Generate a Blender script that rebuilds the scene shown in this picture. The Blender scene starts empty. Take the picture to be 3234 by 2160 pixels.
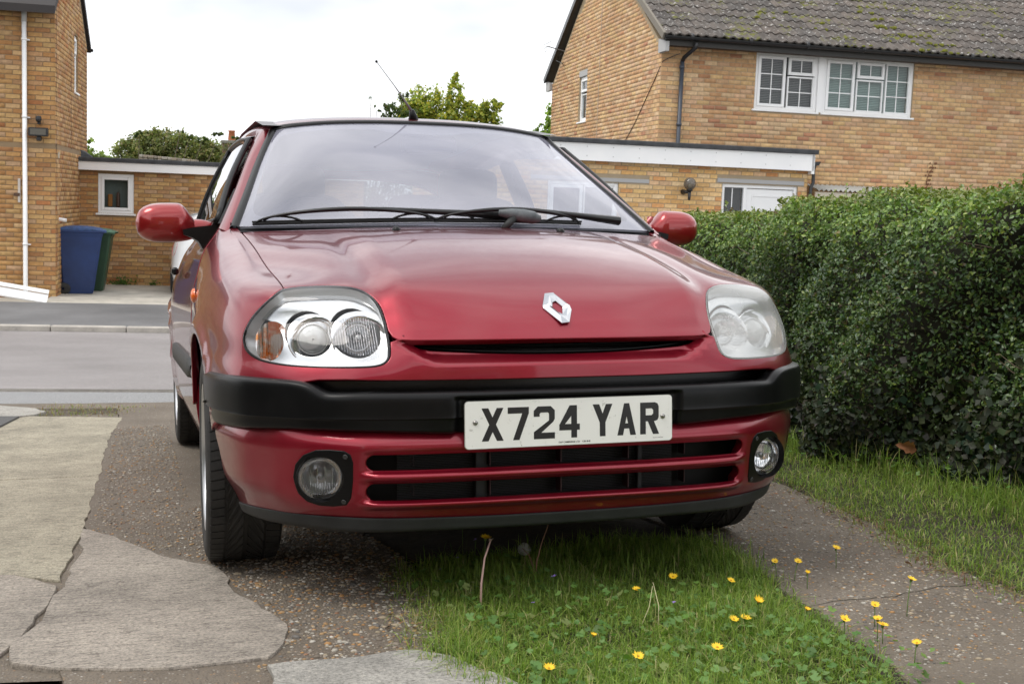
import bpy, math, random
import numpy as np
from mathutils import Vector, Matrix
from mathutils.geometry import delaunay_2d_cdt
random.seed(7); rng = np.random.default_rng(7)
SC = bpy.context.scene
COL = SC.collection
R = math.radians
# ------------------------------------------------------------------ camera
CAMP = Vector((0, 0, 0.9))
def cam_axes(pitch, roll):
    cp, sp, cr, sr = math.cos(pitch), math.sin(pitch), math.cos(roll), math.sin(roll)
    A = Matrix(((cr, -sr, 0), (sr, cr, 0), (0, 0, 1))) @ Matrix(((1, 0, 0), (0, sp, -cp), (0, cp, sp)))
    return A
CA = cam_axes(R(-6.31), R(2.19))
cam = bpy.data.cameras.new('camera'); camo = bpy.data.objects.new('camera', cam); COL.objects.link(camo)
cam.sensor_width = 36; cam.lens = 36 * 3853.56 / 3234; cam.clip_start = 0.05; cam.clip_end = 900
m3 = Matrix((CA[0], -CA[1], -CA[2])).transposed()
camo.matrix_world = Matrix.Translation(CAMP) @ m3.to_4x4()
cam.dof.use_dof = True; cam.dof.focus_distance = 3.4; cam.dof.aperture_fstop = 22
SC.camera = camo
# ------------------------------------------------------------------ light
SUN_EL, SUN_AZ = R(58), R(-112)     # azimuth from +Y towards +X: behind the camera to the left
w = bpy.data.worlds.new('World'); SC.world = w; w.use_nodes = True
nt = w.node_tree; nt.nodes.clear()
def N(nt, t, **k):
    n = nt.nodes.new(t)
    for a, b in k.items(): setattr(n, a, b)
    return n
out = N(nt, 'ShaderNodeOutputWorld'); bg = N(nt, 'ShaderNodeBackground'); nt.links.new(bg.outputs[0], out.inputs[0])
sky = N(nt, 'ShaderNodeTexSky', sky_type='NISHITA', sun_disc=False, sun_elevation=SUN_EL, sun_rotation=SUN_AZ, air_density=1.3, dust_density=2.0)
tc = N(nt, 'ShaderNodeTexCoord'); mp = N(nt, 'ShaderNodeMapping'); mp.inputs['Scale'].default_value = (1, 1, 2.6); mp.inputs['Location'].default_value = (1.7, 2.4, .9)
nt.links.new(tc.outputs['Generated'], mp.inputs[0])
n1 = N(nt, 'ShaderNodeTexNoise'); n1.inputs['Scale'].default_value = 1.7; n1.inputs['Detail'].default_value = 5; n1.inputs['Roughness'].default_value = .52
n2 = N(nt, 'ShaderNodeTexNoise'); n2.inputs['Scale'].default_value = 3.7; n2.inputs['Detail'].default_value = 5; n2.inputs['Distortion'].default_value = .3
nt.links.new(mp.outputs[0], n1.inputs[0]); nt.links.new(mp.outputs[0], n2.inputs[0])
r1 = N(nt, 'ShaderNodeValToRGB'); r1.color_ramp.elements[0].position = .37; r1.color_ramp.elements[0].color = (.52, .545, .585, 1)
r1.color_ramp.elements[1].position = .60; r1.color_ramp.elements[1].color = (1.15, 1.15, 1.15, 1)
nt.links.new(n1.outputs[0], r1.inputs[0])
r2 = N(nt, 'ShaderNodeValToRGB'); r2.color_ramp.elements[0].position = .36; r2.color_ramp.elements[0].color = (.90, .90, .90, 1)
r2.color_ramp.elements[1].position = .50; r2.color_ramp.elements[1].color = (1, 1, 1, 1)
nt.links.new(n2.outputs[0], r2.inputs[0])
sc_ = N(nt, 'ShaderNodeVectorMath', operation='SCALE'); sc_.inputs['Scale'].default_value = .10; nt.links.new(sky.outputs[0], sc_.inputs[0])
mx = N(nt, 'ShaderNodeMix', data_type='RGBA'); nt.links.new(r2.outputs[0], mx.inputs[0]); nt.links.new(sc_.outputs[0], mx.inputs[6]); nt.links.new(r1.outputs[0], mx.inputs[7])
nt.links.new(mx.outputs[2], bg.inputs[0]); bg.inputs[1].default_value = 1.0
sl = bpy.data.lights.new('sun', 'SUN'); sl.energy = 1.0; sl.angle = R(25); sl.color = (1, .95, .88)
so = bpy.data.objects.new('sun', sl); COL.objects.link(so)
sd = Vector((math.sin(SUN_AZ) * math.cos(SUN_EL), math.cos(SUN_AZ) * math.cos(SUN_EL), math.sin(SUN_EL)))
so.rotation_euler = sd.to_track_quat('Z', 'Y').to_euler(); so.location = (0, 0, 30)
SC.view_settings.view_transform = 'Standard'; SC.view_settings.look = 'None'; SC.view_settings.gamma = 1
SC.view_settings.exposure = 0.74; SC.view_settings.use_curve_mapping = False
try:
    SC.cycles.max_bounces = 8; SC.cycles.transparent_max_bounces = 24
except Exception: pass
# ------------------------------------------------------------------ frames
WC = np.array([[0.9536929, -0.2982833, -0.0386903], [0.3000819, 0.9523402, 0.0547628], [0.0205115, -0.0638372, 0.9977495]])
TC = np.array([0.163003, 2.823284, -0.047435])
def c2w(P):
    P = np.asarray(P, float); return P @ WC.T + TC
MCAR = Matrix([[*WC[i], TC[i]] for i in range(3)] + [[0, 0, 0, 1]])
TH = R(12.6); AX = np.array([math.cos(TH), math.sin(TH), 0]); BX = np.array([-math.sin(TH), math.cos(TH), 0])
def sbz(s, b, z): return AX * s + BX * b + np.array([0, 0, z])
MSB = Matrix([[AX[0], BX[0], 0, 0], [AX[1], BX[1], 0, 0], [0, 0, 1, 0], [0, 0, 0, 1]])   # local (s,b,z) -> world
CAN = np.array([list(r) for r in CA])
def project(P):
    c = (np.asarray(P, float) - np.array(CAMP)) @ CAN.T
    return 1617 + 3853.56 * c[..., 0] / c[..., 2], 1080 + 3853.56 * c[..., 1] / c[..., 2], c[..., 2]
# ------------------------------------------------------------------ materials
MATS = {}
def mat(name, col=(.5, .5, .5), rough=.5, metal=0, coat=0, spec=.5, emit=None, alpha=None, trans=0):
    if name in MATS: return MATS[name]
    m = bpy.data.materials.new(name); m.use_nodes = True; t = m.node_tree; b = t.nodes['Principled BSDF']
    b.inputs['Base Color'].default_value = (*col, 1); b.inputs['Roughness'].default_value = rough; b.inputs['Metallic'].default_value = metal
    b.inputs['Coat Weight'].default_value = coat; b.inputs['Coat Roughness'].default_value = .04; b.inputs['Specular IOR Level'].default_value = spec
    if trans: b.inputs['Transmission Weight'].default_value = trans
    MATS[name] = m; return m
def ramp(t, fac, stops, interp='LINEAR'):
    r = N(t, 'ShaderNodeValToRGB'); cr = r.color_ramp; cr.interpolation = interp
    while len(cr.elements) < len(stops): cr.elements.new(.5)
    for e, (p, c) in zip(cr.elements, stops): e.position = p; e.color = (*c, 1) if len(c) == 3 else c
    t.links.new(fac, r.inputs[0]); return r.outputs[0]
def noise(t, scale, detail=4, rough=.55, vec=None, dist=0, kind='ShaderNodeTexNoise'):
    n = N(t, kind); n.inputs['Scale'].default_value = scale
    if kind == 'ShaderNodeTexNoise': n.inputs['Detail'].default_value = detail; n.inputs['Roughness'].default_value = rough; n.inputs['Distortion'].default_value = dist
    if vec is None:
        tc = t.nodes.get('TC') or N(t, 'ShaderNodeTexCoord'); tc.name = 'TC'; vec = tc.outputs['Object']
    t.links.new(vec, n.inputs['Vector']); return n
def mixc(t, fac, a, b, blend='MIX'):
    m = N(t, 'ShaderNodeMix', data_type='RGBA', blend_type=blend)
    for i, v in ((0, fac), (6, a), (7, b)):
        if isinstance(v, (int, float)): m.inputs[i].default_value = v
        elif isinstance(v, tuple): m.inputs[i].default_value = (*v, 1)
        else: t.links.new(v, m.inputs[i])
    return m.outputs[2]
def bump(t, h, strength=.3, dist=.01, b=None):
    n = N(t, 'ShaderNodeBump'); n.inputs['Strength'].default_value = strength; n.inputs['Distance'].default_value = dist
    t.links.new(h, n.inputs['Height']); b = b or t.nodes['Principled BSDF']; t.links.new(n.outputs[0], b.inputs['Normal']); return n
def nmat(name, fn, **k):
    if name in MATS: return MATS[name]
    m = mat(name, **k); t = m.node_tree; fn(t, t.nodes['Principled BSDF']); return m
# ------------------------------------------------------------------ objects
def tag(o, label=None, cat=None, group=None, kind=None):
    if label: o['label'] = label
    if cat: o['category'] = cat
    if group: o['group'] = group
    if kind: o['kind'] = kind
    return o
def mo(name, V, Fc, m, parent=None, smooth=False, normals=None, mats=None, fmat=None, world=None):
    me = bpy.data.meshes.new(name); V = np.asarray(V, float)
    me.from_pydata(V.tolist(), [], [list(map(int, f)) for f in Fc])
    for x in (mats or [m]): me.materials.append(x)
    if fmat is not None: me.polygons.foreach_set('material_index', fmat)
    if smooth or normals is not None: me.polygons.foreach_set('use_smooth', [True] * len(me.polygons))
    me.update()
    if normals is not None: me.normals_split_custom_set_from_vertices(np.asarray(normals).tolist())
    o = bpy.data.objects.new(name, me); COL.objects.link(o)
    if parent: o.parent = parent
    if world is not None: o.matrix_world = world
    return o
def big(name, V, Fq, m, parent=None, smooth=False, col=None, world=None):
    """fast mesh from numpy arrays, every face the same size"""
    me = bpy.data.meshes.new(name); V = np.asarray(V, np.float32); Fq = np.asarray(Fq, np.int32); k = Fq.shape[1]; n = len(Fq)
    me.vertices.add(len(V)); me.vertices.foreach_set('co', V.ravel()); me.loops.add(n * k); me.loops.foreach_set('vertex_index', Fq.ravel())
    me.polygons.add(n); me.polygons.foreach_set('loop_start', np.arange(0, n * k, k, dtype=np.int32)); me.polygons.foreach_set('loop_total', np.full(n, k, np.int32))
    if smooth: me.polygons.foreach_set('use_smooth', np.ones(n, bool))
    me.materials.append(m); me.update(calc_edges=True)
    if col is not None:
        a = me.color_attributes.new('tone', 'FLOAT_COLOR', 'POINT'); c = np.ones((len(V), 4), np.float32); c[:, :3] = col; a.data.foreach_set('color', c.ravel())
    o = bpy.data.objects.new(name, me); COL.objects.link(o)
    if parent: o.parent = parent
    if world is not None: o.matrix_world = world
    return o
def empty(name, label=None, cat=None, loc=(0, 0, 0), group=None, world=None):
    o = bpy.data.objects.new(name, None); COL.objects.link(o); o.empty_display_size = .1
    if world is not None: o.matrix_world = world
    else: o.location = loc
    return tag(o, label, cat, group)
class MB:
    """collects shapes into one mesh"""
    def __init__(s): s.v = []; s.f = []
    def add(s, V, Fc):
        b = len(s.v); s.v += [tuple(map(float, p)) for p in V]; s.f += [[b + i for i in f] for f in Fc]; return s
    def box(s, lo, hi, bev=0):
        x0, y0, z0 = lo; x1, y1, z1 = hi
        if bev <= 0:
            return s.add([(x0,y0,z0),(x1,y0,z0),(x1,y1,z0),(x0,y1,z0),(x0,y0,z1),(x1,y0,z1),(x1,y1,z1),(x0,y1,z1)],
                         [(0,3,2,1),(4,5,6,7),(0,1,5,4),(1,2,6,5),(2,3,7,6),(3,0,4,7)])
        b = bev; V = []; 
        for z, i in ((z0, b), (z0 + b, 0), (z1 - b, 0), (z1, b)):
            V += [(x0+i+b,y0+i,z),(x1-i-b,y0+i,z),(x1-i,y0+i+b,z),(x1-i,y1-i-b,z),(x1-i-b,y1-i,z),(x0+i+b,y1-i,z),(x0+i,y1-i-b,z),(x0+i,y0+i+b,z)]
        Fc = [tuple(range(7, -1, -1)), tuple(range(24, 32))]
        for r in range(3):
            for k in range(8): Fc.append((r*8+k, r*8+(k+1) % 8, r*8+8+(k+1) % 8, r*8+8+k))
        return s.add(V, Fc)
    def tube(s, pts, r, n=8, caps=True):
        pts = [Vector(p) for p in pts]; m = len(pts); rs = r if hasattr(r, '__len__') else [r] * m; V = []; Fc = []
        up = None
        for i, p in enumerate(pts):
            d = (pts[min(i+1, m-1)] - pts[max(i-1, 0)]).normalized()
            if up is None: up = Vector((0, 0, 1)) if abs(d.z) < .9 else Vector((1, 0, 0))
            a = d.cross(up).normalized(); up = a.cross(d).normalized()
            for k in range(n):
                t = 2 * math.pi * k / n; V.append(p + (a * math.cos(t) + up * math.sin(t)) * rs[i])
        for i in range(m - 1):
            for k in range(n): Fc.append((i*n+k, i*n+(k+1) % n, (i+1)*n+(k+1) % n, (i+1)*n+k))
        if caps: Fc += [tuple(range(n-1, -1, -1)), tuple(range((m-1)*n, m*n))]
        return s.add(V, Fc)
    def lathe(s, prof, c=(0,0,0), ax='z', n=32, sc=(1,1,1), caps=False):
        V = []; Fc = []
        for (r, h) in prof:
            for k in range(n):
                t = 2*math.pi*k/n; a, b = r*math.cos(t), r*math.sin(t)
                p = {'z': (a, b, h), 'y': (a, h, b), 'x': (h, a, b)}[ax]
                V.append((c[0]+p[0]*sc[0], c[1]+p[1]*sc[1], c[2]+p[2]*sc[2]))
        m = len(prof)
        for i in range(m-1):
            for k in range(n): Fc.append((i*n+k, i*n+(k+1) % n, (i+1)*n+(k+1) % n, (i+1)*n+k))
        if caps: Fc += [tuple(range(n-1, -1, -1)), tuple(range((m-1)*n, m*n))]
        return s.add(V, Fc)
    def prism(s, poly, y0, y1, axis='y'):
        n = len(poly); V = []
        for y in (y0, y1):
            for a, b in poly: V.append({'y': (a, y, b), 'x': (y, a, b), 'z': (a, b, y)}[axis])
        Fc = [tuple(range(n)), tuple(range(2*n-1, n-1, -1))] + [(i, n+i, n+(i+1) % n, (i+1) % n) for i in range(n)]
        return s.add(V, Fc)
    def build(s, name, m, parent=None, smooth=False, world=None, fix=True, auto=None):
        o = mo(name, s.v, s.f, m, parent, smooth or auto is not None, world=world); me = o.data
        if fix:
            import bmesh
            b = bmesh.new(); b.from_mesh(me); bmesh.ops.recalc_face_normals(b, faces=b.faces); b.to_mesh(me); b.free()
        if auto is not None:
            try: me.set_sharp_from_angle(angle=R(auto))
            except Exception: pass
        return o
# ================================================================== CAR
def spline_w(n):
    A = np.zeros((n, n)); B = np.zeros((n, n))
    for i in range(1, n-1): A[i, i-1:i+2] = [1, 4, 1]; B[i, i-1:i+2] = [6, -12, 6]
    A[0, 0] = A[-1, -1] = 1; Mm = np.linalg.solve(A, B); I = np.eye(n)
    def w(t):
        t = np.clip(np.asarray(t, float), -.3, n-.7); i = np.clip(np.floor(t).astype(int), 0, n-2); f = t - i
        a = (1-f)[..., None]; b = f[..., None]
        return a*I[i] + b*I[i+1] + ((a**3-a)*Mm[i] + (b**3-b)*Mm[i+1]) / 6
    return w
class Loft:
    """smooth surface through rows of control points; mirrored=True doubles the half given for x>0"""
    def __init__(s, G, mirrored=True, mod=None):
        G = np.array(G, float); s.n = G.shape[1]; s.m = G.shape[0]; s.mir = mirrored
        s.G = np.concatenate([G[:, :0:-1] * [-1, 1, 1], G], 1) if mirrored else G
        s.wu = spline_w(s.G.shape[1]); s.wv = spline_w(s.m); s.mod = mod; s.off = s.n-1 if mirrored else 0
    def raw(s, u, v):
        return np.einsum('...i,...j,ijk->...k', s.wv(v), s.wu(np.asarray(u) + s.off), s.G)
    def __call__(s, u, v):
        P = s.raw(u, v)
        return s.mod(P, u, v) if s.mod else P
    def frame(s, u, v, h=2e-3):
        u = np.asarray(u, float); v = np.asarray(v, float)
        du = (s(u+h, v) - s(u-h, v)) / (2*h); dv = (s(u, v+h) - s(u, v-h)) / (2*h)
        n = np.cross(du, dv); n /= np.linalg.norm(n, axis=-1, keepdims=True) + 1e-12
        return s(u, v), n, du, dv
    def inv(s, target, dims, guess):
        u, v = guess; t = np.array(target, float); dims = list(dims)
        for _ in range(25):
            p = s.raw(u, v)[dims]; a = s.raw(u+1e-4, v)[dims]; b = s.raw(u, v+1e-4)[dims]
            J = np.stack([(a-p)/1e-4, (b-p)/1e-4], 1)
            try: d = np.linalg.solve(J, t-p)
            except np.linalg.LinAlgError: break
            d = np.clip(d, -.4, .4); u += d[0]; v += d[1]
        return float(u), float(v)
def pip(P, poly):
    x, y = P[:, 0], P[:, 1]; q = np.asarray(poly); ins = np.zeros(len(P), bool); j = len(q)-1
    for i in range(len(q)):
        c = ((q[i, 1] > y) != (q[j, 1] > y)); dy = q[j, 1]-q[i, 1]
        xi = (q[j, 0]-q[i, 0]) * (y-q[i, 1]) / (dy if abs(dy) > 1e-12 else 1e-12) + q[i, 0]
        ins ^= c & (x < xi); j = i
    return ins
def dens(poly, d):
    out = []
    for i, p in enumerate(poly):
        q = poly[(i+1) % len(poly)]; L = math.hypot(q[0]-p[0], q[1]-p[1]); k = max(1, int(math.ceil(L/d)))
        for j in range(k): out.append((p[0]+(q[0]-p[0])*j/k, p[1]+(q[1]-p[1])*j/k))
    return out
def smoothpoly(poly, it=2):
    for _ in range(it):
        o = []
        for i, p in enumerate(poly):
            q = poly[(i+1) % len(poly)]; o += [(p[0]*.75+q[0]*.25, p[1]*.75+q[1]*.25), (p[0]*.25+q[0]*.75, p[1]*.25+q[1]*.75)]
        poly = o
    return poly
def panel(name, S, outer, holes, step, m, parent, thick=.018, rad=.003, offset=0, sgn=1, dd=None, mats=None, innerdark=None):
    """trimmed piece of surface S with rolled edges; sgn flips the outward side"""
    dd = dd or step*.5
    loops = [np.array(dens(list(outer), dd))] + [np.array(dens(list(h), dd)) for h in holes]
    for i, L in enumerate(loops):
        A = 0.5*np.sum(L[:, 0]*np.roll(L[:, 1], -1) - np.roll(L[:, 0], -1)*L[:, 1])
        if (A < 0) == (i == 0): loops[i] = L[::-1].copy()      # outer ccw, holes cw
    lo = loops[0].min(0); hi = loops[0].max(0); gu = np.arange(lo[0], hi[0], step); gv = np.arange(lo[1], hi[1], step)
    P = np.array([(a, b) for a in gu for b in gv]); keep = pip(P, loops[0])
    for h in loops[1:]: keep &= ~pip(P, h)
    P = P[keep]
    allb = np.concatenate(loops)
    if len(P):
        dmin = np.full(len(P), 9.)
        for k in range(0, len(allb), 400): dmin = np.minimum(dmin, np.hypot(P[:, None, 0]-allb[None, k:k+400, 0], P[:, None, 1]-allb[None, k:k+400, 1]).min(1))
        P = P[dmin > dd*.7]
    pts = np.concatenate([allb, P]); edges = []; b0 = 0
    for L in loops:
        edges += [(b0+i, b0+(i+1) % len(L)) for i in range(len(L))]; b0 += len(L)
    V2, _, T, ov, _, _ = delaunay_2d_cdt([Vector(p) for p in pts], edges, [], 0, 1e-7)
    V2 = np.array([tuple(p) for p in V2]); T = np.array([t for t in T if len(t) == 3])
    cen = V2[T].mean(1); k = pip(cen, loops[0])
    for h in loops[1:]: k &= ~pip(cen, h)
    T = T[k]
    Pp, Nn, du, dv = S.frame(V2[:, 0], V2[:, 1]); Nn = Nn*sgn; Pp = Pp + Nn*offset
    V = [Pp]; NR = [Nn]; F = [tuple(t) if sgn > 0 else tuple(t[::-1]) for t in T]; nb = len(Pp)
    for L in loops:
        nx = np.roll(L, -1, 0); pv = np.roll(L, 1, 0); tg = nx-pv
        on = np.stack([tg[:, 1], -tg[:, 0]], 1); on /= np.linalg.norm(on, axis=1, keepdims=True)+1e-12
        p, n, a, b = S.frame(L[:, 0], L[:, 1]); n = n*sgn; p = p+n*offset
        t3 = np.roll(p, -1, 0)-np.roll(p, 1, 0); t3 /= np.linalg.norm(t3, axis=1, keepdims=True)+1e-12
        o3 = a*on[:, :1]+b*on[:, 1:]; o3 -= n*np.sum(o3*n, 1, keepdims=True); o3 -= t3*np.sum(o3*t3, 1, keepdims=True); o3 /= np.linalg.norm(o3, axis=1, keepdims=True)+1e-12
        rings = []
        for ph in (0, 30, 60, 90):
            s_, c_ = math.sin(R(ph)), math.cos(R(ph)); V.append(p+o3*rad*s_-n*rad*(1-c_)); NR.append(n*c_+o3*s_); rings.append(nb); nb += len(L)
        V.append(p+o3*rad-n*thick); NR.append(o3); rings.append(nb); nb += len(L)
        q = len(L)
        for r0, r1 in zip(rings, rings[1:]):
            for i in range(q):
                j = (i+1) % q; f = (r0+i, r1+i, r1+j, r0+j); F.append(f if sgn > 0 else f[::-1])
    return mo(name, np.concatenate(V), F, m, parent, normals=np.concatenate(NR))
def mir(poly): return [(-u, v) for u, v in poly][::-1]
def ss(x, a, b): t = np.clip((np.asarray(x, float)-a)/(b-a), 0, 1); return t*t*(3-2*t)
# ---- car materials
def f_paint(t, b):
    b.inputs['Coat Weight'].default_value = .85; b.inputs['Coat Roughness'].default_value = .05; b.inputs['Coat IOR'].default_value = 1.42
    n = noise(t, 900, 2); lw = N(t, 'ShaderNodeLayerWeight'); lw.inputs[0].default_value = .35
    c = mixc(t, lw.outputs['Facing'], (.29, .0048, .021), (.10, .002, .009)); nn = noise(t, 3.0, 5, .6)
    d = ramp(t, nn.outputs[0], [(.45, (0, 0, 0)), (.8, (.10, .10, .10))]); c = mixc(t, d, c, (.30, .22, .2)); t.links.new(c, b.inputs['Base Color'])
    rr = ramp(t, noise(t, 14, 6, .7).outputs[0], [(.35, (.30, .30, .30)), (.75, (.40, .40, .40))]); t.links.new(rr, b.inputs['Roughness'])
    bump(t, n.outputs[0], .03, .0005, b)
    m2 = noise(t, 5, 2); bn = N(t, 'ShaderNodeBump'); bn.inputs['Strength'].default_value = .06; bn.inputs['Distance'].default_value = .003; t.links.new(m2.outputs[0], bn.inputs['Height']); t.links.new(bn.outputs[0], b.inputs['Coat Normal'])
PAINT = nmat('red_metallic_paint', f_paint, metal=.55, rough=.33)
def f_blk(t, b):
    n = noise(t, 1400, 2); bump(t, n.outputs[0], .12, .0006, b); d = ramp(t, noise(t, 11, 6, .65).outputs[0], [(.4, (.004, .004, .0045)), (.75, (.008, .008, .0085))]); t.links.new(d, b.inputs['Base Color'])
BPL = nmat('black_plastic', f_blk, rough=.33, spec=.22)
def f_grey(t, b):
    d = ramp(t, noise(t, 9, 6, .7).outputs[0], [(.35, (.012, .0135, .014)), (.75, (.026, .028, .028))]); t.links.new(d, b.inputs['Base Color']); bump(t, noise(t, 700, 2).outputs[0], .1, .0006, b)
GPL = nmat('weathered_grey_plastic', f_grey, rough=.62)
DARK = mat('dark_cavity', (.006, .006, .006), .8)
RUB = nmat('rubber', lambda t, b: (t.links.new(ramp(t, noise(t, 12, 6, .7).outputs[0], [(.35, (.012, .012, .012)), (.75, (.034, .032, .030))]), b.inputs['Base Color']), bump(t, noise(t, 300, 3).outputs[0], .15, .001, b)), rough=.75)
CHR = mat('lamp_chrome', (.70, .71, .72), .09, 1)
CHRB = mat('lamp_satin_chrome', (.70, .71, .72), .22, .96)
SIL = mat('silver', (.56, .57, .59), .16, 1)
PALEW = mat('lamp_pale_wall', (.62, .63, .64), .25, .35)
FOGB = mat('fog_reflector', (.84, .85, .86), .12, .92)
ALLOY = mat('alloy', (.55, .56, .58), .32, .9)
AMB = mat('amber_reflector', (.85, .22, .02), .25, .4)
def f_glass(tint, refl, rough=.0, haze_sheen=None):
    def f(t, b):
        o = t.nodes['Material Output']; t.nodes.remove(b)
        tr = N(t, 'ShaderNodeBsdfTransparent'); tr.inputs[0].default_value = (*tint, 1); gl = N(t, 'ShaderNodeBsdfGlossy'); gl.inputs['Roughness'].default_value = rough; gl.inputs[0].default_value = (.97, .97, 1, 1)
        f0 = ((refl-1)/(refl+1))**2; lw = N(t, 'ShaderNodeLayerWeight'); lw.inputs[0].default_value = .5; pw = N(t, 'ShaderNodeMath', operation='POWER'); t.links.new(lw.outputs['Facing'], pw.inputs[0]); pw.inputs[1].default_value = 5
        fr = N(t, 'ShaderNodeMath', operation='MULTIPLY_ADD'); t.links.new(pw.outputs[0], fr.inputs[0]); fr.inputs[1].default_value = 1-f0; fr.inputs[2].default_value = f0; mxs = N(t, 'ShaderNodeMixShader'); t.links.new(fr.outputs[0], mxs.inputs[0]); t.links.new(tr.outputs[0], mxs.inputs[1]); t.links.new(gl.outputs[0], mxs.inputs[2]); last = mxs
        if haze_sheen:
            df = N(t, 'ShaderNodeBsdfDiffuse'); df.inputs[0].default_value = (*haze_sheen[0], 1); m2 = N(t, 'ShaderNodeMixShader'); nz = ramp(t, noise(t, haze_sheen[2], 1.5, .5).outputs[0], [(.3, (haze_sheen[1]*.6,)*3), (.75, (haze_sheen[1]*1.3,)*3)])
            t.links.new(nz, m2.inputs[0]); t.links.new(last.outputs[0], m2.inputs[1]); t.links.new(df.outputs[0], m2.inputs[2]); last = m2
        t.links.new(last.outputs[0], o.inputs[0])
    return f
def gmat(name, *a, **k):
    if name not in MATS:
        m = bpy.data.materials.new(name); m.use_nodes = True; f_glass(*a, **k)(m.node_tree, m.node_tree.nodes['Principled BSDF']); MATS[name] = m
    return MATS[name]
WSG = gmat('windscreen_glass', (.84, .85, .92), 2.55, .0, ((.74, .74, .90), .21, 1.6))  # pale lilac diffuse layer stands in for bright cloud reflected in the screen
SDG = gmat('side_glass', (.62, .68, .66), 1.6)
LENSC = gmat('clear_lens_glass', (.97, .97, .97), 1.40, .02)
LENSH = gmat('clouded_lens_glass', (.93, .94, .94), 1.45, .10, ((.80, .80, .78), .34, 4))
FABR = mat('seat_fabric', (.035, .035, .045), .9); DASH = mat('dashboard_plastic', (.03, .03, .034), .7)
BUMPER_Y = 0
car = empty('parked_car', 'small red hatchback with clouded left lamp parked facing the camera on the driveway', 'car', world=MCAR)
# ---- upper front body surface
GA = [
 [(0,.03,.40),(.2,.03,.40),(.4,.045,.40),(.52,.075,.40),(.64,.145,.40),(.72,.23,.40),(.78,.38,.40),(.805,.75,.40),(.805,1.15,.40)],
 [(0,.02,.53),(.2,.022,.53),(.4,.04,.53),(.52,.068,.53),(.64,.135,.53),(.725,.23,.53),(.785,.38,.53),(.812,.75,.53),(.81,1.15,.53)],
 [(0,.03,.595),(.2,.033,.595),(.4,.055,.595),(.52,.09,.595),(.64,.165,.595),(.722,.255,.595),(.780,.40,.595),(.815,.75,.595),(.815,1.15,.595)],
 [(0,.052,.645),(.2,.056,.645),(.4,.085,.645),(.52,.122,.645),(.64,.19,.645),(.718,.27,.645),(.775,.41,.645),(.815,.75,.645),(.815,1.15,.645)],
 [(0,.10,.70),(.2,.104,.70),(.4,.13,.70),(.52,.165,.70),(.64,.225,.70),(.712,.295,.70),(.768,.43,.70),(.81,.75,.70),(.812,1.15,.70)],
 [(0,.185,.76),(.2,.185,.76),(.4,.19,.76),(.52,.212,.76),(.635,.272,.76),(.70,.355,.76),(.752,.48,.76),(.795,.77,.76),(.805,1.15,.76)],
 [(0,.335,.825),(.2,.34,.824),(.4,.36,.818),(.52,.40,.812),(.643,.52,.808),(.685,.55,.808),(.735,.63,.808),(.78,.80,.80),(.795,1.15,.80)],
 [(0,.54,.878),(.2,.545,.876),(.4,.57,.868),(.52,.61,.862),(.652,.75,.860),(.685,.78,.862),(.722,.83,.862),(.757,.93,.86),(.778,1.15,.86)],
 [(0,.75,.918),(.2,.755,.916),(.4,.79,.909),(.52,.83,.903),(.660,.92,.897),(.69,.95,.899),(.712,.99,.90),(.735,1.06,.905),(.748,1.15,.907)],
 [(0,.97,.948),(.2,.98,.947),(.4,1.01,.943),(.52,1.04,.940),(.675,1.10,.939),(.69,1.12,.942),(.70,1.13,.944),(.71,1.145,.946),(.718,1.16,.948)],
]
def modA(P, u, v):
    P = np.array(P); x = np.abs(P[..., 0]); y = P[..., 1]; z = P[..., 2]
    # raised centre of the bonnet with a crease running back from the lamps
    cx = .408 - .018*ss(y, .1, 1.0)
    ridge = ss(z, .66, .72)*(1-ss(y, .55, 1.0))
    P[..., 2] += ridge*(.014*(1-ss(x, cx-.045, cx+.025)) - .006*np.exp(-((x-cx-.035)/.03)**2)*ss(z, .69, .74))
    P[..., 1] -= .008*(1-ss(x, cx-.05, cx+.03))*ss(z, .55, .64)*(1-ss(z, .68, .74))
    # scoop round the air slit
    e = .325 + .065*ss(z, .585, .645)
    win = 1-ss(x, e-.035, e+.02)
    P[..., 1] += win*.032*ss(z, .583, .612)*(1-ss(z, .639, .6455))
    # wheel arch flare
    r = np.hypot(y-.775, z-.30); P[..., 0] += np.sign(P[..., 0])*np.where(x > .7, .012*np.exp(-((r-.355)/.028)**2), 0)
    return P
SA = Loft(GA, mod=modA)
LENS = [(4.002, 5.032), (3.725, 5.124), (3.431, 5.168), (3.152, 5.178), (2.855, 5.157), (2.604, 5.111), (2.426, 5.044), (2.311, 4.892), (2.243, 4.677), (2.192, 4.405), (2.156, 3.991), (2.134, 3.543), (2.126, 3.035), (2.134, 2.503), (2.158, 2.183), (2.225, 1.964), (2.355, 1.843), (2.573, 1.791), (3.072, 1.772), (3.509, 1.773), (3.861, 1.797), (4.158, 1.847), (4.489, 1.934), (4.767, 2.074), (4.987, 2.269), (5.145, 2.52), (5.216, 2.846), (5.222, 3.125), (5.133, 3.489), (4.974, 3.876), (4.744, 4.199), (4.499, 4.513), (4.264, 4.794), (4.083, 4.987)]
LENS = smoothpoly(LENS, 1)
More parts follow.
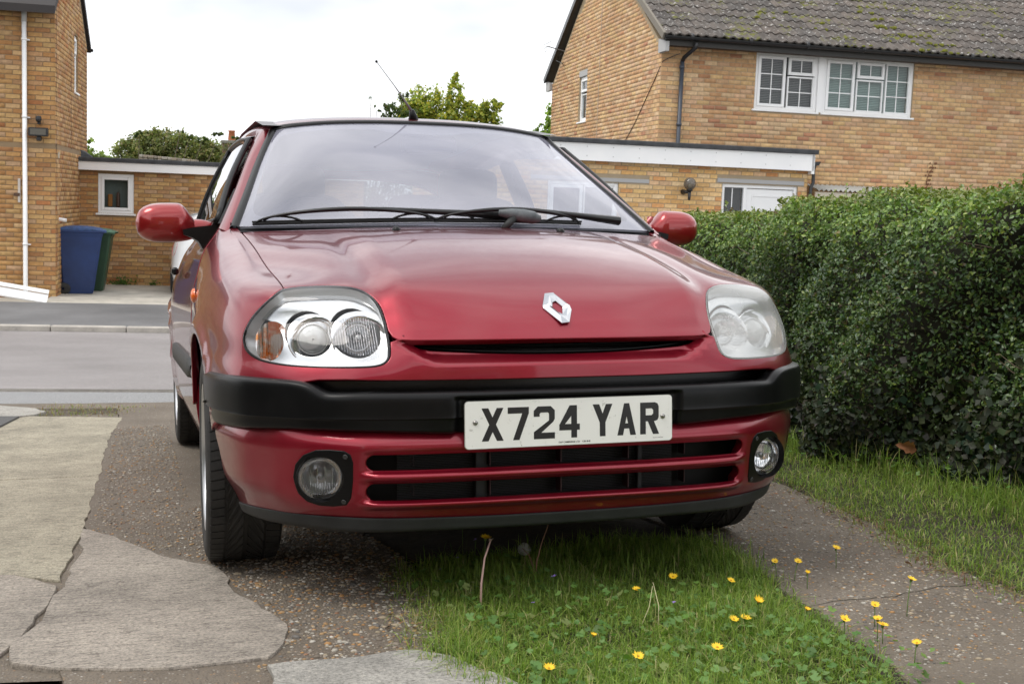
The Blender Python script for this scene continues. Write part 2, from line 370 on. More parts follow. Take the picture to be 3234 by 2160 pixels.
# bonnet outline: front edge, along the lamp, gap line, rear edge
lin = lambda a, b, n: [(a[0]+(b[0]-a[0])*i/n, a[1]+(b[1]-a[1])*i/n) for i in range(n)]
i0 = min(range(len(LENS)), key=lambda i: math.hypot(LENS[i][0]-2.127, LENS[i][1]-3.0)); i1 = min(range(len(LENS)), key=lambda i: math.hypot(LENS[i][0]-3.95, LENS[i][1]-5.05))
lam = LENS[i1:i0+1] if i1 <= i0 else LENS[i1:]+LENS[:i0+1]
lam = lam[::-1]                                     # from the bonnet's front corner up and out to the gap line
def shrink(pts, c, du, dv): return [(u+(du if u < c[0] else -du), v+(dv if v < c[1] else -dv)) for u, v in pts]
cL = (3.7, 3.5)
def grow(poly, d):
    n = len(poly); o = []
    for i in range(n):
        a, b = poly[i-1], poly[(i+1) % n]; t = (b[0]-a[0], b[1]-a[1]); L = math.hypot(*t)+1e-9; o.append((poly[i][0]+t[1]/L*d, poly[i][1]-t[0]/L*d))
    return o
def area(p): return sum(p[i][0]*p[(i+1) % len(p)][1]-p[(i+1) % len(p)][0]*p[i][1] for i in range(len(p)))/2
if area(LENS) < 0: LENS = LENS[::-1]
LOUT = grow(LENS, .045)                              # opening in the panels
near = lambda p: min(LOUT, key=lambda q: math.hypot(q[0]-p[0], q[1]-p[1]))
edge = [near(p) for p in lam]
edge = [edge[0]] + [e for a, e in zip(edge, edge[1:]) if e != a]
edge = [(u, v) for u, v in edge if v > 3.06 and u < 3.97]
half = [(0, 3.035), (1.0, 3.03), (1.8, 3.03), (1.98, 3.06)] + [(2.04, 3.16)] + [e for e in edge if e[1] > 3.2] + [(3.965, 5.12), (3.965, 6), (3.965, 7), (3.965, 8), (3.965, 8.62)]
rear = [(3.8, 8.66), (3, 8.67), (2, 8.67), (1, 8.67)]
bon = half + rear
bon = bon + [(-u, v) for u, v in bon[::-1] if u > 0]
panel('bonnet', SA, bon, [], .125, PAINT, car, sgn=1, thick=.02, rad=.003)
# ---- front panel + wings (one skin from the bumper to the bonnet and back to the doors)
inv_side = lambda y, z, g: SA.inv((y, z), (1, 2), g)
ARC = (.775, .292, .345)
def arch_pts(a0, a1, n, g=(7.0, 1.5)):
    o = []
    for i in range(n+1):
        a = R(a0+(a1-a0)*i/n); g = inv_side(ARC[0]-ARC[2]*math.cos(a), ARC[1]+ARC[2]*math.sin(a), g); o.append(g)
    return o
arch = arch_pts(19.5, 160.5, 22, (6.2, .2))
wing_half = [(0, 1.30), (1, 1.30), (2, 1.32), (3, 1.35), (3.5, 1.33), (3.9, 1.2), (4.4, 1.0), (5, .8), (5.9, .5)] + arch + [(7.93, .1)] + [(7.93, v) for v in (1, 2, 3, 4, 5, 6, 7, 8)] + [(7.9, 9.0), (7, 9.0), (6, 9.0), (5, 9.0), (4.06, 8.95), (4.045, 8), (4.045, 7), (4.045, 6), (4.045, 5.25)]
# join with the opening of the lamp: walk the lamp outline from the gap line round the outside to the bonnet corner
def walk(poly, start, end, direction):
    n = len(poly); d = lambda p, q: math.hypot(p[0]-q[0], p[1]-q[1])
    i = min(range(n), key=lambda k: d(poly[k], start)); j = min(range(n), key=lambda k: d(poly[k], end)); o = []
    while True:
        o.append(poly[i]);
        if i == j: break
        i = (i+direction) % n
    return o
W1 = walk(LOUT, (4.05, 5.05), (2.08, 2.93), -1)
if min(p[1] for p in W1) > 2: W1 = walk(LOUT, (4.05, 5.05), (2.08, 2.93), 1)
ps = lambda pts: [SA.inv((x, z), (0, 2), (x/.2, 2.4)) for x, z in pts]
wing_half += W1 + [(2.0, 2.96), (1.90, 2.955)] + ps([(.366, .638), (.358, .629), (.344, .622), (.322,.6165),(.26,.6125),(.2,.610),(.1,.607),(0,.606)])
full = [p for p in wing_half if p[0] > 0]; full = [(0, 1.30)] + full + [ps([(0, .606)])[0]] + [(-u, v) for u, v in full[::-1]]
ps = lambda pts: [SA.inv((x, z), (0, 2), (x/.2, 2.4)) for x, z in pts]
slit = ps([(-.360,.634),(-.350,.624),(-.325,.617),(-.2,.610),(0,.606),(.2,.610),(.325,.617),(.350,.624),(.360,.634),(.352,.6385),(.2,.6390),(0,.6392),(-.2,.6390),(-.352,.6385)])
panel('front_panel', SA, full, [], .13, PAINT, car, thick=.014, rad=.003)
# air slit insert
mb = MB(); xs = np.linspace(-.375, .375, 25)
yc = lambda x: .055 + .42*x*x
for (dy, z0, z1) in ((.030, .606, .618), (.075, .600, .655)):
    pts = [(x, yc(x)+dy) for x in xs]
    V = [(x, y, z0+.03*abs(x)**2) for x, y in pts]+[(x, y, z1) for x, y in pts]; n = len(pts); mb.add(V, [(i, i+1, n+i+1, n+i) for i in range(n-1)])
    V = [(x, y, z1) for x, y in pts]+[(x, y+.06, z1) for x, y in pts]; mb.add(V, [(i, i+1, n+i+1, n+i) for i in range(n-1)])
mb.build('slit_backing', DARK, car)
for zz, dy in ((.6120, .012), (.627, .040)):
    m2 = MB(); m2.tube([(x*.94, yc(x*.94)+dy, zz+.19*abs(x)**2.6) for x in xs], .0042 if zz < .62 else .003, 6); m2.build('slit_bar', BPL, car, True)
V = []
for x in np.linspace(-.70, .70, 31):
    y_ = .075+.30*abs(x)**2.4; V += [(x, y_+.016, .572), (x, y_+.016, .50)]
mo('bumper_gap_backing', V, [(2*i, 2*i+1, 2*i+3, 2*i+2) for i in range(30)], mat('gap_black', (.009, .009, .010), .25), car, smooth=True)
# ---- headlamps
_gu, _gv = np.meshgrid(np.linspace(1.6, 5.8, 150), np.linspace(1.2, 5.6, 150)); _GP = SA(_gu, _gv).reshape(-1, 3)
def clampV(V, gap=.007):
    V = np.array(V); 
    for i in range(len(V)):
        k = np.argmin((_GP[:, 0]-abs(V[i, 0]))**2+(_GP[:, 2]-V[i, 2])**2); V[i, 1] = max(V[i, 1], _GP[k, 1]+gap)
    return V
def bh_(x, z, r, side, sx=1):
    o = []
    for a in np.linspace(0, 2*math.pi, 29)[:-1]:
        xx, zz = x+r*sx*math.cos(a), z+r*math.sin(a); g = SA.inv((xx, zz), (0, 2), (xx/.2, 3.2))
        for _ in range(2): p, n, _, _ = SA.frame(*g); q = p-n*.024; g = SA.inv((p[0]+(xx-q[0]), p[2]+(zz-q[2])), (0, 2), g)
        o.append((g[0]*side, g[1]))
    return o
def frame_at(S, u, v, off): p, n, a, b = S.frame(u, v); return p+n*off
LREV = [p for p in LENS]
for side in (-1, 1):
    poly = LENS if side > 0 else mir(LENS)
    clear = side < 0
    hl = panel('headlight', SA, poly, [], .12, LENSC if clear else LENSH, car, thick=.006, rad=.004, offset=.001)
    tag(hl, label='clear headlamp with bright reflectors' if clear else 'clouded milky headlamp')
    # housing: walls and back plate
    L = np.array(dens(poly, .10)); p, n, a, b = SA.frame(L[:, 0], L[:, 1])
    bk = p*1.0; bk = p-n*.004; b2 = p-n*.012; cen = b2.mean(0); b3 = b2+(cen-b2)*.05-n*.017
    k = len(L); V = np.concatenate([bk, b2, b3]); F = []
    for r in (0, 1):
        for i in range(k): j = (i+1) % k; F.append((r*k+i, r*k+j, (r+1)*k+j, (r+1)*k+i))
    mo('lamp_wall', V, F, PALEW, hl, smooth=True)
    m_ = panel('lamp_backplate', SA, [tuple(q) for q in (np.array(poly)*.985+np.array([cL[0]*side, cL[1]])*.015)], [bh_(.485, .660, .0585, side), bh_(.588, .6565, .0535, side), bh_(.683, .640, .050, side, .80)], .16, CHRB, hl, thick=.003, rad=.0015, offset=-.024, dd=.06)
    def bowl(nm, x, z, r, depth, tilt=0, fl=.006, m=CHR):
        g = SA.inv((x*side, z), (0, 2), (x*side/.2, 3.2)); p, n, du, dv = SA.frame(*g); n = np.array(n)
        ax = Vector((.10*side, -1, .02)).normalized()
        c = Vector(p)-Vector(n)*.020-ax*.002
        q = ax.to_track_quat('Z', 'Y').to_matrix()
        prof = [(r*1.06, -.004), (r*1.04, .0), (r, -.001)]+[(r*t, -depth*(1-t*t)) for t in (.92, .8, .65, .5, .35, .2, .06)]
        mbb = MB().lathe(prof, n=40); V = clampV([tuple(c+q @ Vector(v)) for v in mbb.v])
        return mo(nm, V, mbb.f, m, hl, smooth=True), c, q
    _, c, q = bowl('main_reflector', .485, .6600, .0600, .040)
    mbb = MB().lathe([(.034, .0), (.033, .006), (.028, .006), (.0275, -.02)], n=36); mo('lamp_ring', clampV([tuple(c+q @ Vector((v[0], v[1], v[2]-.030))) for v in mbb.v]), mbb.f, CHRB, hl, smooth=True)
    mbb = MB().lathe([(.009, -.03), (.0095, -.012), (.006, -.008), (.001, -.006)], n=16); mo('bulb', [tuple(c+q @ Vector(v)) for v in mbb.v], mbb.f, mat('bulb_glass', (.5, .5, .5), .1, .6), hl, smooth=True)
    _, c, q = bowl('dip_reflector', .588, .6565, .0560, .038)
    prof = [(.0335, -.022), (.0335, -.006)]+[(.0325*math.cos(t), -.006+.020*math.sin(t)) for t in np.linspace(0, 1.5, 9)]
    mbb = MB().lathe(prof, n=40); mo('projector_lens', clampV([tuple(c+q @ Vector((v[0], v[1], v[2]-.004))) for v in mbb.v]), mbb.f, nmat('projector_glass', lambda t, b: None, col=(.42, .44, .44) if 1 else 0, rough=.08, spec=.9, coat=1), hl, smooth=True)
    mbb = MB().lathe([(.038, -.024), (.0375, -.004), (.0345, -.004), (.034, -.02)], n=36); mo('lamp_ring', clampV([tuple(c+q @ Vector((v[0], v[1], v[2]-.004))) for v in mbb.v]), mbb.f, CHRB, hl, smooth=True)
    # indicator chamber: ribbed, amber bulb inside
    g = SA.inv((.683*side, .640), (0, 2), (4.6*side, 2.9)); p, n, du, dv = SA.frame(*g); c = Vector(p)-Vector(n)*.022; ax = Vector((.25*side, -1, .0)).normalized(); q = ax.to_track_quat('Z', 'Y').to_matrix()
    rx, rz = .040, .052; mbb = MB(); K = 26
    V = []; Fc = []
    for i in range(K+1):
        s_ = -1+2*i/K; h = rz*math.sqrt(max(0, 1-s_*s_*.985)); zz = .0016*(1 if i % 2 else -1)
        V += [(s_*rx, -h, zz-.012*(1-s_*s_)), (s_*rx, h, zz-.012*(1-s_*s_))]
    Fc = [(2*i, 2*i+2, 2*i+3, 2*i+1) for i in range(K)]
    q2 = Matrix((Vector((1, 0, 0))-ax*ax.x, ax.cross(Vector((1, 0, 0))), ax)).transposed()
    q2 = q2.to_3x3(); q2.col[0] = q2.col[0].normalized(); q2.col[1] = Vector((0, 0, 1))-ax*ax.z; q2.col[1] = q2.col[1].normalized()
    mo('indicator', clampV([tuple(c+q2 @ Vector(v)) for v in V]), Fc, nmat('indicator_reflector', lambda t, b: t.links.new(ramp(t, noise(t, 30, 3).outputs[0], [(.40, (.72, .70, .70)), (.55, (.75, .30, .08)), (.66, (.8, .7, .66))]), b.inputs['Base Color']), rough=.16, metal=.9) if clear else mat('indicator_dull', (.72, .62, .52), .3, .7), hl)
    # optical ribs moulded in the lens in front of the main lamp
    rb = MB(); g = SA.inv((.485*side, .66), (0, 2), (2.6*side, 3.3))
    for xi in np.linspace(-.040, .050, 17):
        g = SA.inv(((.485+xi)*side, .62), (0, 2), (2.6*side, 2.6)); hh = .048*math.sqrt(max(.03, 1-(xi/.058)**2)); line = []
        for zz in np.linspace(-hh, hh*.80, 7):
            gg = SA.inv(((.485+xi)*side, .66+zz), (0, 2), g); pp, nn, _, _ = SA.frame(*gg); line.append(tuple(pp-nn*.004))
        rb.tube(line, .0011, 4, False)
    rb.build('lens_ribs', gmat('rib_glass', (.62, .63, .64), 2.6, .05), hl, True)
    seal = MB(); L = np.array(dens(poly, .15)); p, n, _, _ = SA.frame(L[:, 0], L[:, 1]); pp = [tuple(a) for a in (p-n*.002)]; seal.tube(pp+[pp[0]], .0034, 5, False); seal.build('lamp_seal', BPL, hl, True)
# ---- bumper band
def odens(P, d):
    o = []
    for a, b in zip(P, P[1:]):
        k = max(1, int(math.ceil(math.hypot(b[0]-a[0], b[1]-a[1])/d))); o += [(a[0]+(b[0]-a[0])*j/k, a[1]+(b[1]-a[1])*j/k) for j in range(k)]
    return o+[P[-1]]
STX = [(0, -.012), (.2, -.010), (.29, -.006), (.4, .010), (.52, .044), (.575, .072), (.62, .10), (.70, .170), (.757, .245), (.797, .37), (.812, .50), (.816, .62)]
ZT = [.529, .529, .529, .529, .529, .531, .551, .556, .557, .556, .553, .550]
ZB = [.426, .427, .428, .432, .436, .437, .437, .434, .430, .424, .415, .405]
rows = []
for fz, dy in (('t', .050), ('t', .026), ('t2', .010), ('t3', .002), ('m', .0), ('g0', .0), ('g1', .0), ('g2', .0065), ('b0', .010), ('b1', .016), ('b2', .034)):
    row = []
    for i, ((x, y), zt, zb) in enumerate(zip(STX, ZT, ZB)):
        z = {'t': zt-.004 if dy > .04 else zt, 't2': zt-.003, 't3': zt-.012, 'm': (zt+.47)/2, 'g0': .474, 'g1': .4685, 'g2': .465, 'b0': (zb+.46)/2, 'b1': zb+.005, 'b2': zb}[fz]
        sx = 1 if i > 8 else 0; nx, ny = ((0, 1), (-.1, 1), (-.1, 1), (-.15, 1), (-.35, .9), (-.45, .85), (-.5, .8), (-.65, .7), (-.8, .5), (-.95, .25), (-1, .1), (-1, .05))[i]
        row.append((x+nx*dy, y+ny*dy, z))
    rows.append(row)
def modB(P, u, v):
    P = np.array(P); x = np.abs(P[..., 0]); z = P[..., 2]
    w_ = (1-ss(x, .272, .288))*(1-ss(z, .508, .520)); P[..., 1] += w_*.016
    return P
SB = Loft(rows, mod=modB)
band = [(0, .05), (2, .05), (4, .05), (6, .05), (8, .05), (9.5, .05), (10.2, .05), (10.45, 1), (10.4, 2), (10.35, 3), (10.22, 4), (10.0, 5), (9.85, 6), (9.75, 7), (9.6, 8), (9.5, 9), (9.45, 10), (8, 9.9), (6, 9.9), (4, 9.9), (2, 9.9), (0, 9.9)]
band = odens(band, .4); band = band+[(-u, v) for u, v in band[::-1] if u > 0]
panel('bumper', SB, band, [], .16, BPL, car, thick=.01, rad=.002, sgn=-1)
# ---- lower bumper skin with lamp and air openings
GC = [
 [(0,.050,.452),(.2,.050,.452),(.4,.066,.452),(.52,.10,.452),(.64,.160,.452),(.69,.22,.452),(.735,.30,.452),(.765,.42,.452),(.775,.50,.452)],
 [(0,.008,.41),(.2,.008,.41),(.4,.024,.41),(.52,.060,.41),(.64,.138,.41),(.70,.206,.41),(.751,.29,.41),(.785,.42,.41),(.793,.48,.41)],
 [(0,.012,.36),(.2,.012,.36),(.4,.028,.36),(.52,.066,.36),(.64,.142,.36),(.70,.212,.36),(.748,.295,.36),(.779,.42,.36),(.787,.47,.36)],
 [(0,.022,.30),(.2,.022,.30),(.4,.038,.30),(.52,.078,.30),(.64,.155,.30),(.696,.225,.30),(.741,.305,.30),(.768,.41,.30),(.773,.45,.30)],
 [(0,.038,.255),(.2,.038,.255),(.4,.054,.256),(.52,.094,.258),(.63,.166,.260),(.682,.235,.262),(.722,.312,.262),(.748,.40,.262),(.752,.44,.262)],
 [(0,.058,.222),(.2,.059,.223),(.4,.076,.226),(.52,.116,.228),(.62,.19,.228),(.668,.25,.228),(.705,.32,.226),(.728,.40,.222),(.732,.43,.220)],
]
def modC(P, u, v):
    P = np.array(P); x = np.abs(P[..., 0]); z = P[..., 2]
    wx = 1-ss(x, .455, .50)
    for zc in (.333, .264): P[..., 1] -= wx*.013*np.exp(-((z-zc)/.010)**2)
    for z0, z1 in ((.343, .386), (.274, .316)): P[..., 1] += wx*.010*ss(z, z0-.006, z0+.004)*(1-ss(z, z1-.004, z1+.012))
    return P
SCc = Loft(GC, mod=modC)
def pc(pts): return [SCc.inv((x, z), (0, 2), (x/.17, 2.5)) for x, z in pts]
def slot(zb, zt, xe): 
    h = (zt-zb)/2; zc = (zt+zb)/2; L = [(-xe+h-h*math.cos(t)*1.0 if 0 else -xe+h-h*math.sin(t), zc-h*math.cos(t)) for t in np.linspace(0, math.pi, 9)]
    Rr = [(-x, z) for x, z in L[::-1]]; return pc(L+[(-.2, zt), (0, zt), (.2, zt)]+Rr+[(.2, zb), (0, zb), (-.2, zb)])
FOG = [(-.056,.0),(-.052,.030),(-.036,.053),(-.010,.066),(.020,.068),(.050,.066),(.062,.058),(.068,.040),(.069,0),(.066,-.045),(.058,-.062),(.030,-.067),(0,-.066),(-.025,-.058),(-.045,-.038)]
fogc = (.577, .327)
def fogpoly(side, k=1.0): return pc([((fogc[0]-dx*k)*side, fogc[1]+dz*k) for dx, dz in FOG])
arcC = []
g = (7.6, 1.0)
for a in np.linspace(26, -18, 10):
    g = SCc.inv((ARC[0]-ARC[2]*math.cos(R(a)), ARC[1]+ARC[2]*math.sin(R(a))), (1, 2), g); arcC.append((min(g[0], 8.2), min(max(g[1], .05), 4.9)))
lo = [(0, .1), (1, .1), (2, .1), (3, .1), (4, .1), (5, .1), (6, .1), (7, .1)]+[p for p in arcC]+[(7.4, 4.95), (6.5, 4.95), (5, 4.95), (4, 4.95), (3, 4.95), (2, 4.95), (1, 4.95), (0, 4.95)]
lo = lo+[(-u, v) for u, v in lo[::-1] if u > 0]
panel('lower_bumper', SCc, lo, [slot(.346, .385, .483), slot(.275, .3165, .481), fogpoly(1), fogpoly(-1)], .11, PAINT, car, thick=.03, rad=.004, dd=.05, sgn=-1)
# ribs and dark radiator behind the slots
mb = MB(); xs2 = np.linspace(-.62, .62, 29); yb = lambda x: .095+.42*abs(x)**2.6
V = [(x, yb(x), .245) for x in xs2]+[(x, yb(x), .44) for x in xs2]; mb.add(V, [(i, i+1, 30+i, 29+i) for i in range(28)])
V = [(x, yb(x), .245) for x in xs2]+[(x, .62, .225) for x in xs2]; mb.add(V, [(i, i+1, 30+i, 29+i) for i in range(28)]); mb.build('radiator_cover', DARK, car, fix=False)
mb = MB()
for i in range(34): mb.box((-.40, .084, .262+i*.004), (.30, .088, .2635+i*.004))
mb.build('radiator', mat('radiator_metal', (.03, .03, .032), .5, .5), car)['kind'] = 'stuff'
for lo_, hi_ in (((-.215, .066, .25), (-.185, .083, .40)), ((.20, .066, .25), (.213, .083, .40)), ((-.185, .068, .325), (.20, .083, .336))): MB().box(lo_, hi_, .002).build('radiator_bracket', mat('radiator_metal'), car)
for x in (-.36, -.183, -.007, .169, .333):
    y = .012+abs(x)**3*.9
    for z0, z1 in ((.347, .384), (.276, .316)): MB().box((x-.0014, y+.034, z0), (x+.0014, y+.07, z1)).build('slot_rib', mat('dull_dark_red', (.03, .004, .006), .6), car)
# number plate recess wall is part of the bumper; fog lamps
for side in (-1, 1):
    fl = empty('fog_lamp'); fl.parent = car
    h = pc([(fogc[0]*side+math.cos(t)*.0515, fogc[1]+.0005+math.sin(t)*.052) for t in np.linspace(0, 2*math.pi, 33)[:-1]])
    panel('fog_surround', SCc, fogpoly(side, .985), [h], .08, BPL, fl, thick=.02, rad=.0025, dd=.05, sgn=-1, offset=.002)
    p, n, _, _ = SCc.frame(*pc([(fogc[0]*side, fogc[1])])[0]); c = Vector(p)
    ax = Vector((.12*side, -1, 0)).normalized(); q = ax.to_track_quat('Z', 'Y').to_matrix()
    def lp(nm, prof, m, dz=0, n=40): b_ = MB().lathe(prof, n=n); return mo(nm, [tuple(c+q @ Vector((v[0], v[1], v[2]+dz))) for v in b_.v], b_.f, m, fl, smooth=True)
    lp('fog_ring', [(.056, .0), (.0545, -.004), (.0515, -.012), (.0505, -.03)], BPL, .002)
    lp('fog_bowl', [(.0505, -.004), (.049, -.012), (.042, -.024), (.03, -.034), (.015, -.040), (.002, -.041)], FOGB, -.010)
    lp('fog_lens', [(.0500, .0), (.045, .0035), (.035, .007), (.02, .0095), (.001, .0105)], LENSC, -.012)
    lp('bulb_shield', [(.008, -.03), (.008, -.014), (.006, -.012), (.001, -.012)], mat('shield_metal', (.25, .25, .26), .3, 1), -.008, 20)
    rb = MB()
    for i, xi in enumerate(np.linspace(-.040, .040, 15)):
        hh = math.sqrt(.046**2-xi*xi); rb.tube([(xi, -hh, .001), (xi, -hh*.5, .004), (xi, -.012 if i % 3 else hh*.6, .006)], .0013, 4, False)
    mo('lens_ribs', [tuple(c+q @ Vector((v[0], v[1], v[2]-.013))) for v in rb.v], rb.f, gmat('rib_glass', (.62, .63, .64), 2.6, .05), fl, smooth=True)
    for dx, dz in ((.0525, .054), (.0525, -.054)):
        p, n, _, _ = SCc.frame(*pc([((fogc[0]-dx)*side, fogc[1]+dz)])[0]); b_ = MB().lathe([(.0062, 0), (.0055, .0015), (.003, .0005), (.0005, 0)], n=12); q3 = Vector(-n).to_track_quat('Z', 'Y').to_matrix()
        mo('screw', [tuple(Vector(p)-Vector(n)*.003+q3 @ Vector(v)) for v in b_.v], b_.f, mat('screw_head', (.06, .06, .06), .5, .3), fl, smooth=True)
# ---- lip
GL = [[(x, y, z) for x, y, z in r] for r in (
 [(0,.056,.2265),(.2,.057,.2275),(.4,.074,.230),(.52,.113,.232),(.62,.186,.232),(.668,.246,.232),(.705,.316,.230),(.728,.396,.226),(.732,.43,.224)],
 [(0,.051,.2235),(.2,.052,.2245),(.4,.069,.227),(.52,.108,.229),(.619,.182,.229),(.669,.244,.229),(.708,.315,.227),(.732,.396,.223),(.736,.43,.221)],
 [(0,.054,.208),(.2,.055,.209),(.4,.072,.211),(.52,.111,.212),(.615,.185,.212),(.664,.247,.212),(.702,.318,.210),(.726,.398,.207),(.730,.43,.205)],
 [(0,.060,.196),(.2,.061,.197),(.4,.078,.198),(.52,.117,.199),(.606,.191,.199),(.655,.252,.199),(.693,.322,.198),(.717,.400,.197),(.721,.43,.196)],
 [(0,.085,.190),(.2,.086,.191),(.4,.10,.192),(.52,.138,.192),(.595,.21,.192),(.64,.27,.192),(.675,.34,.192),(.695,.41,.191),(.70,.44,.191)])]
SL = Loft(GL); lp_ = [(0, 0.02), (4, 0.02), (7, .02), (7.9, .02), (7.9, 2), (7.9, 3.98), (7, 3.98), (4, 3.98), (0, 3.98)]; lp_ = odens(lp_, .5); lp_ += [(-u, v) for u, v in lp_[::-1] if u > 0]
panel('bumper_lip', SL, lp_, [], .2, GPL, car, thick=.004, rad=.001, sgn=-1)
# ---- number plate
pl = empty('number_plate'); pl.parent = car
def rrect(w_, h_, r, n=5):
    o = []
    for cx, cz, a0 in ((w_/2-r, h_/2-r, 0), (-w_/2+r, h_/2-r, 90), (-w_/2+r, -h_/2+r, 180), (w_/2-r, -h_/2+r, 270)):
        for i in range(n+1): a = R(a0+90*i/n); o.append((cx+r*math.cos(a), cz+r*math.sin(a)))
    return o
PM = Matrix.Translation((0, .0, .4505)) @ Matrix.Rotation(R(-.15), 4, 'Y') @ Matrix.Rotation(R(-1.0), 4, 'X')
def plate_mat(t, b):
    n = noise(t, 55, 6, .75); a = ramp(t, n.outputs[0], [(.30, (.5, .49, .45)), (.38, (.93, .93, .89))]); n2 = noise(t, 9, 3); c = mixc(t, ramp(t, n2.outputs[0], [(.35, (0, 0, 0)), (.8, (.25, .25, .25))]), a, (.84, .83, .76)); t.links.new(c, b.inputs['Base Color'])
WPL = nmat('white_plate', plate_mat, rough=.28, coat=.4)
def pm(name, mb_, m, par): 
    o = mb_.build(name, m, par); o.data.transform(PM); return o
pm('plate_backing', MB().prism(rrect(.520, .1110, .009), -.004, .001), mat('plate_edge', (.5, .5, .46), .4), pl)
pm('plate_face', MB().prism(rrect(.5180, .1090, .0085), -.0046, -.0039), WPL, pl)
BLK = mat('plate_black', (.012, .012, .014), .35, coat=.3)
def glyph(ch, x0, x1):
    z0, z1 = -.0405+.0025, .0385; w_ = x1-x0; s = .0146; Z = lambda t: z0+(z1-z0)*t; X = lambda t: x0+w_*t; out = []
    def stroke(a, b, wd=s):
        a = Vector(a); b = Vector(b); d = (b-a).normalized(); n = Vector((-d.y, d.x))*wd/2; out.append([tuple(a+n), tuple(a-n), tuple(b-n), tuple(b+n)])
    def poly(*p): out.append([(x, z) for x, z in p])
    sw = s/w_; sh = s/(z1-z0)
    if ch == 'X':
        for f in (0, 1):
            g = (lambda t: X(t)) if f == 0 else (lambda t: X(1-t)); k = sw*1.12
            poly((g(0), z1), (g(k), z1), (g(1), z0), (g(1-k), z0))
    if ch == '7':
        poly((x0, z1), (x1, z1), (x1, z1-s), (x0, z1-s)); poly((x1, z1-s+.0002), (x1-s*1.12, z1-s+.0002), (X(.24), z0), (X(.24)+s*1.08, z0))
    if ch == '2':
        poly((x0, z0), (x1, z0), (x1, z0+s), (x0, z0+s))
        pts = [(x0, z1-.024), (x0, z1-.010), (x0+.010, z1), (x1-.010, z1), (x1, z1-.010), (x1, z1-.030), (x1-.004, z1-.037), (x0+s*1.25, z0+s-.0002), (x0, z0+s-.0002), (x0, z0+s+.002), (x1-s, z1-.037+.0035), (x1-s, z1-.017), (x1-s-.003, z1-s), (x0+s+.003, z1-s), (x0+s, z1-.017), (x0+s, z1-.024)]
        out.append(pts)
    if ch == '4':
        xv = x0+w_*.58; poly((xv, z1), (xv+s, z1), (xv+s, z0), (xv, z0)); zb = z0+.018
        poly((x0, zb), (x1, zb), (x1, zb+s), (x0, zb+s)); poly((xv+.001, z1), (xv-.004, z1), (x0, zb+s-.002), (x0, zb+.001), (x0+s*.95, zb+s-.0005), (xv+.001, z1-.024))
    if ch == 'Y':
        xm = (x0+x1)/2; poly((x0, z1), (x0+s*1.15, z1), (xm+s/2, z0+.035), (xm-s/2, z0+.033)); poly((x1, z1), (x1-s*1.15, z1), (xm-s/2, z0+.035), (xm+s/2, z0+.033)); poly((xm-s/2, z0+.0345), (xm+s/2, z0+.0345), (xm+s/2, z0), (xm-s/2, z0))
    if ch == 'A':
        xm = (x0+x1)/2; poly((x0, z0), (x0+s, z0), (xm+s*.45, z1), (xm-s*.45, z1)); poly((x1, z0), (x1-s, z0), (xm-s*.45, z1), (xm+s*.45, z1)); poly((X(.22), z0+.016), (X(.78), z0+.016), (X(.70), z0+.016+s*.85), (X(.30), z0+.016+s*.85))
    if ch == 'R':
        poly((x0, z0), (x0+s, z0), (x0+s, z1), (x0, z1)); zt = z1; zm = z0+.031; r = .010
        out.append([(x0+s-.001, zt), (x1-r, zt), (x1-r*.3, zt-r*.3), (x1, zt-r), (x1, zm+r), (x1-r*.3, zm+r*.3), (x1-r, zm), (x0+s-.001, zm), (x0+s-.001, zm+s), (x1-s-.004, zm+s), (x1-s, zm+s+.004), (x1-s, zt-s-.004), (x1-s-.004, zt-s), (x0+s-.001, zt-s)])
        poly((X(.40), zm+.001), (X(.40)+s*1.1, zm+.001), (x1+.001, z0), (x1+.001-s*1.1, z0))
    return out
import bmesh
def polyobj(name, polys, y0, y1, m, par, M=None):
    bm = bmesh.new()
    for k, P in enumerate(polys):
        T = tess(P)
        yy = y0-.00004*k
        vs = [bm.verts.new((x, yy, z)) for x, z in P]; 
        for t in T:
            try: bm.faces.new([vs[i] for i in t])
            except ValueError: pass
    me = bpy.data.meshes.new(name); bmesh.ops.recalc_face_normals(bm, faces=bm.faces); bm.to_mesh(me); bm.free(); me.materials.append(m); o = bpy.data.objects.new(name, me); COL.objects.link(o)
    for p_ in me.polygons:
        if p_.normal.y > 0: p_.flip()
    if M is not None: me.transform(M)
    o.parent = par; return o
def tess(P):
    from mathutils.geometry import tessellate_polygon
    return tessellate_polygon([[Vector((x, 0, z)) for x, z in P]])
for ch, a, b in (('X', .0400, .0930), ('7', .1032, .1550), ('2', .1668, .2190), ('4', .2300, .2815), ('Y', .3140, .3645), ('A', .3770, .4250), ('R', .4360, .4845)):
    polyobj('plate_letter', glyph(ch, a-.26, b-.26), -.0049, 0, BLK, pl, PM)
def text_mesh(name, s, size, loc, m, par, M, align='CENTER', bold=0):
    cu = bpy.data.curves.new(name, 'FONT'); cu.body = s; cu.size = size; cu.align_x = align; cu.offset = bold; cu.fill_mode = 'FRONT'
    to = bpy.data.objects.new(name, cu); COL.objects.link(to); dg = bpy.context.evaluated_depsgraph_get(); dg.update(); me = bpy.data.meshes.new_from_object(to.evaluated_get(dg)); bpy.data.objects.remove(to)
    me.name = name; me.materials.clear(); me.materials.append(m); me.transform(M @ Matrix.Translation(loc) @ Matrix.Rotation(R(90), 4, 'X')); o = bpy.data.objects.new(name, me); COL.objects.link(o); o.parent = par; return o
text_mesh('plate_small_print', 'DAP CAMBRIDGE LTD    CB5 8HE', .0054, (.008, -.0050, -.0495), BLK, pl, PM, bold=.0001)
text_mesh('plate_small_print', 'Tennants AutoPlate', .0034, (.222, -.0050, -.0475), BLK, pl, PM)
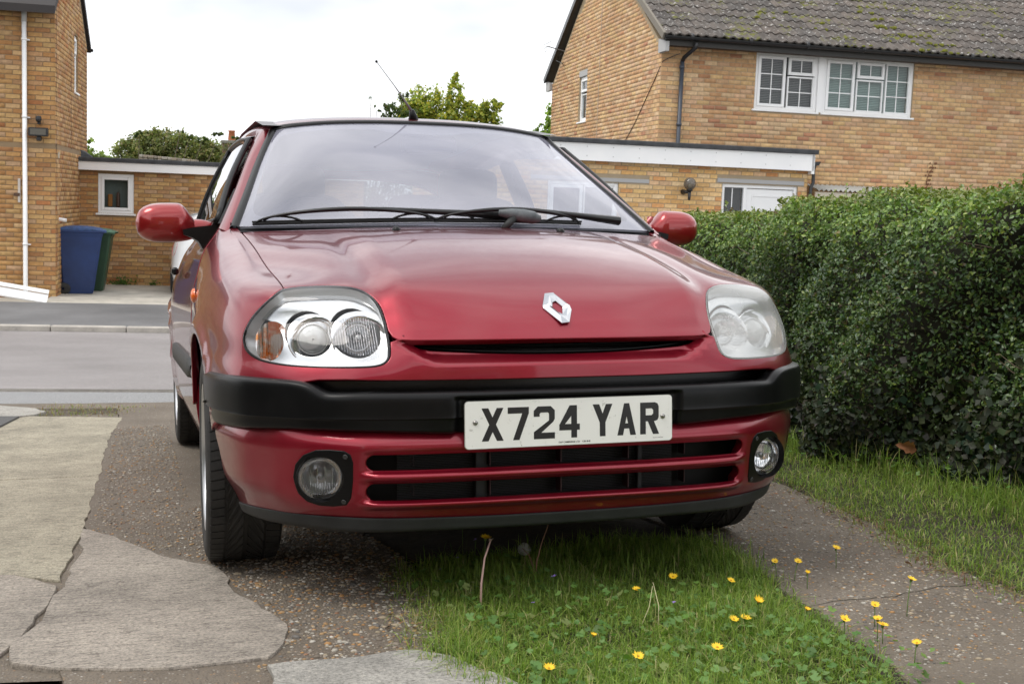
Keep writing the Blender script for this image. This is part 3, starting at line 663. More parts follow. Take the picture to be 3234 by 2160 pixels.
for x, z in ((-.235, .006), (.235, .004)):
    b_ = MB().lathe([(.0062, 0), (.0058, .002), (.004, .0038), (.001, .0045)], n=16); q3 = Vector((0, -1, 0)).to_track_quat('Z', 'Y').to_matrix(); o = mo('plate_screw', [tuple(Vector((x, -.0046, z))+q3 @ Vector(v)) for v in b_.v], b_.f, mat('screw_steel', (.35, .34, .32), .3, .9), pl, smooth=True); o.data.transform(PM)
# ---- badge on the bonnet: open diamond
gu, gv = SA.inv((.0, .703), (0, 2), (0, 4)); p, n, du, dv = SA.frame(gu, gv); p = Vector(p); n = Vector(n); ex = Vector((1, 0, 0)); ez = (-ex.cross(n)).normalized()
if ez.z < 0: ez = -ez
O_ = [(.0, .0400), (.0075, .0390), (.0310, .0045), (.0315, -.004), (.0075, -.0400), (-.0075, -.0400), (-.0315, -.004), (-.0310, .0045), (-.0075, .0390)]
KZ = .93/max(.4, ez.z)
O_ = [(-.0195, .0365), (.0035, .0385), (.0345, .0060), (.0355, -.0055), (.0190, -.0365), (-.0010, -.0385), (-.0355, -.0010), (-.0350, .0050)]
I_ = [(-.0035, .0230), (.0150, .0040), (.0075, -.0200), (-.0115, .0020)]
O_ = [(a, b*KZ) for a, b in O_]; I_ = [(a, b*KZ) for a, b in I_]
bd = empty('bonnet_badge'); bd.parent = car
def badge():
    V = []; F = []; P3 = lambda a, h: tuple(p+ex*a[0]+ez*a[1]+n*h)
    nO = len(O_); M_ = [((a[0]*.80), a[1]*.80) for a in O_]; In = []
    for a in O_:   # nearest point of the hole outline in the same direction
        best = None; ang = math.atan2(a[1], a[0])
        for i in range(4):
            q0, q1 = I_[i], I_[(i+1) % 4]
            for t in np.linspace(0, 1, 21):
                c = (q0[0]+(q1[0]-q0[0])*t, q0[1]+(q1[1]-q0[1])*t); dd_ = abs((math.atan2(c[1], c[0])-ang+math.pi) % (2*math.pi)-math.pi)
                if best is None or dd_ < best[0]: best = (dd_, c)
        In.append(best[1])
    rings = [(O_, .0005), (O_, .0035), ([((m_[0]+i_[0])/2, (m_[1]+i_[1])/2) for m_, i_ in zip(O_, In)], .0105), (In, .0035), (In, .0005)]
    for rr, h in rings: V += [P3(a, h) for a in rr]
    for r in range(len(rings)-1):
        for i in range(nO): j = (i+1) % nO; F.append((r*nO+i, r*nO+j, (r+1)*nO+j, (r+1)*nO+i))
    return mo('badge_diamond', V, F, SIL, bd)
badge()
# ---- windscreen, roof, pillars
SW = Loft([
 [(0,.935,.944),(.2,.945,.944),(.4,.985,.943),(.55,1.035,.942),(.640,1.072,.941),(.686,1.098,.940)],
 [(0,1.13,1.082),(.18,1.140,1.081),(.365,1.17,1.076),(.505,1.215,1.070),(.585,1.255,1.064),(.628,1.288,1.060)],
 [(0,1.36,1.218),(.16,1.366,1.217),(.33,1.39,1.212),(.455,1.43,1.203),(.530,1.468,1.194),(.567,1.500,1.187)],
 [(0,1.600,1.335),(.14,1.603,1.334),(.29,1.614,1.329),(.405,1.632,1.320),(.470,1.648,1.312),(.503,1.664,1.305)],
])
def sq(u0, u1, v0, v1, d=.3): return [(u0, v0), (u1, v0), (u1, v1), (u0, v1)]
ws = panel('windscreen', SW, smoothpoly(dens(sq(-4.93, 4.93, .02, 2.97), 1.0), 1), [], .22, WSG, car, thick=.004, rad=.001)
# dotted black print round the glass, on the inner face
inner = smoothpoly([(-4.30, .36), (-3, .27), (0, .25), (3, .27), (4.30, .36), (4.42, 1.2), (4.30, 2.45), (4.05, 2.72), (3.0, 2.80), (1.1, 2.80), (.8, 2.62), (-.8, 2.62), (-1.1, 2.80), (-3.0, 2.80), (-4.05, 2.72), (-4.30, 2.45), (-4.42, 1.2)], 2)
panel('windscreen_border', SW, sq(-4.97, 4.97, .0, 3.0), [inner], .25, mat('black_enamel', (.03, .03, .035), .4), ws, thick=.001, rad=.0005, offset=-.006)
# rubber trims: pillar strips and top strip
for side in (-1, 1):
    L = []
    for v in np.linspace(-.02, 3.0, 22):
        p, n, du, dv = SW.frame(5.03*side, v); L.append((p, n, du/np.linalg.norm(du)*side))
    V = []; 
    for p, n, d in L:
        for k, h in ((-.016, .001), (-.012, .007), (.004, .009), (.012, .004), (.014, -.012)): V.append(tuple(p+d*k+n*h))
    mo('windscreen_trim', V, [(i*5+j, i*5+j+1, (i+1)*5+j+1, (i+1)*5+j) if side > 0 else (i*5+j, (i+1)*5+j, (i+1)*5+j+1, i*5+j+1) for i in range(21) for j in range(4)], BPL, car, smooth=True)
V = []; K = 41
for u in np.linspace(-4.98, 4.98, K):
    p, n, du, dv = SW.frame(u, 3.0); d = dv/np.linalg.norm(dv)
    for k, h in ((-.014, .0005), (-.011, .005), (.006, .007), (.012, .002), (.013, -.01)): V.append(tuple(p+d*k+n*h))
mo('windscreen_trim', V, [(i*5+j, (i+1)*5+j, (i+1)*5+j+1, i*5+j+1) for i in range(K-1) for j in range(4)], BPL, car, smooth=True)
# roof
SR = Loft([
 [(0,1.617,1.342),(.14,1.620,1.341),(.29,1.631,1.336),(.405,1.650,1.327),(.470,1.665,1.319),(.505,1.684,1.311),(.532,1.72,1.300),(.545,1.74,1.288)],
 [(0,1.80,1.378),(.15,1.80,1.377),(.30,1.81,1.371),(.42,1.82,1.360),(.485,1.83,1.348),(.522,1.84,1.335),(.548,1.85,1.318),(.560,1.86,1.300)],
 [(0,2.25,1.402),(.155,2.25,1.401),(.31,2.25,1.396),(.435,2.25,1.386),(.50,2.25,1.373),(.537,2.25,1.358),(.562,2.25,1.338),(.575,2.25,1.315)],
 [(0,2.9,1.392),(.155,2.9,1.391),(.31,2.9,1.386),(.43,2.9,1.375),(.495,2.9,1.362),(.53,2.9,1.347),(.556,2.9,1.325),(.57,2.9,1.300)],
 [(0,3.38,1.350),(.15,3.38,1.349),(.30,3.37,1.344),(.41,3.35,1.335),(.47,3.33,1.324),(.505,3.31,1.310),(.532,3.29,1.290),(.548,3.28,1.265)],
])
panel('roof', SR, dens(sq(-7, 7, 0, 4), .5), [], .2, PAINT, car, thick=.01, rad=.002)
# rails closing the roof edge down to the side glass
for side in (-1, 1):
    V = []; K = 24
    for t in np.linspace(0, 1, K):
        p = SR.raw(7.0*side, 4*t); yy = float(p[1]); zt = 1.262+.045*min(1, (yy-1.70)/.5) if yy < 2.5 else 1.307-.05*((yy-2.5)/.8)
        V += [(p[0], yy, p[2]), (side*(abs(p[0])*.45+.597*.55), yy, p[2]*.5+zt*.5+.008), (side*.600, yy, zt), (side*.56, yy, zt-.03), (side*.50, yy, zt+.01)]
    mo('roof_rail', V, [(i*5+j, i*5+j+1, (i+1)*5+j+1, (i+1)*5+j) for i in range(K-1) for j in range(4)], PAINT, car, smooth=True)
# A pillars (painted): between windscreen trim and side window
for side in (-1, 1):
    rows = []
    for t, (a, b, c, d) in {0: ((.700,1.108,.940),(.712,1.130,.948),(.722,1.165,.952),(.720,1.20,.952)), 1: ((.640,1.300,1.060),(.653,1.322,1.070),(.662,1.350,1.072),(.663,1.385,1.066)), 2: ((.578,1.512,1.186),(.592,1.535,1.198),(.602,1.562,1.200),(.606,1.60,1.192)), 3: ((.513,1.676,1.303),(.535,1.70,1.305),(.553,1.735,1.295),(.566,1.775,1.280))}.items():
        rows.append([(p[0]*side, p[1], p[2]) for p in (a, b, c, d)])
    SP = Loft(rows, mirrored=False)
    panel('windscreen_pillar', SP, dens(sq(0, 3, -.12, 3.0), .3), [], .2, PAINT, car, thick=.01, rad=.001, sgn=side)
# ---- body side: doors, rear quarter, sill
ys = [1.15, 1.7, 2.3, 2.75, 3.2, 3.5, 3.66]
prof = [(.955, .716, 0), (.907, .748, .0), (.86, .778, 0), (.80, .795, 0), (.76, .805, 0), (.70, .812, 0), (.645, .815, 0), (.53, .810, 0), (.40, .803, 0), (.30, .785, 0), (.21, .745, 0)]
def side_mod(P, u, v):
    P = np.array(P); y = P[..., 1]; z = P[..., 2]; s = np.sign(P[..., 0])
    r = np.hypot(y-3.247, z-.30); P[..., 0] += s*.018*np.exp(-((r-.36)/.035)**2)
    return P
for side in (-1, 1):
    rows = []
    for z, x, _ in prof:
        row = []
        for y in ys:
            zz = z+(.035*ss(y, 1.15, 3.2)*ss(z, .7, .95)); xx = x+(.012*ss(y, 1.15, 2.2))*(1-2.6*ss(z, .72, .93)*ss(y, 1.2, 2.2)) - (.02*ss(y, 2.9, 3.3)+.12*ss(y, 3.25, 3.75)**1.5)
            row.append((xx*side, y-.0*ss(z, .3, .9)*ss(y, 3.2, 3.7), zz))
        rows.append(row)
    SS = Loft(rows, mirrored=False, mod=side_mod)
    iv = lambda y, z, g=(2, 5): SS.inv((y, z), (1, 2), g)
    door = [(0.03, .0), (1, 0), (2, 0), (2.25, 0)]+[iv(2.44, .955, (2.2, .3)), iv(2.47, .80, (2.3, 3)), iv(2.46, .55, (2.3, 7)), iv(2.40, .30, (2.2, 9)), iv(2.34, .255, (2.2, 9.4))]+[(1, 9.5), (0.03, 9.5)]
    sg = side if side > 0 else side
    d_ = panel('door', SS, door, [], .2, PAINT, car, thick=.012, rad=.002, sgn=-side*-1 if False else side*-1)
    ra = []; g = (5.0, 9)
    for a in np.linspace(0, 180, 19): ra.append(iv(3.247+.345*math.cos(R(a)), .292+.345*math.sin(R(a)), g)); g = ra[-1]
    g0 = ra[0]
    q = [iv(2.455, .985, (2.3, .3)), (3, 0), (4, 0), (5, 0), (5.95, 0), (5.95, 5), (5.95, 9.0)]+[iv(3.62, .28, (5.8, 9.2))]+ra+[iv(2.86, .25, (3.1, 9.5)), iv(2.37, .25, (2.1, 9.5)), iv(2.415, .30, (2.2, 9)), iv(2.475, .55, (2.3, 7)), iv(2.485, .80, (2.3, 3))]
    panel('rear_wing', SS, q, [], .2, PAINT, car, thick=.012, rad=.002, sgn=-side)
    panel('sill', SS, [(-.05, 9.53), (3.1, 9.53), (3.1, 10), (-.05, 10)], [], .2, PAINT, car, thick=.012, rad=.002, sgn=-side)
    # rubbing strip and door handle, filler
    mb = MB(); pts = []
    for t in np.linspace(0, 1, 20):
        y = 1.19+t*1.24; uu, v_ = iv(y, .505-.01*t, (1+t, 7)); p, n, _, _ = SS.frame(uu, v_); n = -n*side; pts.append(p+n*.006)
    V = []
    for i, p in enumerate(pts):
        k = 1 if 0 < i < 19 else .4
        for dx, dz in ((-.006, -.032), (.008, -.028), (.011, 0), (.008, .028), (-.006, .032)): V.append((p[0]+side*dx*k, p[1], p[2]+dz*k))
    mo('rubbing_strip', V, [(i*5+j, (i+1)*5+j, (i+1)*5+j+1, i*5+j+1) if side < 0 else (i*5+j, i*5+j+1, (i+1)*5+j+1, (i+1)*5+j) for i in range(19) for j in range(4)], GPL, car, smooth=True)
    MB().box((min(.812*side, .838*side), 2.22, .795), (max(.812*side, .838*side), 2.37, .825), .008).build('door_handle', BPL, d_)
    # side window with black frame line
    A_ = [(.724,1.24,.965),(.735,1.8,.975),(.735,2.42,.985)]; B_ = [(.585,1.70,1.268),(.592,2.0,1.290),(.594,2.42,1.302)]
    Wn = Loft([[(x*side, y, z) for x, y, z in A_], [((a[0]*.5+b[0]*.5+.012)*side, (a[1]+b[1])/2, (a[2]+b[2])/2) for a, b in zip(A_, B_)], [(x*side, y, z) for x, y, z in B_]], mirrored=False)
    panel('door_window', Wn, dens(sq(0, 2, 0, 2), .25), [], .2, SDG, car, thick=.004, rad=.001, sgn=side)
    fr = [Wn(u, 0.0) for u in np.linspace(2, 0, 8)]+[Wn(0, v) for v in np.linspace(0, 2, 9)]+[Wn(u, 2) for u in np.linspace(0, 2, 8)]+[Wn(2, v) for v in np.linspace(2, 0, 8)]
    MB().tube([tuple(p) for p in fr], .012, 6, False).build('window_frame', BPL, car, True)
    A_ = [(.735,2.50,.985),(.728,2.9,.992),(.705,3.28,1.00)]; B_ = [(.594,2.50,1.302),(.590,2.8,1.295),(.577,3.10,1.270)]
    Wq = Loft([[(x*side, y, z) for x, y, z in A_], [((a[0]*.5+b[0]*.5+.012)*side, (a[1]+b[1])/2, (a[2]+b[2])/2) for a, b in zip(A_, B_)], [(x*side, y, z) for x, y, z in B_]], mirrored=False)
    panel('rear_side_window', Wq, dens(sq(0, 2, 0, 2), .25), [], .2, SDG, car, thick=.004, rad=.001, sgn=side)
    # rear pillar and B pillar
    V = []
    for z, x0, y0, x1, y1 in ((.99, .722, 3.27, .66, 3.60), (1.10, .668, 3.20, .615, 3.52), (1.20, .622, 3.14, .575, 3.44), (1.285, .572, 3.08, .54, 3.34)):
        V += [(x0*side, y0, z), ((x0+x1)/2*side+.012*side, (y0+y1)/2, z), (x1*side, y1, z)]
    mo('rear_pillar', V, [(i*3+j, i*3+j+1, (i+1)*3+j+1, (i+1)*3+j)[::side] for i in range(3) for j in range(2)], PAINT, car, smooth=True)
    V = [(.737*side, 2.40, .975), (.737*side, 2.53, .98), (.598*side, 2.40, 1.31), (.598*side, 2.53, 1.31)]
    mo('door_pillar', V+[(x-.03*side, y, z) for x, y, z in V], [(0, 1, 3, 2), (4, 6, 7, 5), (0, 2, 6, 4), (1, 5, 7, 3)], BPL, car)
    # side repeater, triangle behind the mirror
    g = inv_side(1.02, .735, (7.6, 4.6)); p, n, _, _ = SA.frame(g[0]*side, g[1])
    MB().lathe([(.022, 0), (.021, .006), (.014, .011), (.001, .013)], n=20, sc=(1.4, 1, 1)).build('side_repeater', mat('orange_plastic', (.75, .13, .01), .2, coat=.6), car, True).matrix_local = Matrix.Translation(p) @ Vector((side, 0, 0)).to_track_quat('Z', 'Y').to_matrix().to_4x4()
    # door mirror
    mr = empty('door_mirror'); mr.parent = car
    V = []; F = []; K1, K2 = 28, 22
    for i in range(K1+1):
        t = -1+2*i/K1   # along x: -1 outer, 1 inner
        e = 3.0; prof_r = (1-abs(t)**e)**(1/2.4) if abs(t) < 1 else 0
        cxx = .875-.098*t if True else 0
        inn = ss(t, .35, 1.0); hz = .0625*prof_r*(1-.35*inn)+.0001; hy = .062*prof_r*(1-.25*inn)+.0001
        cz = .962+.002*t-.024*inn; cy = 1.355
        for k in range(K2):
            a = 2*math.pi*k/K2; ca, sa = math.cos(a), math.sin(a); ex = .82
            V.append((cxx*side, cy-math.copysign(abs(ca)**ex, ca)*hy*(1 if ca > 0 else .55), cz+math.copysign(abs(sa)**ex, sa)*hz))
    for i in range(K1):
        for k in range(K2): f = (i*K2+k, i*K2+(k+1) % K2, (i+1)*K2+(k+1) % K2, (i+1)*K2+k); F.append(f)
    o = mo('mirror_shell', V, F, nmat('mirror_paint', lambda t, b: (setattr(b.inputs['Coat Weight'], 'default_value', 1), setattr(b.inputs['Coat Roughness'], 'default_value', .05)), col=(.30, .010, .012), metal=.45, rough=.28), mr, smooth=True)
    b_ = bmesh.new(); b_.from_mesh(o.data); bmesh.ops.recalc_face_normals(b_, faces=b_.faces); b_.to_mesh(o.data); b_.free()
    V = []; F = []
    for i in range(13):   # painted arm to the door
        t = i/12; cx_ = .80-.062*t; hz = .030*(1-t)+.023*t; zc = .944-.002*t+.004*math.sin(t*3)
        for k in range(14):
            a = 2*math.pi*k/14; V.append((cx_*side, 1.35-.03*(1-t*.3)*math.cos(a), zc+hz*math.sin(a)))
    F = [(i*14+k, i*14+(k+1) % 14, (i+1)*14+(k+1) % 14, (i+1)*14+k)[::-side] for i in range(12) for k in range(14)]
    mo('mirror_arm', V, F, MATS['mirror_paint'], mr, smooth=True)
    # black foot: runs under the arm and down the door corner
    pts = [(.828, .922), (.80, .912), (.783, .900), (.772, .880), (.764, .850), (.758, .822), (.748, .825), (.735, .875), (.722, .935), (.716, .985), (.722, .992), (.742, .952), (.80, .945), (.83, .938)]
    mb = MB().prism([(x*side, z) for x, z in pts], 1.27, 1.36); mb.build('mirror_foot', BPL, mr, auto=35)
    tri_ = [(.7275, 1.19, .955), (.7275, 1.36, .955), (.664, 1.37, 1.075)]
    mo('mirror_triangle', [(x*side, y, z) for x, y, z in tri_]+[((x-.02)*side, y, z) for x, y, z in tri_], [(0, 1, 2), (5, 4, 3), (0, 3, 4, 1), (1, 4, 5, 2), (2, 5, 3, 0)], BPL, mr)
    V = [(.80*side, 1.393, .915), (.955*side, 1.393, .915), (.955*side, 1.393, 1.005), (.80*side, 1.393, 1.005)]
    mo('mirror_glass', V, [(0, 1, 2, 3)], mat('mirror_silver', (.8, .8, .8), .02, 1), mr)
# ---- tailgate, rear bumper (seen from elsewhere and through the glass)
ST = Loft([
 [(0,3.42,1.335),(.25,3.41,1.330),(.44,3.37,1.315),(.52,3.33,1.295)],
 [(0,3.56,1.15),(.27,3.545,1.15),(.49,3.50,1.14),(.59,3.46,1.13)],
 [(0,3.66,.99),(.30,3.645,.99),(.54,3.60,.985),(.66,3.54,.98)],
 [(0,3.72,.80),(.31,3.705,.80),(.56,3.665,.80),(.70,3.60,.80)],
 [(0,3.74,.60),(.32,3.725,.60),(.57,3.69,.60),(.715,3.62,.60)],
 [(0,3.75,.40),(.32,3.735,.40),(.58,3.70,.40),(.72,3.62,.40)],
 [(0,3.70,.25),(.32,3.69,.25),(.58,3.66,.25),(.70,3.58,.25)]])
gl_ = smoothpoly([(-2.7, .25), (2.7, .25), (2.75, 1.75), (-2.75, 1.75)], 2)
panel('tailgate', ST, dens(sq(-3, 3, 0, 4.2), .3), [gl_], .2, PAINT, car, thick=.02, rad=.002, sgn=1)
panel('rear_window', ST, gl_, [], .2, gmat('rear_glass', (.30, .35, .33), 1.25), car, thick=.004, rad=.001, sgn=1)
panel('rear_bumper', ST, dens(sq(-3, 3, 4.25, 6), .3), [], .2, BPL, car, thick=.02, rad=.002, sgn=1)
# ---- scuttle, wipers, washer jets, aerial
mb = MB(); xs = np.linspace(-.675, .675, 41); V = []
for x in xs:
    g = SA.inv((x, 8.6), (0, 0), (x/.18, 8.6)) if 0 else None
    yb_ = .875+.34*x*x; V += [(x, yb_, .928-.012*x*x), (x, yb_+.035, .922-.012*x*x), (x, yb_+.075, .941)]
mb.add(V, [(i*3+j, (i+1)*3+j, (i+1)*3+j+1, i*3+j+1) for i in range(40) for j in range(2)]); mb.build('scuttle_panel', BPL, car, True, fix=False)
WB = mat('wiper_black', (.010, .010, .011), .38)
def on_glass(x, t, h):       # t: 0 at the bottom of the glass, 1 top
    u = x/.138; v = t*3
    for _ in range(8):
        p = SW.raw(u, v); u += (x-p[0])/.13
    p, n, _, _ = SW.frame(u, v); return p+n*h
def wiper(x0, x1, t0, t1, hub, hubt, nm):
    o = empty('wiper'); o.parent = car
    N_ = 26; P = lambda s, h, dt=0: on_glass(x0+(x1-x0)*s, t0+(t1-t0)*s+dt, h)
    MB().tube([tuple(P(s, .006)) for s in np.linspace(0, 1, N_)], .0045, 5).build('wiper_blade', WB, o, True)
    MB().tube([tuple(P(s, .014)) for s in np.linspace(.0, 1, N_)], .0032, 5).build('wiper_blade_rail', WB, o, True)
    MB().tube([tuple(P(s, .022+.030*math.sin(math.pi*(s-.06)/.88)**.7 if .06 < s < .94 else .018)) for s in np.linspace(.06, .94, 30)], [.0035+.004*math.sin(math.pi*i/29) for i in range(30)], 6).build('wiper_yoke', WB, o, True)
    for a, b in ((.02, .26), (.74, .98)):
        MB().tube([tuple(P(a+(b-a)*s, .012+.020*math.sin(math.pi*s)**.8)) for s in np.linspace(0, 1, 10)], .0036, 5).build('wiper_claw', WB, o, True)
    m_ = P(.5, .052); h = on_glass(hub, hubt, .030)
    MB().tube([tuple(m_), tuple(m_*.8+h*.2+np.array([0, 0, .004])), tuple(m_*.45+h*.55+np.array([0, 0, .003])), tuple(h)], [.006, .007, .009, .015], 8).build('wiper_arm', WB, o, True)
    return o, h
wiper(-.632, -.085, .008, .030, .185, .020, 'a')
wiper(-.10, .395, .028, .030, .530, .012, 'b')
# the arm cap that sticks up in the middle: weathered grey
p = on_glass(.155, .02, .034); V = []; F = []
mb = MB(); pts = [tuple(p+np.array([x, -.035, z])) for x, z in ((-.065, .006), (-.03, .002), (.01, -.003), (.045, -.008), (.068, -.012))]
o = mb.tube(pts, [.009, .017, .021, .020, .010], 14).build('wiper_arm_cap', nmat('weathered_cap', lambda t, b: t.links.new(ramp(t, noise(t, 30, 5, .7).outputs[0], [(.3, (.05, .06, .066)), (.7, (.14, .155, .165))]), b.inputs['Base Color']), rough=.5), car, True)
MB().tube([tuple(p+np.array([-.02, -.04, -.01])), tuple(p+np.array([-.055, -.05, -.045]))], [.014, .010], 8).build('wiper_pivot', GPL, car, True)
for x in (-.252, .252):
    z0 = SA.inv((x, .785), (0, 1), (x/.2, 8.1)); p = SA.raw(*z0); MB().lathe([(.013, 0), (.0125, .008), (.010, .014), (.005, .017), (.0005, .0175)], c=tuple(p), n=14, sc=(1, 1.3, 1)).build('washer_jet', BPL, car, True)
an = empty('aerial'); an.parent = car
MB().tube([(.004, 1.70, 1.345), (.003, 1.69, 1.36), (.0, 1.68, 1.372), (-.006, 1.675, 1.392)], [.022, .019, .015, .009], 12).build('aerial_base', BPL, an, True)
MB().tube([(-.006, 1.675, 1.388), (-.038, 1.665, 1.430), (-.075, 1.66, 1.478), (-.138, 1.655, 1.556)], [.006, .003, .0017, .0013], 8).build('aerial_rod', mat('aerial_grey', (.22, .22, .23), .5), an, True)
MB().lathe([(.001, -.005), (.004, -.003), (.005, 0), (.004, .003), (.001, .005)], c=(-.138, 1.655, 1.556), n=10).build('aerial_tip', BPL, an, True)
# small parts behind the glass
MB().box((.018, 1.575, 1.285), (.052, 1.60, 1.300), .003).build('mirror_mount', DASH, car)
mb = MB(); mb.tube([(.03, 1.60, 1.262), (.03, 1.56, 1.262)], .02, 10); mb.build('inner_mirror_stem', DASH, car, True)
MB().box((-.075, 1.53, 1.225), (.125, 1.555, 1.285), .012).build('inner_mirror', DASH, car)
# ---- interior
SD = [(-.66, 1.02, .90), (.66, 1.02, .90), (.68, 1.55, .93), (-.68, 1.55, .93)]
V = []
for y, z in ((.96, .925), (1.10, .935), (1.35, .945), (1.50, .935), (1.56, .86), (1.57, .62)):
    V += [(x*(.62+.05*ss(y, 1, 1.4))/.62, y, z-.03*abs(x)) for x in np.linspace(-.62, .62, 13)]
mo('dashboard', V, [(i*13+j, i*13+j+1, (i+1)*13+j+1, (i+1)*13+j) for i in range(5) for j in range(12)], DASH, car, smooth=True)
V = [(x, y, .94+.05*math.exp(-((x+.36)/.16)**2)) for y in (1.36, 1.50) for x in np.linspace(-.62, -.10, 14)]
mo('instrument_hood', V, [(j, j+1, 15+j, 14+j) for j in range(13)], DASH, car, smooth=True)
sw_ = MB(); c = Vector((-.36, 1.66, .895)); q = Vector((0, -.86, .42)).to_track_quat('Z', 'Y').to_matrix(); sw_.tube([tuple(c+q @ Vector((.185*math.cos(a), .185*math.sin(a), 0))) for a in np.linspace(0, 2*math.pi, 33)], .014, 8, False); sw_.build('steering_wheel', DASH, car, True)
def seat(x, y, wd, rear=False):
    s_ = empty('seat'); s_.parent = car
    def blob(nm, c, h, par, e=.5):
        V = []; F = []; a, b = 12, 20
        for i in range(a+1):
            th = -math.pi/2+math.pi*i/a
            for k in range(b):
                ph = 2*math.pi*k/b; f = lambda t: math.copysign(abs(t)**e, t); V.append((c[0]+h[0]*f(math.cos(th))*f(math.cos(ph)), c[1]+h[1]*f(math.cos(th))*f(math.sin(ph)), c[2]+h[2]*f(math.sin(th))))
        F = [(i*b+k, i*b+(k+1) % b, (i+1)*b+(k+1) % b, (i+1)*b+k) for i in range(a) for k in range(b)]
        return mo(nm, V, F, FABR, par, smooth=True)
    blob('backrest', (x, y, .80 if rear else .82), (wd, .07, .30), s_); blob('cushion', (x, y-.28, .50), (wd, .28, .08), s_); blob('headrest', (x, y+.03, 1.16 if not rear else 1.10), (wd*.52, .045, .075), s_)
seat(-.36, 2.22, .24); seat(.36, 2.22, .24); seat(-.32, 3.0, .27, True); seat(.32, 3.0, .27, True)
V = [(x, y, z) for y, z in ((1.0, .30), (1.5, .30), (3.5, .34), (3.6, .60)) for x in (-.72, .72)]
mo('cabin_floor', V, [(0, 1, 3, 2), (2, 3, 5, 4), (4, 5, 7, 6)], DARK, car)
V = []
for s_ in (-1, 1): V += [(.70*s_, 1.0, .3), (.70*s_, 3.6, .3), (.70*s_, 3.55, .93), (.70*s_, 1.05, .93)]
mo('door_trim', V, [(0, 1, 2, 3), (7, 6, 5, 4)], DASH, car)['kind'] = 'stuff'
V = [(x*.97, y, z) for y, z in ((1.64, 1.315), (1.9, 1.36), (2.5, 1.378), (3.2, 1.35), (3.46, 1.312)) for x in np.linspace(-.56, .56, 9)]
mo('roof_lining', V, [(i*9+j, i*9+j+1, (i+1)*9+j+1, (i+1)*9+j) for i in range(4) for j in range(8)], mat('lining', (.22, .22, .23), .9), car, smooth=True)
MB().box((-.64, .75, .45), (.64, .90, .84)).build('bulkhead', DARK, car)
MB().box((-.60, .30, .24), (.60, 3.2, .34)).build('underbody', DARK, car)
mb = MB()
for s_ in (-1, 1):
    for yc_ in (.775, 3.247):
        V = []; 
        for a in np.linspace(0, 178, 22):
            for xx in (.735, .50): V.append((xx*s_, yc_+.352*math.cos(R(a)), .295+.352*math.sin(R(a))))
        o = mo('arch_liner', V, [(2*i, 2*i+1, 2*i+3, 2*i+2) for i in range(21)], DARK, car)
# ---- wheels
def wheel(x, y, steer, side):
    wl = empty('wheel'); wl.parent = car; wl.matrix_local = Matrix.Translation((x, y, .291)) @ Matrix.Rotation(R(steer), 4, 'Z')
    RO, W = .2885, .0965     # outward is +x*side
    prof = [(.205, -W*.86), (.222, -W*1.0), (.250, -W*1.04), (.272, -W*.99), (.281, -W*.90), (.2835, -W*.80), (.2850, -W*.4), (.2850, W*.4), (.2835, W*.80), (.281, W*.90), (.272, W*.99), (.250, W*1.04), (.222, W*1.0), (.205, W*.86), (.195, W*.7), (.195, -W*.7), (.205, -W*.86)]
    ty = MB().lathe(prof, ax='x', n=96).build('tyre', RUB, wl, True)
    # tread: slanted blocks between grooves, one relief mesh
    tb = MB(); NB = 70
    def blk(a0, a1, x0, x1, sl, r0=.2840, r1=None):
        V = []
        for r in (r0-.004, r1 or RO):
            for aa, xx in ((a0, x0), (a1, x0), (a1+sl, x1), (a0+sl, x1)):
                rr = r-.006*max(0, (abs(xx)/W-.72)/.28)**1.5 if r > r0 else r; V.append((xx, rr*math.cos(aa), rr*math.sin(aa)))
        tb.add(V, [(4, 5, 6, 7), (0, 1, 5, 4), (1, 2, 6, 5), (2, 3, 7, 6), (3, 0, 4, 7)])
    da = 2*math.pi/NB
    for i in range(NB):
        a = i*da
        blk(a, a+da*.86, -W*.93, -W*.56, -da*.25); blk(a, a+da*.86, W*.56, W*.93, da*.25)
    NB2 = 46; d2 = 2*math.pi/NB2
    for i in range(NB2):
        a = i*d2
        for s_ in (-1, 1): blk(a, a+d2*.72, s_*W*.06, s_*W*.49, d2*1.9)
    o = tb.build('tread_blocks', RUB, wl); o['kind'] = 'stuff'
    rim = MB().lathe([(.1985, W*.84*side), (.2055, W*.90*side), (.2065, W*.97*side), (.2020, W*1.0*side), (.1960, W*.92*side), (.190, W*.55*side), (.188, 0), (.188, -W*.7*side)], ax='x', n=64).build('rim', ALLOY, wl, True)
    for k in range(5):
        a = k*2*math.pi/5+.3; V = []
        for r, wv, xo in ((.03, .022, .62), (.09, .018, .70), (.16, .020, .80), (.193, .030, .86)):
            for t in (-1, 1):
                for xx in (xo, xo-.22): V.append((xx*W*side, r*math.cos(a)-t*wv*math.sin(a), r*math.sin(a)+t*wv*math.cos(a)))
        F = []
        for i in range(3):
            b = i*4; F += [(b, b+4, b+6, b+2), (b+1, b+3, b+7, b+5), (b, b+1, b+5, b+4), (b+2, b+6, b+7, b+3)]
        mb = MB().add(V, F); mb.build('spoke', ALLOY, wl)
    MB().lathe([(.001, W*.68*side), (.03, W*.67*side), (.036, W*.60*side), (.036, W*.2*side)], ax='x', n=24).build('hub_cap', ALLOY, wl, True)
    MB().lathe([(.120, W*.1*side), (.120, W*.05*side), (.02, W*.05*side)], ax='x', n=36).build('brake_disc', mat('brake_steel', (.2, .18, .16), .4, .9), wl, True)
    MB().lathe([(.186, -W*.6*side), (.01, -W*.55*side)], ax='x', n=24).build('wheel_backing', DARK, wl)
wheel(-.706, .775, -1.2, -1); wheel(.703, .775, -1.2, 1); wheel(-.700, 3.247, 0, -1); wheel(.700, 3.247, 0, 1)
# exhaust / silencer far back is hidden; sump guard seen dark under the nose
MB().box((-.45, .40, .17), (.45, .62, .24), .02).build('undertray', DARK, car)
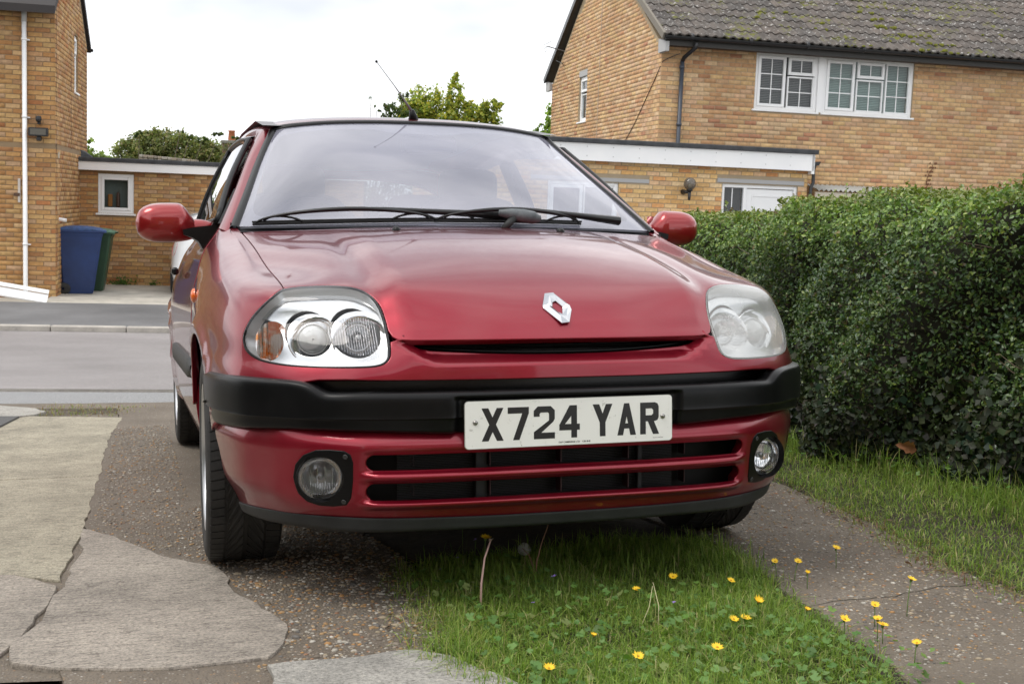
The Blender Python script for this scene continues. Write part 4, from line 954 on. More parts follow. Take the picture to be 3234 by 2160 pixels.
# ================================================================== GROUND
def ter(x, y):
    """world height of the ground at world x, y"""
    x = np.asarray(x, float); y = np.asarray(y, float); b = -x*math.sin(TH)+y*math.cos(TH)
    n = WC[:, 2]; zp = TC[2]-(n[0]*(x-TC[0])+n[1]*(y-TC[1]))/n[2]
    road = np.interp(b, [8.0, 8.78, 8.80, 16.2, 19.4, 22, 26, 60, 200, 900], [-.455, -.470, -.50, -.88, -.83, -.83, -.82, -.8, -.4, 0])
    zp = np.clip(zp, -.55, .12)
    t = ss(b, 6.9, 8.1); return zp*(1-t)+road*t
def sheet(name, poly_sb, dz, m, step=.5, world=True, lab=None, thick=0, parent=None, edge=None, kind='structure'):
    """flat sheet laid on the terrain; polygon in (s, b)"""
    lo = np.min(poly_sb, 0); hi = np.max(poly_sb, 0); L = np.array(dens(poly_sb, step))
    gx, gy = np.meshgrid(np.arange(lo[0]+step/2, hi[0], step), np.arange(lo[1]+step/2, hi[1], step)); P = np.stack([gx.ravel(), gy.ravel()], 1); P = P[pip(P, L)]
    pts = np.concatenate([L, P]); E = [(i, (i+1) % len(L)) for i in range(len(L))]
    V2, _, T, _, _, _ = delaunay_2d_cdt([Vector(p) for p in pts], E, [], 0, 1e-6); V2 = np.array([tuple(p) for p in V2]); T = np.array([t for t in T if len(t) == 3]); T = T[pip(V2[T].mean(1), L)]
    W = AX[None]*V2[:, :1]+BX[None]*V2[:, 1:]; W[:, 2] = ter(W[:, 0], W[:, 1])+dz; F = [tuple(t) for t in T]; k = len(V2)
    if thick:
        n = len(L); W2 = W[:n].copy(); W2[:, 2] -= thick; W = np.concatenate([W, W2]); F += [(i, k+i, k+(i+1) % n, (i+1) % n) for i in range(n)]
    o = mo(name, W, F, m, parent); 
    if kind: o['kind'] = kind
    return o
def f_earth(t, b):
    c = ramp(t, noise(t, 1.3, 8, .65).outputs[0], [(.3, (.05, .06, .02)), (.5, (.07, .085, .03)), (.7, (.09, .075, .045))]); t.links.new(c, b.inputs['Base Color']); bump(t, noise(t, 30, 5).outputs[0], .5, .02)
EARTH = nmat('earth_and_turf', f_earth, rough=.95)
def f_asph(base, var, tint=(1, 1, 1), spk=1.0, patch=.5):
    def f(t, b):
        n = noise(t, .45, 6, .6); v = noise(t, 230, 2, .6); c = ramp(t, n.outputs[0], [(.32, tuple(base*k*(1-var) for k in tint)), (.68, tuple(base*k*(1+var) for k in tint))])
        s = ramp(t, v.outputs[0], [(.36, (.55, .55, .55)), (.52, (1, 1, 1)), (.70, (1.9*spk, 1.85*spk, 1.75*spk))]); c = mixc(t, 1.0, c, s, 'MULTIPLY'); t.links.new(c, b.inputs['Base Color']); bump(t, v.outputs[0], .5, .004)
    return f
ROADM = nmat('road_asphalt', f_asph(.225, .20, (1.05, .98, .98)), rough=.9)
PATHM = nmat('path_asphalt', f_asph(.150, .36, (1.0, 1.0, 1.03), .8), rough=.9)
STRIPM = nmat('strip_asphalt', f_asph(.235, .10, (.99, 1, 1.02)), rough=.9)
def f_conc(base, tone=(1, .95, .86), rib=0, agg=.75):
    def f(t, b):
        n = noise(t, 2.3, 10, .72); c = ramp(t, n.outputs[0], [(.3, tuple(base*k*.62 for k in tone)), (.5, tuple(base*k for k in tone)), (.70, tuple(base*k*1.32 for k in tone))])
        v = noise(t, 130, 4, .8); s = ramp(t, v.outputs[0], [(.38, (.38, .36, .33)), (.48, (.95, .95, .95)), (.58, (1.1, 1.1, 1.08)), (.66, (1.7, 1.62, 1.5))]); c = mixc(t, agg, c, s, 'MULTIPLY'); h = v.outputs[0]
        if rib:
            tc = t.nodes['TC']; mp_ = N(t, 'ShaderNodeMapping'); mp_.inputs['Scale'].default_value = (5.5, 24, 5); t.links.new(tc.outputs['Object'], mp_.inputs[0])
            w = noise(t, 3.4, 9, .82, mp_.outputs[0], .6); k = ramp(t, w.outputs[0], [(.40, (.22, .20, .18)), (.475, (.92, .92, .92)), (.60, (1.2, 1.18, 1.14))]); c = mixc(t, rib, c, k, 'MULTIPLY')
            a = N(t, 'ShaderNodeMath', operation='ADD'); t.links.new(w.outputs[0], a.inputs[0]); t.links.new(v.outputs[0], a.inputs[1]); h = a.outputs[0]
        t.links.new(c, b.inputs['Base Color']); bump(t, h, .55, .006)
    return f
CONC_Y = nmat('mossy_ribbed_concrete', f_conc(.34, (1, .91, .71), .62), rough=.92)
CONC_G = nmat('grey_ribbed_concrete', f_conc(.31, (1, .89, .77), .60), rough=.92)
CONC_L = nmat('pale_concrete', f_conc(.33, (1, .96, .88), .2), rough=.92)
CONC_A = nmat('apron_concrete', f_conc(.42, (1, .94, .82), .0, .3), rough=.92)
def f_agg(t, b):
    vo = noise(t, 150, kind='ShaderNodeTexVoronoi'); n = noise(t, 2.2, 6, .6); nb = noise(t, 20, 4, .6)
    c0 = ramp(t, n.outputs[0], [(.3, (.095, .075, .055)), (.6, (.155, .128, .098)), (.75, (.19, .16, .128))])
    sep = N(t, 'ShaderNodeSeparateColor'); t.links.new(vo.outputs['Color'], sep.inputs[0])
    cc = ramp(t, sep.outputs[0], [(.0, (.34, .31, .27)), (.10, (.12, .10, .08)), (.52, (.17, .14, .115)), (.80, (.21, .165, .12)), (.93, (.30, .18, .095)), (.975, (.48, .45, .41))], 'CONSTANT')
    ed = ramp(t, vo.outputs['Distance'], [(.25, (1, 1, 1)), (.55, (0, 0, 0))]); k = ramp(t, nb.outputs[0], [(.34, (.25, .25, .25)), (.52, (.9, .9, .9))]); f = mixc(t, 1.0, ed, k, 'MULTIPLY')
    t.links.new(mixc(t, f, c0, cc), b.inputs['Base Color']); h = ramp(t, vo.outputs['Distance'], [(.0, (1, 1, 1)), (.6, (0, 0, 0))]); bump(t, h, .55, .006)
AGG = nmat('exposed_aggregate_concrete', f_agg, rough=.85)
# far and near ground as one sheet
gr = np.concatenate([np.linspace(-400, -40, 10), np.linspace(-30, -9, 8), np.arange(-8, 16, .8), np.linspace(17, 40, 8), np.linspace(60, 420, 10)]); gb = np.concatenate([np.linspace(-60, -6, 8), np.arange(-5, 7.2, .6), np.arange(7.2, 9.2, .2), np.linspace(9.4, 24, 20), np.linspace(26, 60, 8), np.linspace(80, 700, 14)])
gs, gb_ = np.meshgrid(gr, gb); W = AX*gs[..., None]+BX*gb_[..., None]; W[..., 2] = ter(W[..., 0], W[..., 1])-.07; nS, nB = len(gr), len(gb)
o = mo('ground', W.reshape(-1, 3), [(j*nS+i, j*nS+i+1, (j+1)*nS+i+1, (j+1)*nS+i) for j in range(nB-1) for i in range(nS-1)], EARTH); o['kind'] = 'structure'
rect = lambda s0, s1, b0, b1: [(s0, b0), (s1, b0), (s1, b1), (s0, b1)]
sheet('road', rect(-30, 40, 8.80, 16.15), 0, ROADM, 1.0)
sheet('near_footpath', [(-30, 7.95), (-4, 7.93), (-1.9, 7.98), (1, 7.9), (40, 7.9), (40, 8.80), (-30, 8.80)], 0.004, STRIPM, .5)
sheet('footpath', rect(-30, 40, 16.30, 19.45), 0.03, PATHM, 1.0)
sheet('garage_apron', rect(-3.0, 4.8, 19.45, 23.75), 0.012, CONC_A, .6, thick=.05)
sheet('house_apron', rect(-12, -3.0, 19.45, 20.80), -.02, CONC_A, .6)
kb = empty('kerb', world=MSB @ Matrix.Translation((-6, 16.22, -.86))); kb['kind'] = 'structure'
kmb = MB().box((0, -.06, -.1), (.905, .065, .055), .012); k0 = None
KERBM = nmat('kerb_concrete', f_conc(.40, (1, .93, .84), 0, .4), rough=.9)
for i in range(12):
    if k0 is None: k0 = kmb.build('kerb_stone', KERBM, kb)
    else: o = k0.copy(); COL.objects.link(o); o.parent = kb; o.location = (i*.915, 0, 0)
sheet('near_kerb', rect(-30, 40, 8.76, 8.83), .010, KERBM, .5, thick=.04)
# drive: everything near is laid out in the car's ground plane (x to the right, y away)
def dsheet(name, poly, z, m, thick=0, rag=.0, seed=1, step=.25, kind='structure', dd=.05):
    L = dens(poly, dd); rr = random.Random(seed)
    if rag:
        n = len(L); ph = [rr.uniform(0, 6.28) for _ in range(6)]; o = []
        for i in range(n):
            a, b = L[i-1], L[(i+1) % n]; t = (b[0]-a[0], b[1]-a[1]); l = math.hypot(*t)+1e-9; s_ = i*dd
            d = rag*(.5*math.sin(s_*17+ph[0])+.3*math.sin(s_*41+ph[1])+.35*math.sin(s_*7+ph[2])+rr.uniform(-.35, .35)); o.append((L[i][0]+t[1]/l*d, L[i][1]-t[0]/l*d))
        L = o
    L = np.array(L); lo = L.min(0); hi = L.max(0); gx, gy = np.meshgrid(np.arange(lo[0], hi[0], step), np.arange(lo[1], hi[1], step)); P = np.stack([gx.ravel(), gy.ravel()], 1); P = P[pip(P, L)]
    if len(P): P = P[np.array([np.hypot(*(L-p).T).min() > dd*.5 for p in P])]
    pts = np.concatenate([L, P]) if len(P) else L; E = [(i, (i+1) % len(L)) for i in range(len(L))]
    V2, _, T, _, _, _ = delaunay_2d_cdt([Vector(p) for p in pts], E, [], 0, 1e-7); V2 = np.array([tuple(p) for p in V2]); T = np.array([t for t in T if len(t) == 3]); T = T[pip(V2[T].mean(1), L)]
    V = np.concatenate([V2, np.full((len(V2), 1), z)], 1); F = [tuple(t) for t in T]; k = len(V); n = len(L)
    if thick:
        A = V[:n].copy(); c = A[:, :2].mean(0); r1 = A.copy(); r1[:, 2] -= .004; r1[:, :2] += (r1[:, :2]-c)*.003; r2 = r1.copy(); r2[:, 2] = z-thick; V = np.concatenate([V, r1, r2])
        F += [(i, k+i, k+(i+1) % n, (i+1) % n) for i in range(n)]+[(k+i, k+n+i, k+n+(i+1) % n, k+(i+1) % n) for i in range(n)]
    o = mo(name, V, F, m, None, world=MCAR); o['kind'] = kind; return o
dsheet('soil', [(-6, -1.6), (5, -1.6), (5, 5.2), (-6, 5.4)], -.035, nmat('dark_soil', lambda t, b: (t.links.new(ramp(t, noise(t, 9, 8, .7).outputs[0], [(.3, (.018, .014, .009)), (.7, (.06, .048, .03))]), b.inputs['Base Color']), bump(t, noise(t, 60, 5).outputs[0], .8, .02)), rough=.95), step=.5, dd=.5)
dsheet('left_driveway_track', [(-1.12, -9), (-.40, -9), (-.40, -1.2), (-.36, -.3), (-.29, .1), (-.27, .6), (-.34, 1.2), (-.34, 4.9), (-1.05, 4.95), (-1.12, 3.5), (-1.14, 2)], .0, AGG, .03, .012, 3)
dsheet('worn_base', [(-2.7, -.12), (-1.3, -.13), (-1.0, -.19), (-.6, -.24), (-.7, .4), (-1.05, 1.3), (-1.08, 5.0), (-2.7, 5.4)], -.006, AGG, 0, 0, 33)
dsheet('right_driveway_track', [(.36, -9), (.36, -1.3), (.49, -.55), (.56, -.1), (.62, .2), (.66, .6), (.60, 1.2), (.58, 4.6), (1.35, 4.5), (1.38, 1.5), (1.30, .9), (1.24, .5), (1.12, .05), (1.14, -.3), (1.2, -1.3), (1.2, -9)], .0, AGG, .03, .012, 4)
dsheet('drive_end', [(-1.9, 4.60), (-1.0, 4.7), (1.4, 4.2), (3.5, 3.6), (3.7, 4.2), (1.5, 4.9), (-1.0, 5.30), (-1.9, 5.5)], -.006, AGG, .03, .01, 5)
dsheet('far_slab', [(-2.6, 2.40), (-1.125, 2.38), (-1.11, 3.45), (-1.055, 4.42), (-1.5, 4.62), (-2.6, 5.0)], .002, CONC_Y, .04, .008, 6)
dsheet('middle_slab', [(-2.6, .95), (-1.30, .76), (-1.18, .66), (-1.15, 1.2), (-1.135, 1.8), (-1.13, 2.37), (-2.6, 2.39)], .001, CONC_Y, .04, .008, 7)
dsheet('near_slab', [(-2.6, -1.0), (-1.30, -.10), (-1.262, .05), (-1.222, .21), (-1.175, .60), (-1.30, .75), (-2.6, .94)], .002, CONC_G, .04, .008, 8)
dsheet('patch_slab', [(-1.15, 1.31), (-1.04, 1.14), (-.94, .87), (-.86, .77), (-.78, .66), (-.75, .52), (-.76, .38), (-.70, .21), (-.67, .10), (-.675, -.02), (-.69, -.12), (-.73, -.17), (-.92, -.185), (-1.06, -.14), (-1.235, -.055), (-1.25, .05), (-1.21, .21), (-1.16, .61), (-1.14, .95)], .006, CONC_G, .02, .009, 9)
dsheet('front_slab', [(-.735, -.235), (-.66, -.232), (-.57, -.24), (-.50, -.222), (-.43, -.225), (-.37, -.285), (-.33, -.37), (-.29, -.46), (-.26, -.60), (-.30, -.95), (-.75, -.95), (-.74, -.45)], .010, CONC_L, .03, .006, 10)
dsheet('broken_slab', [(-1.30, -.14), (-1.1, -.20), (-.92, -.235), (-.77, -.225), (-.755, -.30), (-.76, -.95), (-1.7, -.95)], -.030, nmat('rough_dark_concrete', f_conc(.10, (1, .82, .62), .5, .8), rough=.95), .03, .012, 11)
dsheet('white_slab', [(-2.6, 5.05), (-1.62, 4.58), (-1.53, 4.64), (-1.48, 4.80), (-1.55, 5.0), (-1.75, 5.22), (-2.6, 5.6)], .010, CONC_L, .04, .006, 12)
o = dsheet('drain_cover', [(-2.2, 3.9), (-1.68, 3.95), (-1.60, 4.57), (-2.2, 4.75)], .012, nmat('cover_metal', f_asph(.07, .1), rough=.7), .02, 0, 13, kind=''); tag(o, 'dark flat drain cover beside the yellowish concrete slab', 'drain cover'); del o['kind']
dsheet('lawn_soil', [(-.42, -1.3), (-.38, -.3), (-.33, .1), (-.30, .6), (-.36, 1.2), (-.36, 4.9), (.62, 4.7), (.62, 1.2), (.69, .6), (.64, .2), (.55, -.2), (.50, -.6), (.40, -1.3)], -.008, MATS['dark_soil'], 0, 0, 14)
# pebbles standing proud of the worn concrete near the camera
def pebbles(name, n, region, seed, size=(.0022, .0052), z=.0):
    r = np.random.default_rng(seed); ico = []
    t = (1+5**.5)/2; base = np.array([(-1,t,0),(1,t,0),(-1,-t,0),(1,-t,0),(0,-1,t),(0,1,t),(0,-1,-t),(0,1,-t),(t,0,-1),(t,0,1),(-t,0,-1),(-t,0,1)], float); base /= np.linalg.norm(base, axis=1)[:, None]
    fc = np.array([(0,11,5),(0,5,1),(0,1,7),(0,7,10),(0,10,11),(1,5,9),(5,11,4),(11,10,2),(10,7,6),(7,1,8),(3,9,4),(3,4,2),(3,2,6),(3,6,8),(3,8,9),(4,9,5),(2,4,11),(6,2,10),(8,6,7),(9,8,1)])
    lo = np.min(region, 0); hi = np.max(region, 0); P = r.uniform(lo, hi, (n*3, 2)); P = P[pip(P, region)][:n]; m_ = len(P)
    s = r.uniform(size[0], size[1], m_)*(1+(r.random(m_) < .08)*.7); ang = r.uniform(0, 6.28, m_); el = r.uniform(1, 1.6, m_)
    V = base[None]*np.stack([s*el, s, s*.50], 1)[:, None]*(1+r.uniform(-.15, .15, (m_, 12, 1))); c, sn = np.cos(ang)[:, None], np.sin(ang)[:, None]
    X = V[..., 0]*c-V[..., 1]*sn+P[:, :1]; Y = V[..., 0]*sn+V[..., 1]*c+P[:, 1:]; Z = V[..., 2]+z+.0004
    V = np.stack([X, Y, Z], -1).reshape(-1, 3); F = (fc[None]+np.arange(m_)[:, None, None]*12).reshape(-1, 3)
    pal = np.array([(.24,.20,.16),(.17,.14,.11),(.36,.33,.28),(.46,.43,.38),(.31,.20,.10),(.38,.21,.085),(.27,.14,.08),(.33,.27,.19),(.13,.12,.11)]); pk = r.choice(len(pal), m_, p=[.2,.17,.13,.08,.12,.06,.05,.12,.07]); cc = np.repeat(pal[pk]*r.uniform(.8, 1.15, (m_, 1)), 12, 0)
    o = big(name, V, F, VC('pebble_stone', .7), smooth=True, col=cc, world=MCAR); o['kind'] = 'stuff'; tag(o, 'small flint and orange pebbles set in the worn concrete track', 'pebbles'); return o
def VC(name, rough=.7, spec=.4, fn=None):
    def f(t, b):
        a = N(t, 'ShaderNodeAttribute', attribute_name='tone'); c = a.outputs['Color']
        if fn: c = fn(t, b, c)
        t.links.new(c, b.inputs['Base Color'])
    return nmat(name, f, rough=rough, spec=spec)
pebbles('pebbles', 5200, [(-.78, -.24), (-.34, -.26), (-.28, .1), (-.26, .6), (-.33, 1.2), (-.36, 1.6), (-.8, 1.6), (-.80, .70), (-.70, .25), (-.66, .05), (-.70, -.15)], 21)
pebbles('pebbles', 2600, [(-1.12, 1.2), (-.80, .75), (-.82, 4), (-1.08, 4)], 22, (.002, .0048))
pebbles('pebbles', 3600, [(.50, -.6), (.64, .2), (.66, .7), (.62, 1.5), (1.34, 1.5), (1.28, .8), (1.12, .1), (1.15, -.4), (1.2, -.7)], 23, (.0018, .0046))
for nm, ps_, lb in (('pebbles.001', 0, 'small pebbles in the concrete left of the front tyre'), ('pebbles.002', 0, 'fine pebbles in the right hand concrete track')):
    if nm in bpy.data.objects: bpy.data.objects[nm]['label'] = lb
# ================================================================== BUILDINGS
PALS = {
 'left': [(.40,.24,.095),(.45,.29,.13),(.36,.185,.07),(.30,.145,.065),(.50,.36,.20),(.36,.22,.12),(.33,.12,.045),(.47,.33,.15),(.42,.30,.20)],
 'right': [(.52,.35,.19),(.57,.41,.23),(.46,.28,.15),(.50,.30,.17),(.60,.47,.31),(.54,.38,.26),(.40,.20,.11),(.58,.43,.22),(.47,.33,.21),(.34,.15,.10)],
 'garage': [(.60,.41,.19),(.66,.49,.26),(.58,.36,.14),(.54,.27,.11),(.68,.56,.36),(.60,.44,.30),(.50,.22,.09),(.64,.47,.21)]}
for k_, v_ in list(PALS.items()):
    mean = np.mean(v_, 0); PALS[k_] = [tuple(np.clip((np.array(q)*.70+mean*.30)*np.array([1.17, 1.12, 1.08]), 0, .88)) for q in v_]
PW = {'left': [.17,.15,.14,.10,.10,.12,.03,.11,.08], 'right': [.17,.15,.12,.09,.12,.12,.03,.10,.08,.02], 'garage': [.2,.2,.12,.08,.13,.12,.03,.12]}
def brickcol(t, b, c):
    n = noise(t, 16, 5, .6); s = ramp(t, n.outputs[0], [(.3, (.80, .77, .74)), (.7, (1.14, 1.13, 1.10))]); c = mixc(t, 1.0, c, s, 'MULTIPLY'); n2 = noise(t, 300, 2); bump(t, n2.outputs[0], .35, .002, b)
    n3 = noise(t, .55, 5, .6); w_ = ramp(t, n3.outputs[0], [(.40, (1, 1, 1)), (.72, (.80, .77, .74))]); return mixc(t, 1.0, c, w_, 'MULTIPLY')
BRV = VC('brick_clay', .85, .3, brickcol)
def f_bro(t, b):
    oi = N(t, 'ShaderNodeObjectInfo'); t.links.new(brickcol(t, b, oi.outputs['Color']), b.inputs['Base Color'])
BRO = nmat('brick_clay_single', f_bro, rough=.85, spec=.3)
def f_mort(base):
    def f(t, b):
        c = ramp(t, noise(t, 3, 6, .6).outputs[0], [(.3, tuple(k*.8 for k in base)), (.7, base)]); t.links.new(c, b.inputs['Base Color']); bump(t, noise(t, 120, 3).outputs[0], .4, .003)
    return f
MORT = {'left': nmat('mortar_brown', f_mort((.29, .205, .12)), rough=.95), 'right': nmat('mortar_tan', f_mort((.43, .335, .22)), rough=.95), 'garage': nmat('mortar_grey', f_mort((.42, .34, .235)), rough=.95)}
UPVC = nmat('white_upvc', lambda t, b: t.links.new(ramp(t, noise(t, 2.5, 4).outputs[0], [(.3, (.84, .85, .86)), (.7, (.90, .90, .90))]), b.inputs['Base Color']), rough=.35)
def brick_walls(parent, origin, walls, pal, nsingle=300):
    """walls: list of (base, direction, outward, length, polygon in (d, z), holes [(d0, z0, d1, z1)], phase). Coordinates relative to the building's own (s, b, z) frame"""
    r = random.Random(hash(pal) % 1000 if 0 else len(pal)*7+len(walls)); B = []; P_ = PALS[pal]; Wt = PW[pal]
    for (base, dr, outw, poly, holes, phase) in walls:
        base = Vector(base); dr = Vector(dr); outw = Vector(outw); lo = np.min(poly, 0); hi = np.max(poly, 0); pa = np.array(poly)
        row = 0; z = lo[1]
        while z < hi[1]:
            d = lo[0]-.225+((.1125 if row % 2 else 0)+phase) % .225; hdr = False
            while d < hi[0]:
                L = .215; d0, d1 = d+.005, d+.220
                z0, z1 = z+.005, z+.070
                # clip against the polygon's left and right limits and holes
                a = max(d0, lo[0]); c = min(d1, hi[0]); segs = [(a, c)] if c-a > .02 else []
                for (h0, q0, h1, q1) in holes:
                    if z1 > q0+.004 and z0 < q1-.004:
                        ns = []
                        for (a, c) in segs:
                            if c <= h0 or a >= h1: ns.append((a, c))
                            else:
                                if h0-a > .02: ns.append((a, h0-.003))
                                if c-h1 > .02: ns.append((h1+.003, c))
                        segs = ns
                for (a, c) in segs:
                    mid = ((a+c)/2, (z0+z1)/2)
                    if len(poly) > 4 and not pip(np.array([mid, (a+.01, z1), (c-.01, z1)]), pa).all(): continue
                    B.append((base, dr, outw, a, c, z0, z1, r.uniform(-.0015, .0015)))
                d += .225
            z += .075; row += 1
    # keep the bricks the photo can show
    cen = np.array([tuple(b[0]+b[1]*((b[3]+b[4])/2)+Vector((0, 0, (b[5]+b[6])/2))) for b in B])+np.array(origin); W = cen[:, :1]*AX+cen[:, 1:2]*BX; W[:, 2] = cen[:, 2]
    u, v, d = project(W); vis = (u > -20) & (u < 3254) & (v > -20) & (v < 2180) & (d > 0)
    # which are seen: hidden behind the red car or hedge are not singled out
    hid = ((u > 560) & (u < 2040) & (v > 430) & (v > 400+(u-1740)*1.1)) | ((u > 2040) & (v > 700-(u-2040)*.10))
    sc = np.where(vis & ~hid, 1000-d, -1e6)-np.hypot(u-1617, (v-600))*.004; order = np.argsort(-sc); single = set(int(i) for i in order[:nsingle] if sc[i] > -1e5)
    cols = [tuple(np.array(P_[r.choices(range(len(P_)), Wt)[0]])*r.uniform(.88, 1.10)) for _ in B]
    V = []; F = []; C = []; PR = .007; shared = {}
    for i, (base, dr, outw, a, c, z0, z1, j) in enumerate(B):
        key = (round(c-a, 3), round(z1-z0, 3), tuple(round(q, 2) for q in dr)); w_ = c-a; h = z1-z0; e = .0035
        loc8 = [(0, 0, 0), (w_, 0, 0), (w_, 0, h), (0, 0, h), (e, PR, e), (w_-e, PR, e), (w_-e, PR, h-e), (e, PR, h-e)]
        if i in single:
            if key not in shared:
                vv = [tuple(dr*p[0]+outw*p[1]+Vector((0, 0, p[2]))) for p in loc8]; o = mo('brick', vv, QF, BRO, parent); shared[key] = o.data
                fixn(o.data)
            else: o = bpy.data.objects.new('brick', shared[key]); COL.objects.link(o); o.parent = parent
            o.location = base+dr*a+outw*j+Vector((0, 0, z0)); o.color = (*cols[i], 1)
        elif vis[i] or d[i] < 60:
            k = len(V); V += [tuple(base+dr*(a+p[0])+outw*(p[1]+j)+Vector((0, 0, z0+p[2]))) for p in loc8]; F += [tuple(k+q for q in f) for f in QF]; C += [cols[i]]*8
    if V:
        o = big('brickwork', V, F, BRV, parent, col=np.array(C)); o['kind'] = 'stuff'; fixn(o.data)
QF = [(4, 5, 6, 7), (0, 1, 5, 4), (1, 2, 6, 5), (2, 3, 7, 6), (3, 0, 4, 7)]
def fixn(me):
    b = bmesh.new(); b.from_mesh(me); bmesh.ops.recalc_face_normals(b, faces=b.faces)
    b.to_mesh(me); b.free()
def slab(parent, name, base, dr, outw, poly, holes, m, depth=.10):
    """wall plate with openings: poly and holes in (d, z); thickness goes inwards"""
    base = Vector(base); dr = Vector(dr); outw = Vector(outw)
    loops = [[tuple(p) for p in poly]]+[[(a, b), (c, b), (c, d), (a, d)] for a, b, c, d in holes]; pts = [p for l in loops for p in l]; E = []; k = 0
    for l in loops: E += [(k+i, k+(i+1) % len(l)) for i in range(len(l))]; k += len(l)
    V2, _, T, _, _, _ = delaunay_2d_cdt([Vector(p) for p in pts], E, [], 0, 1e-6); V2 = np.array([tuple(p) for p in V2]); T = [t for t in T if len(t) == 3 and pip(V2[list(t)].mean(0)[None], loops[0])[0] and not any(pip(V2[list(t)].mean(0)[None], l)[0] for l in loops[1:])]
    V = [tuple(base+dr*p[0]+Vector((0, 0, p[1]))) for p in V2]; n = len(V); V += [tuple(base+dr*p[0]-outw*depth+Vector((0, 0, p[1]))) for p in V2]
    F = [tuple(t) for t in T]+[tuple(n+i for i in t[::-1]) for t in T]; k = 0
    for l in loops: F += [(k+i, k+(i+1) % len(l), n+k+(i+1) % len(l), n+k+i) for i in range(len(l))]; k += len(l)
    o = mo(name, V, F, m, parent); fixn(o.data); return o
GLS = gmat('house_glass', (.80, .86, .84), 1.55, .0)
INT = mat('room_dark', (.030, .032, .034), .9)
def window(parent, at, dr, outw, w_, h, cells, sill=True, fw=.055, name='window', back=None, slats=None, recess=.03, top=0):
    """cells: (x0, z0, x1, z1, opening sash?, nx, nz) fractions in metres inside the frame"""
    o = empty(name); o.parent = parent; dr = Vector(dr); outw = Vector(outw)
    M_ = Matrix((dr, -outw, Vector((0, 0, 1)))).transposed().to_4x4(); M_.translation = Vector(at)-outw*recess; o.matrix_local = M_     # local x along, y inwards, z up
    f = MB(); D = .06
    MB().box((0, 0, 0), (fw, D, h), .004).build('frame', UPVC, o); MB().box((w_-fw, 0, 0), (w_, D, h), .004).build('frame', UPVC, o); MB().box((fw, 0.001, 0), (w_-fw, D, fw), .004).build('frame', UPVC, o); MB().box((fw, .001, h-fw), (w_-fw, D, h), .004).build('frame', UPVC, o)
    for (x0, z0, x1, z1, op, nx, nz) in cells:
        s_ = .052 if op else .028; pr = -.016 if op else .004
        sh = MB(); 
        for lo, hi in (((x0, pr, z0), (x0+s_, pr+.05, z1)), ((x1-s_, pr, z0), (x1, pr+.05, z1)), ((x0+s_, pr+.001, z0), (x1-s_, pr+.05, z0+s_)), ((x0+s_, pr+.001, z1-s_), (x1-s_, pr+.05, z1))): sh.box(lo, hi, .005)
        q = sh.build('sash' if op else 'glazing_bead', UPVC, o)
        gx0, gx1, gz0, gz1 = x0+s_, x1-s_, z0+s_, z1-s_
        for i in range(1, nx): xx = gx0+(gx1-gx0)*i/nx; MB().box((xx-.008, pr+.022, gz0), (xx+.008, pr+.030, gz1)).build('glazing_bar', UPVC, o)
        for i in range(1, nz): zz = gz0+(gz1-gz0)*i/nz; MB().box((gx0, pr+.0225, zz-.008), (gx1, pr+.0295, zz+.008)).build('glazing_bar', UPVC, o)
        mo('pane', [(gx0, pr+.033, gz0), (gx1, pr+.033, gz0), (gx1, pr+.033, gz1), (gx0, pr+.033, gz1)], [(0, 1, 2, 3)], GLS, o)
        if slats:
            sb = MB(); z = gz0+.01; 
            while z < gz1: sb.add([(gx0-.02, pr+.10, z), (gx1+.02, pr+.10, z), (gx1+.02, pr+.118, z+.018), (gx0-.02, pr+.118, z+.018)], [(0, 1, 2, 3)]); z += .029
            q = sb.build('blind_slats', slats, o, fix=False); q['kind'] = 'stuff'
    MB().box((.01, .20, .01), (w_-.01, .24, h-.01)).build('room_shade', back or INT, o)
    if sill: MB().box((-.04, -.05-recess*.5, -.035), (w_+.04, .05, -.002), .006).build('sill', UPVC, o)
    if top: MB().box((-.02, -.02, h), (w_+.02, .05, h+top)).build('lintel', mat('lintel_concrete', (.42, .42, .42), .9), o)
    return o
S_ = (1, 0, 0); Bm = (0, -1, 0); Bp = (0, 1, 0); Sm = (-1, 0, 0)
LEAD = nmat('grey_felt', lambda t, b: (t.links.new(ramp(t, noise(t, 6, 6, .7).outputs[0], [(.35, (.035, .037, .042)), (.7, (.075, .078, .083))]), b.inputs['Base Color']), bump(t, noise(t, 90, 4).outputs[0], .5, .006)), rough=.85)
GUT = mat('black_gutter', (.014, .014, .016), .35); GUTG = mat('dark_blue_grey_pipe', (.055, .065, .085), .4); LINT = mat('lintel_concrete', (.42, .42, .42), .9)
def root(name, lab, cat, org): return empty(name, lab, cat, world=MSB @ Matrix.Translation(org))
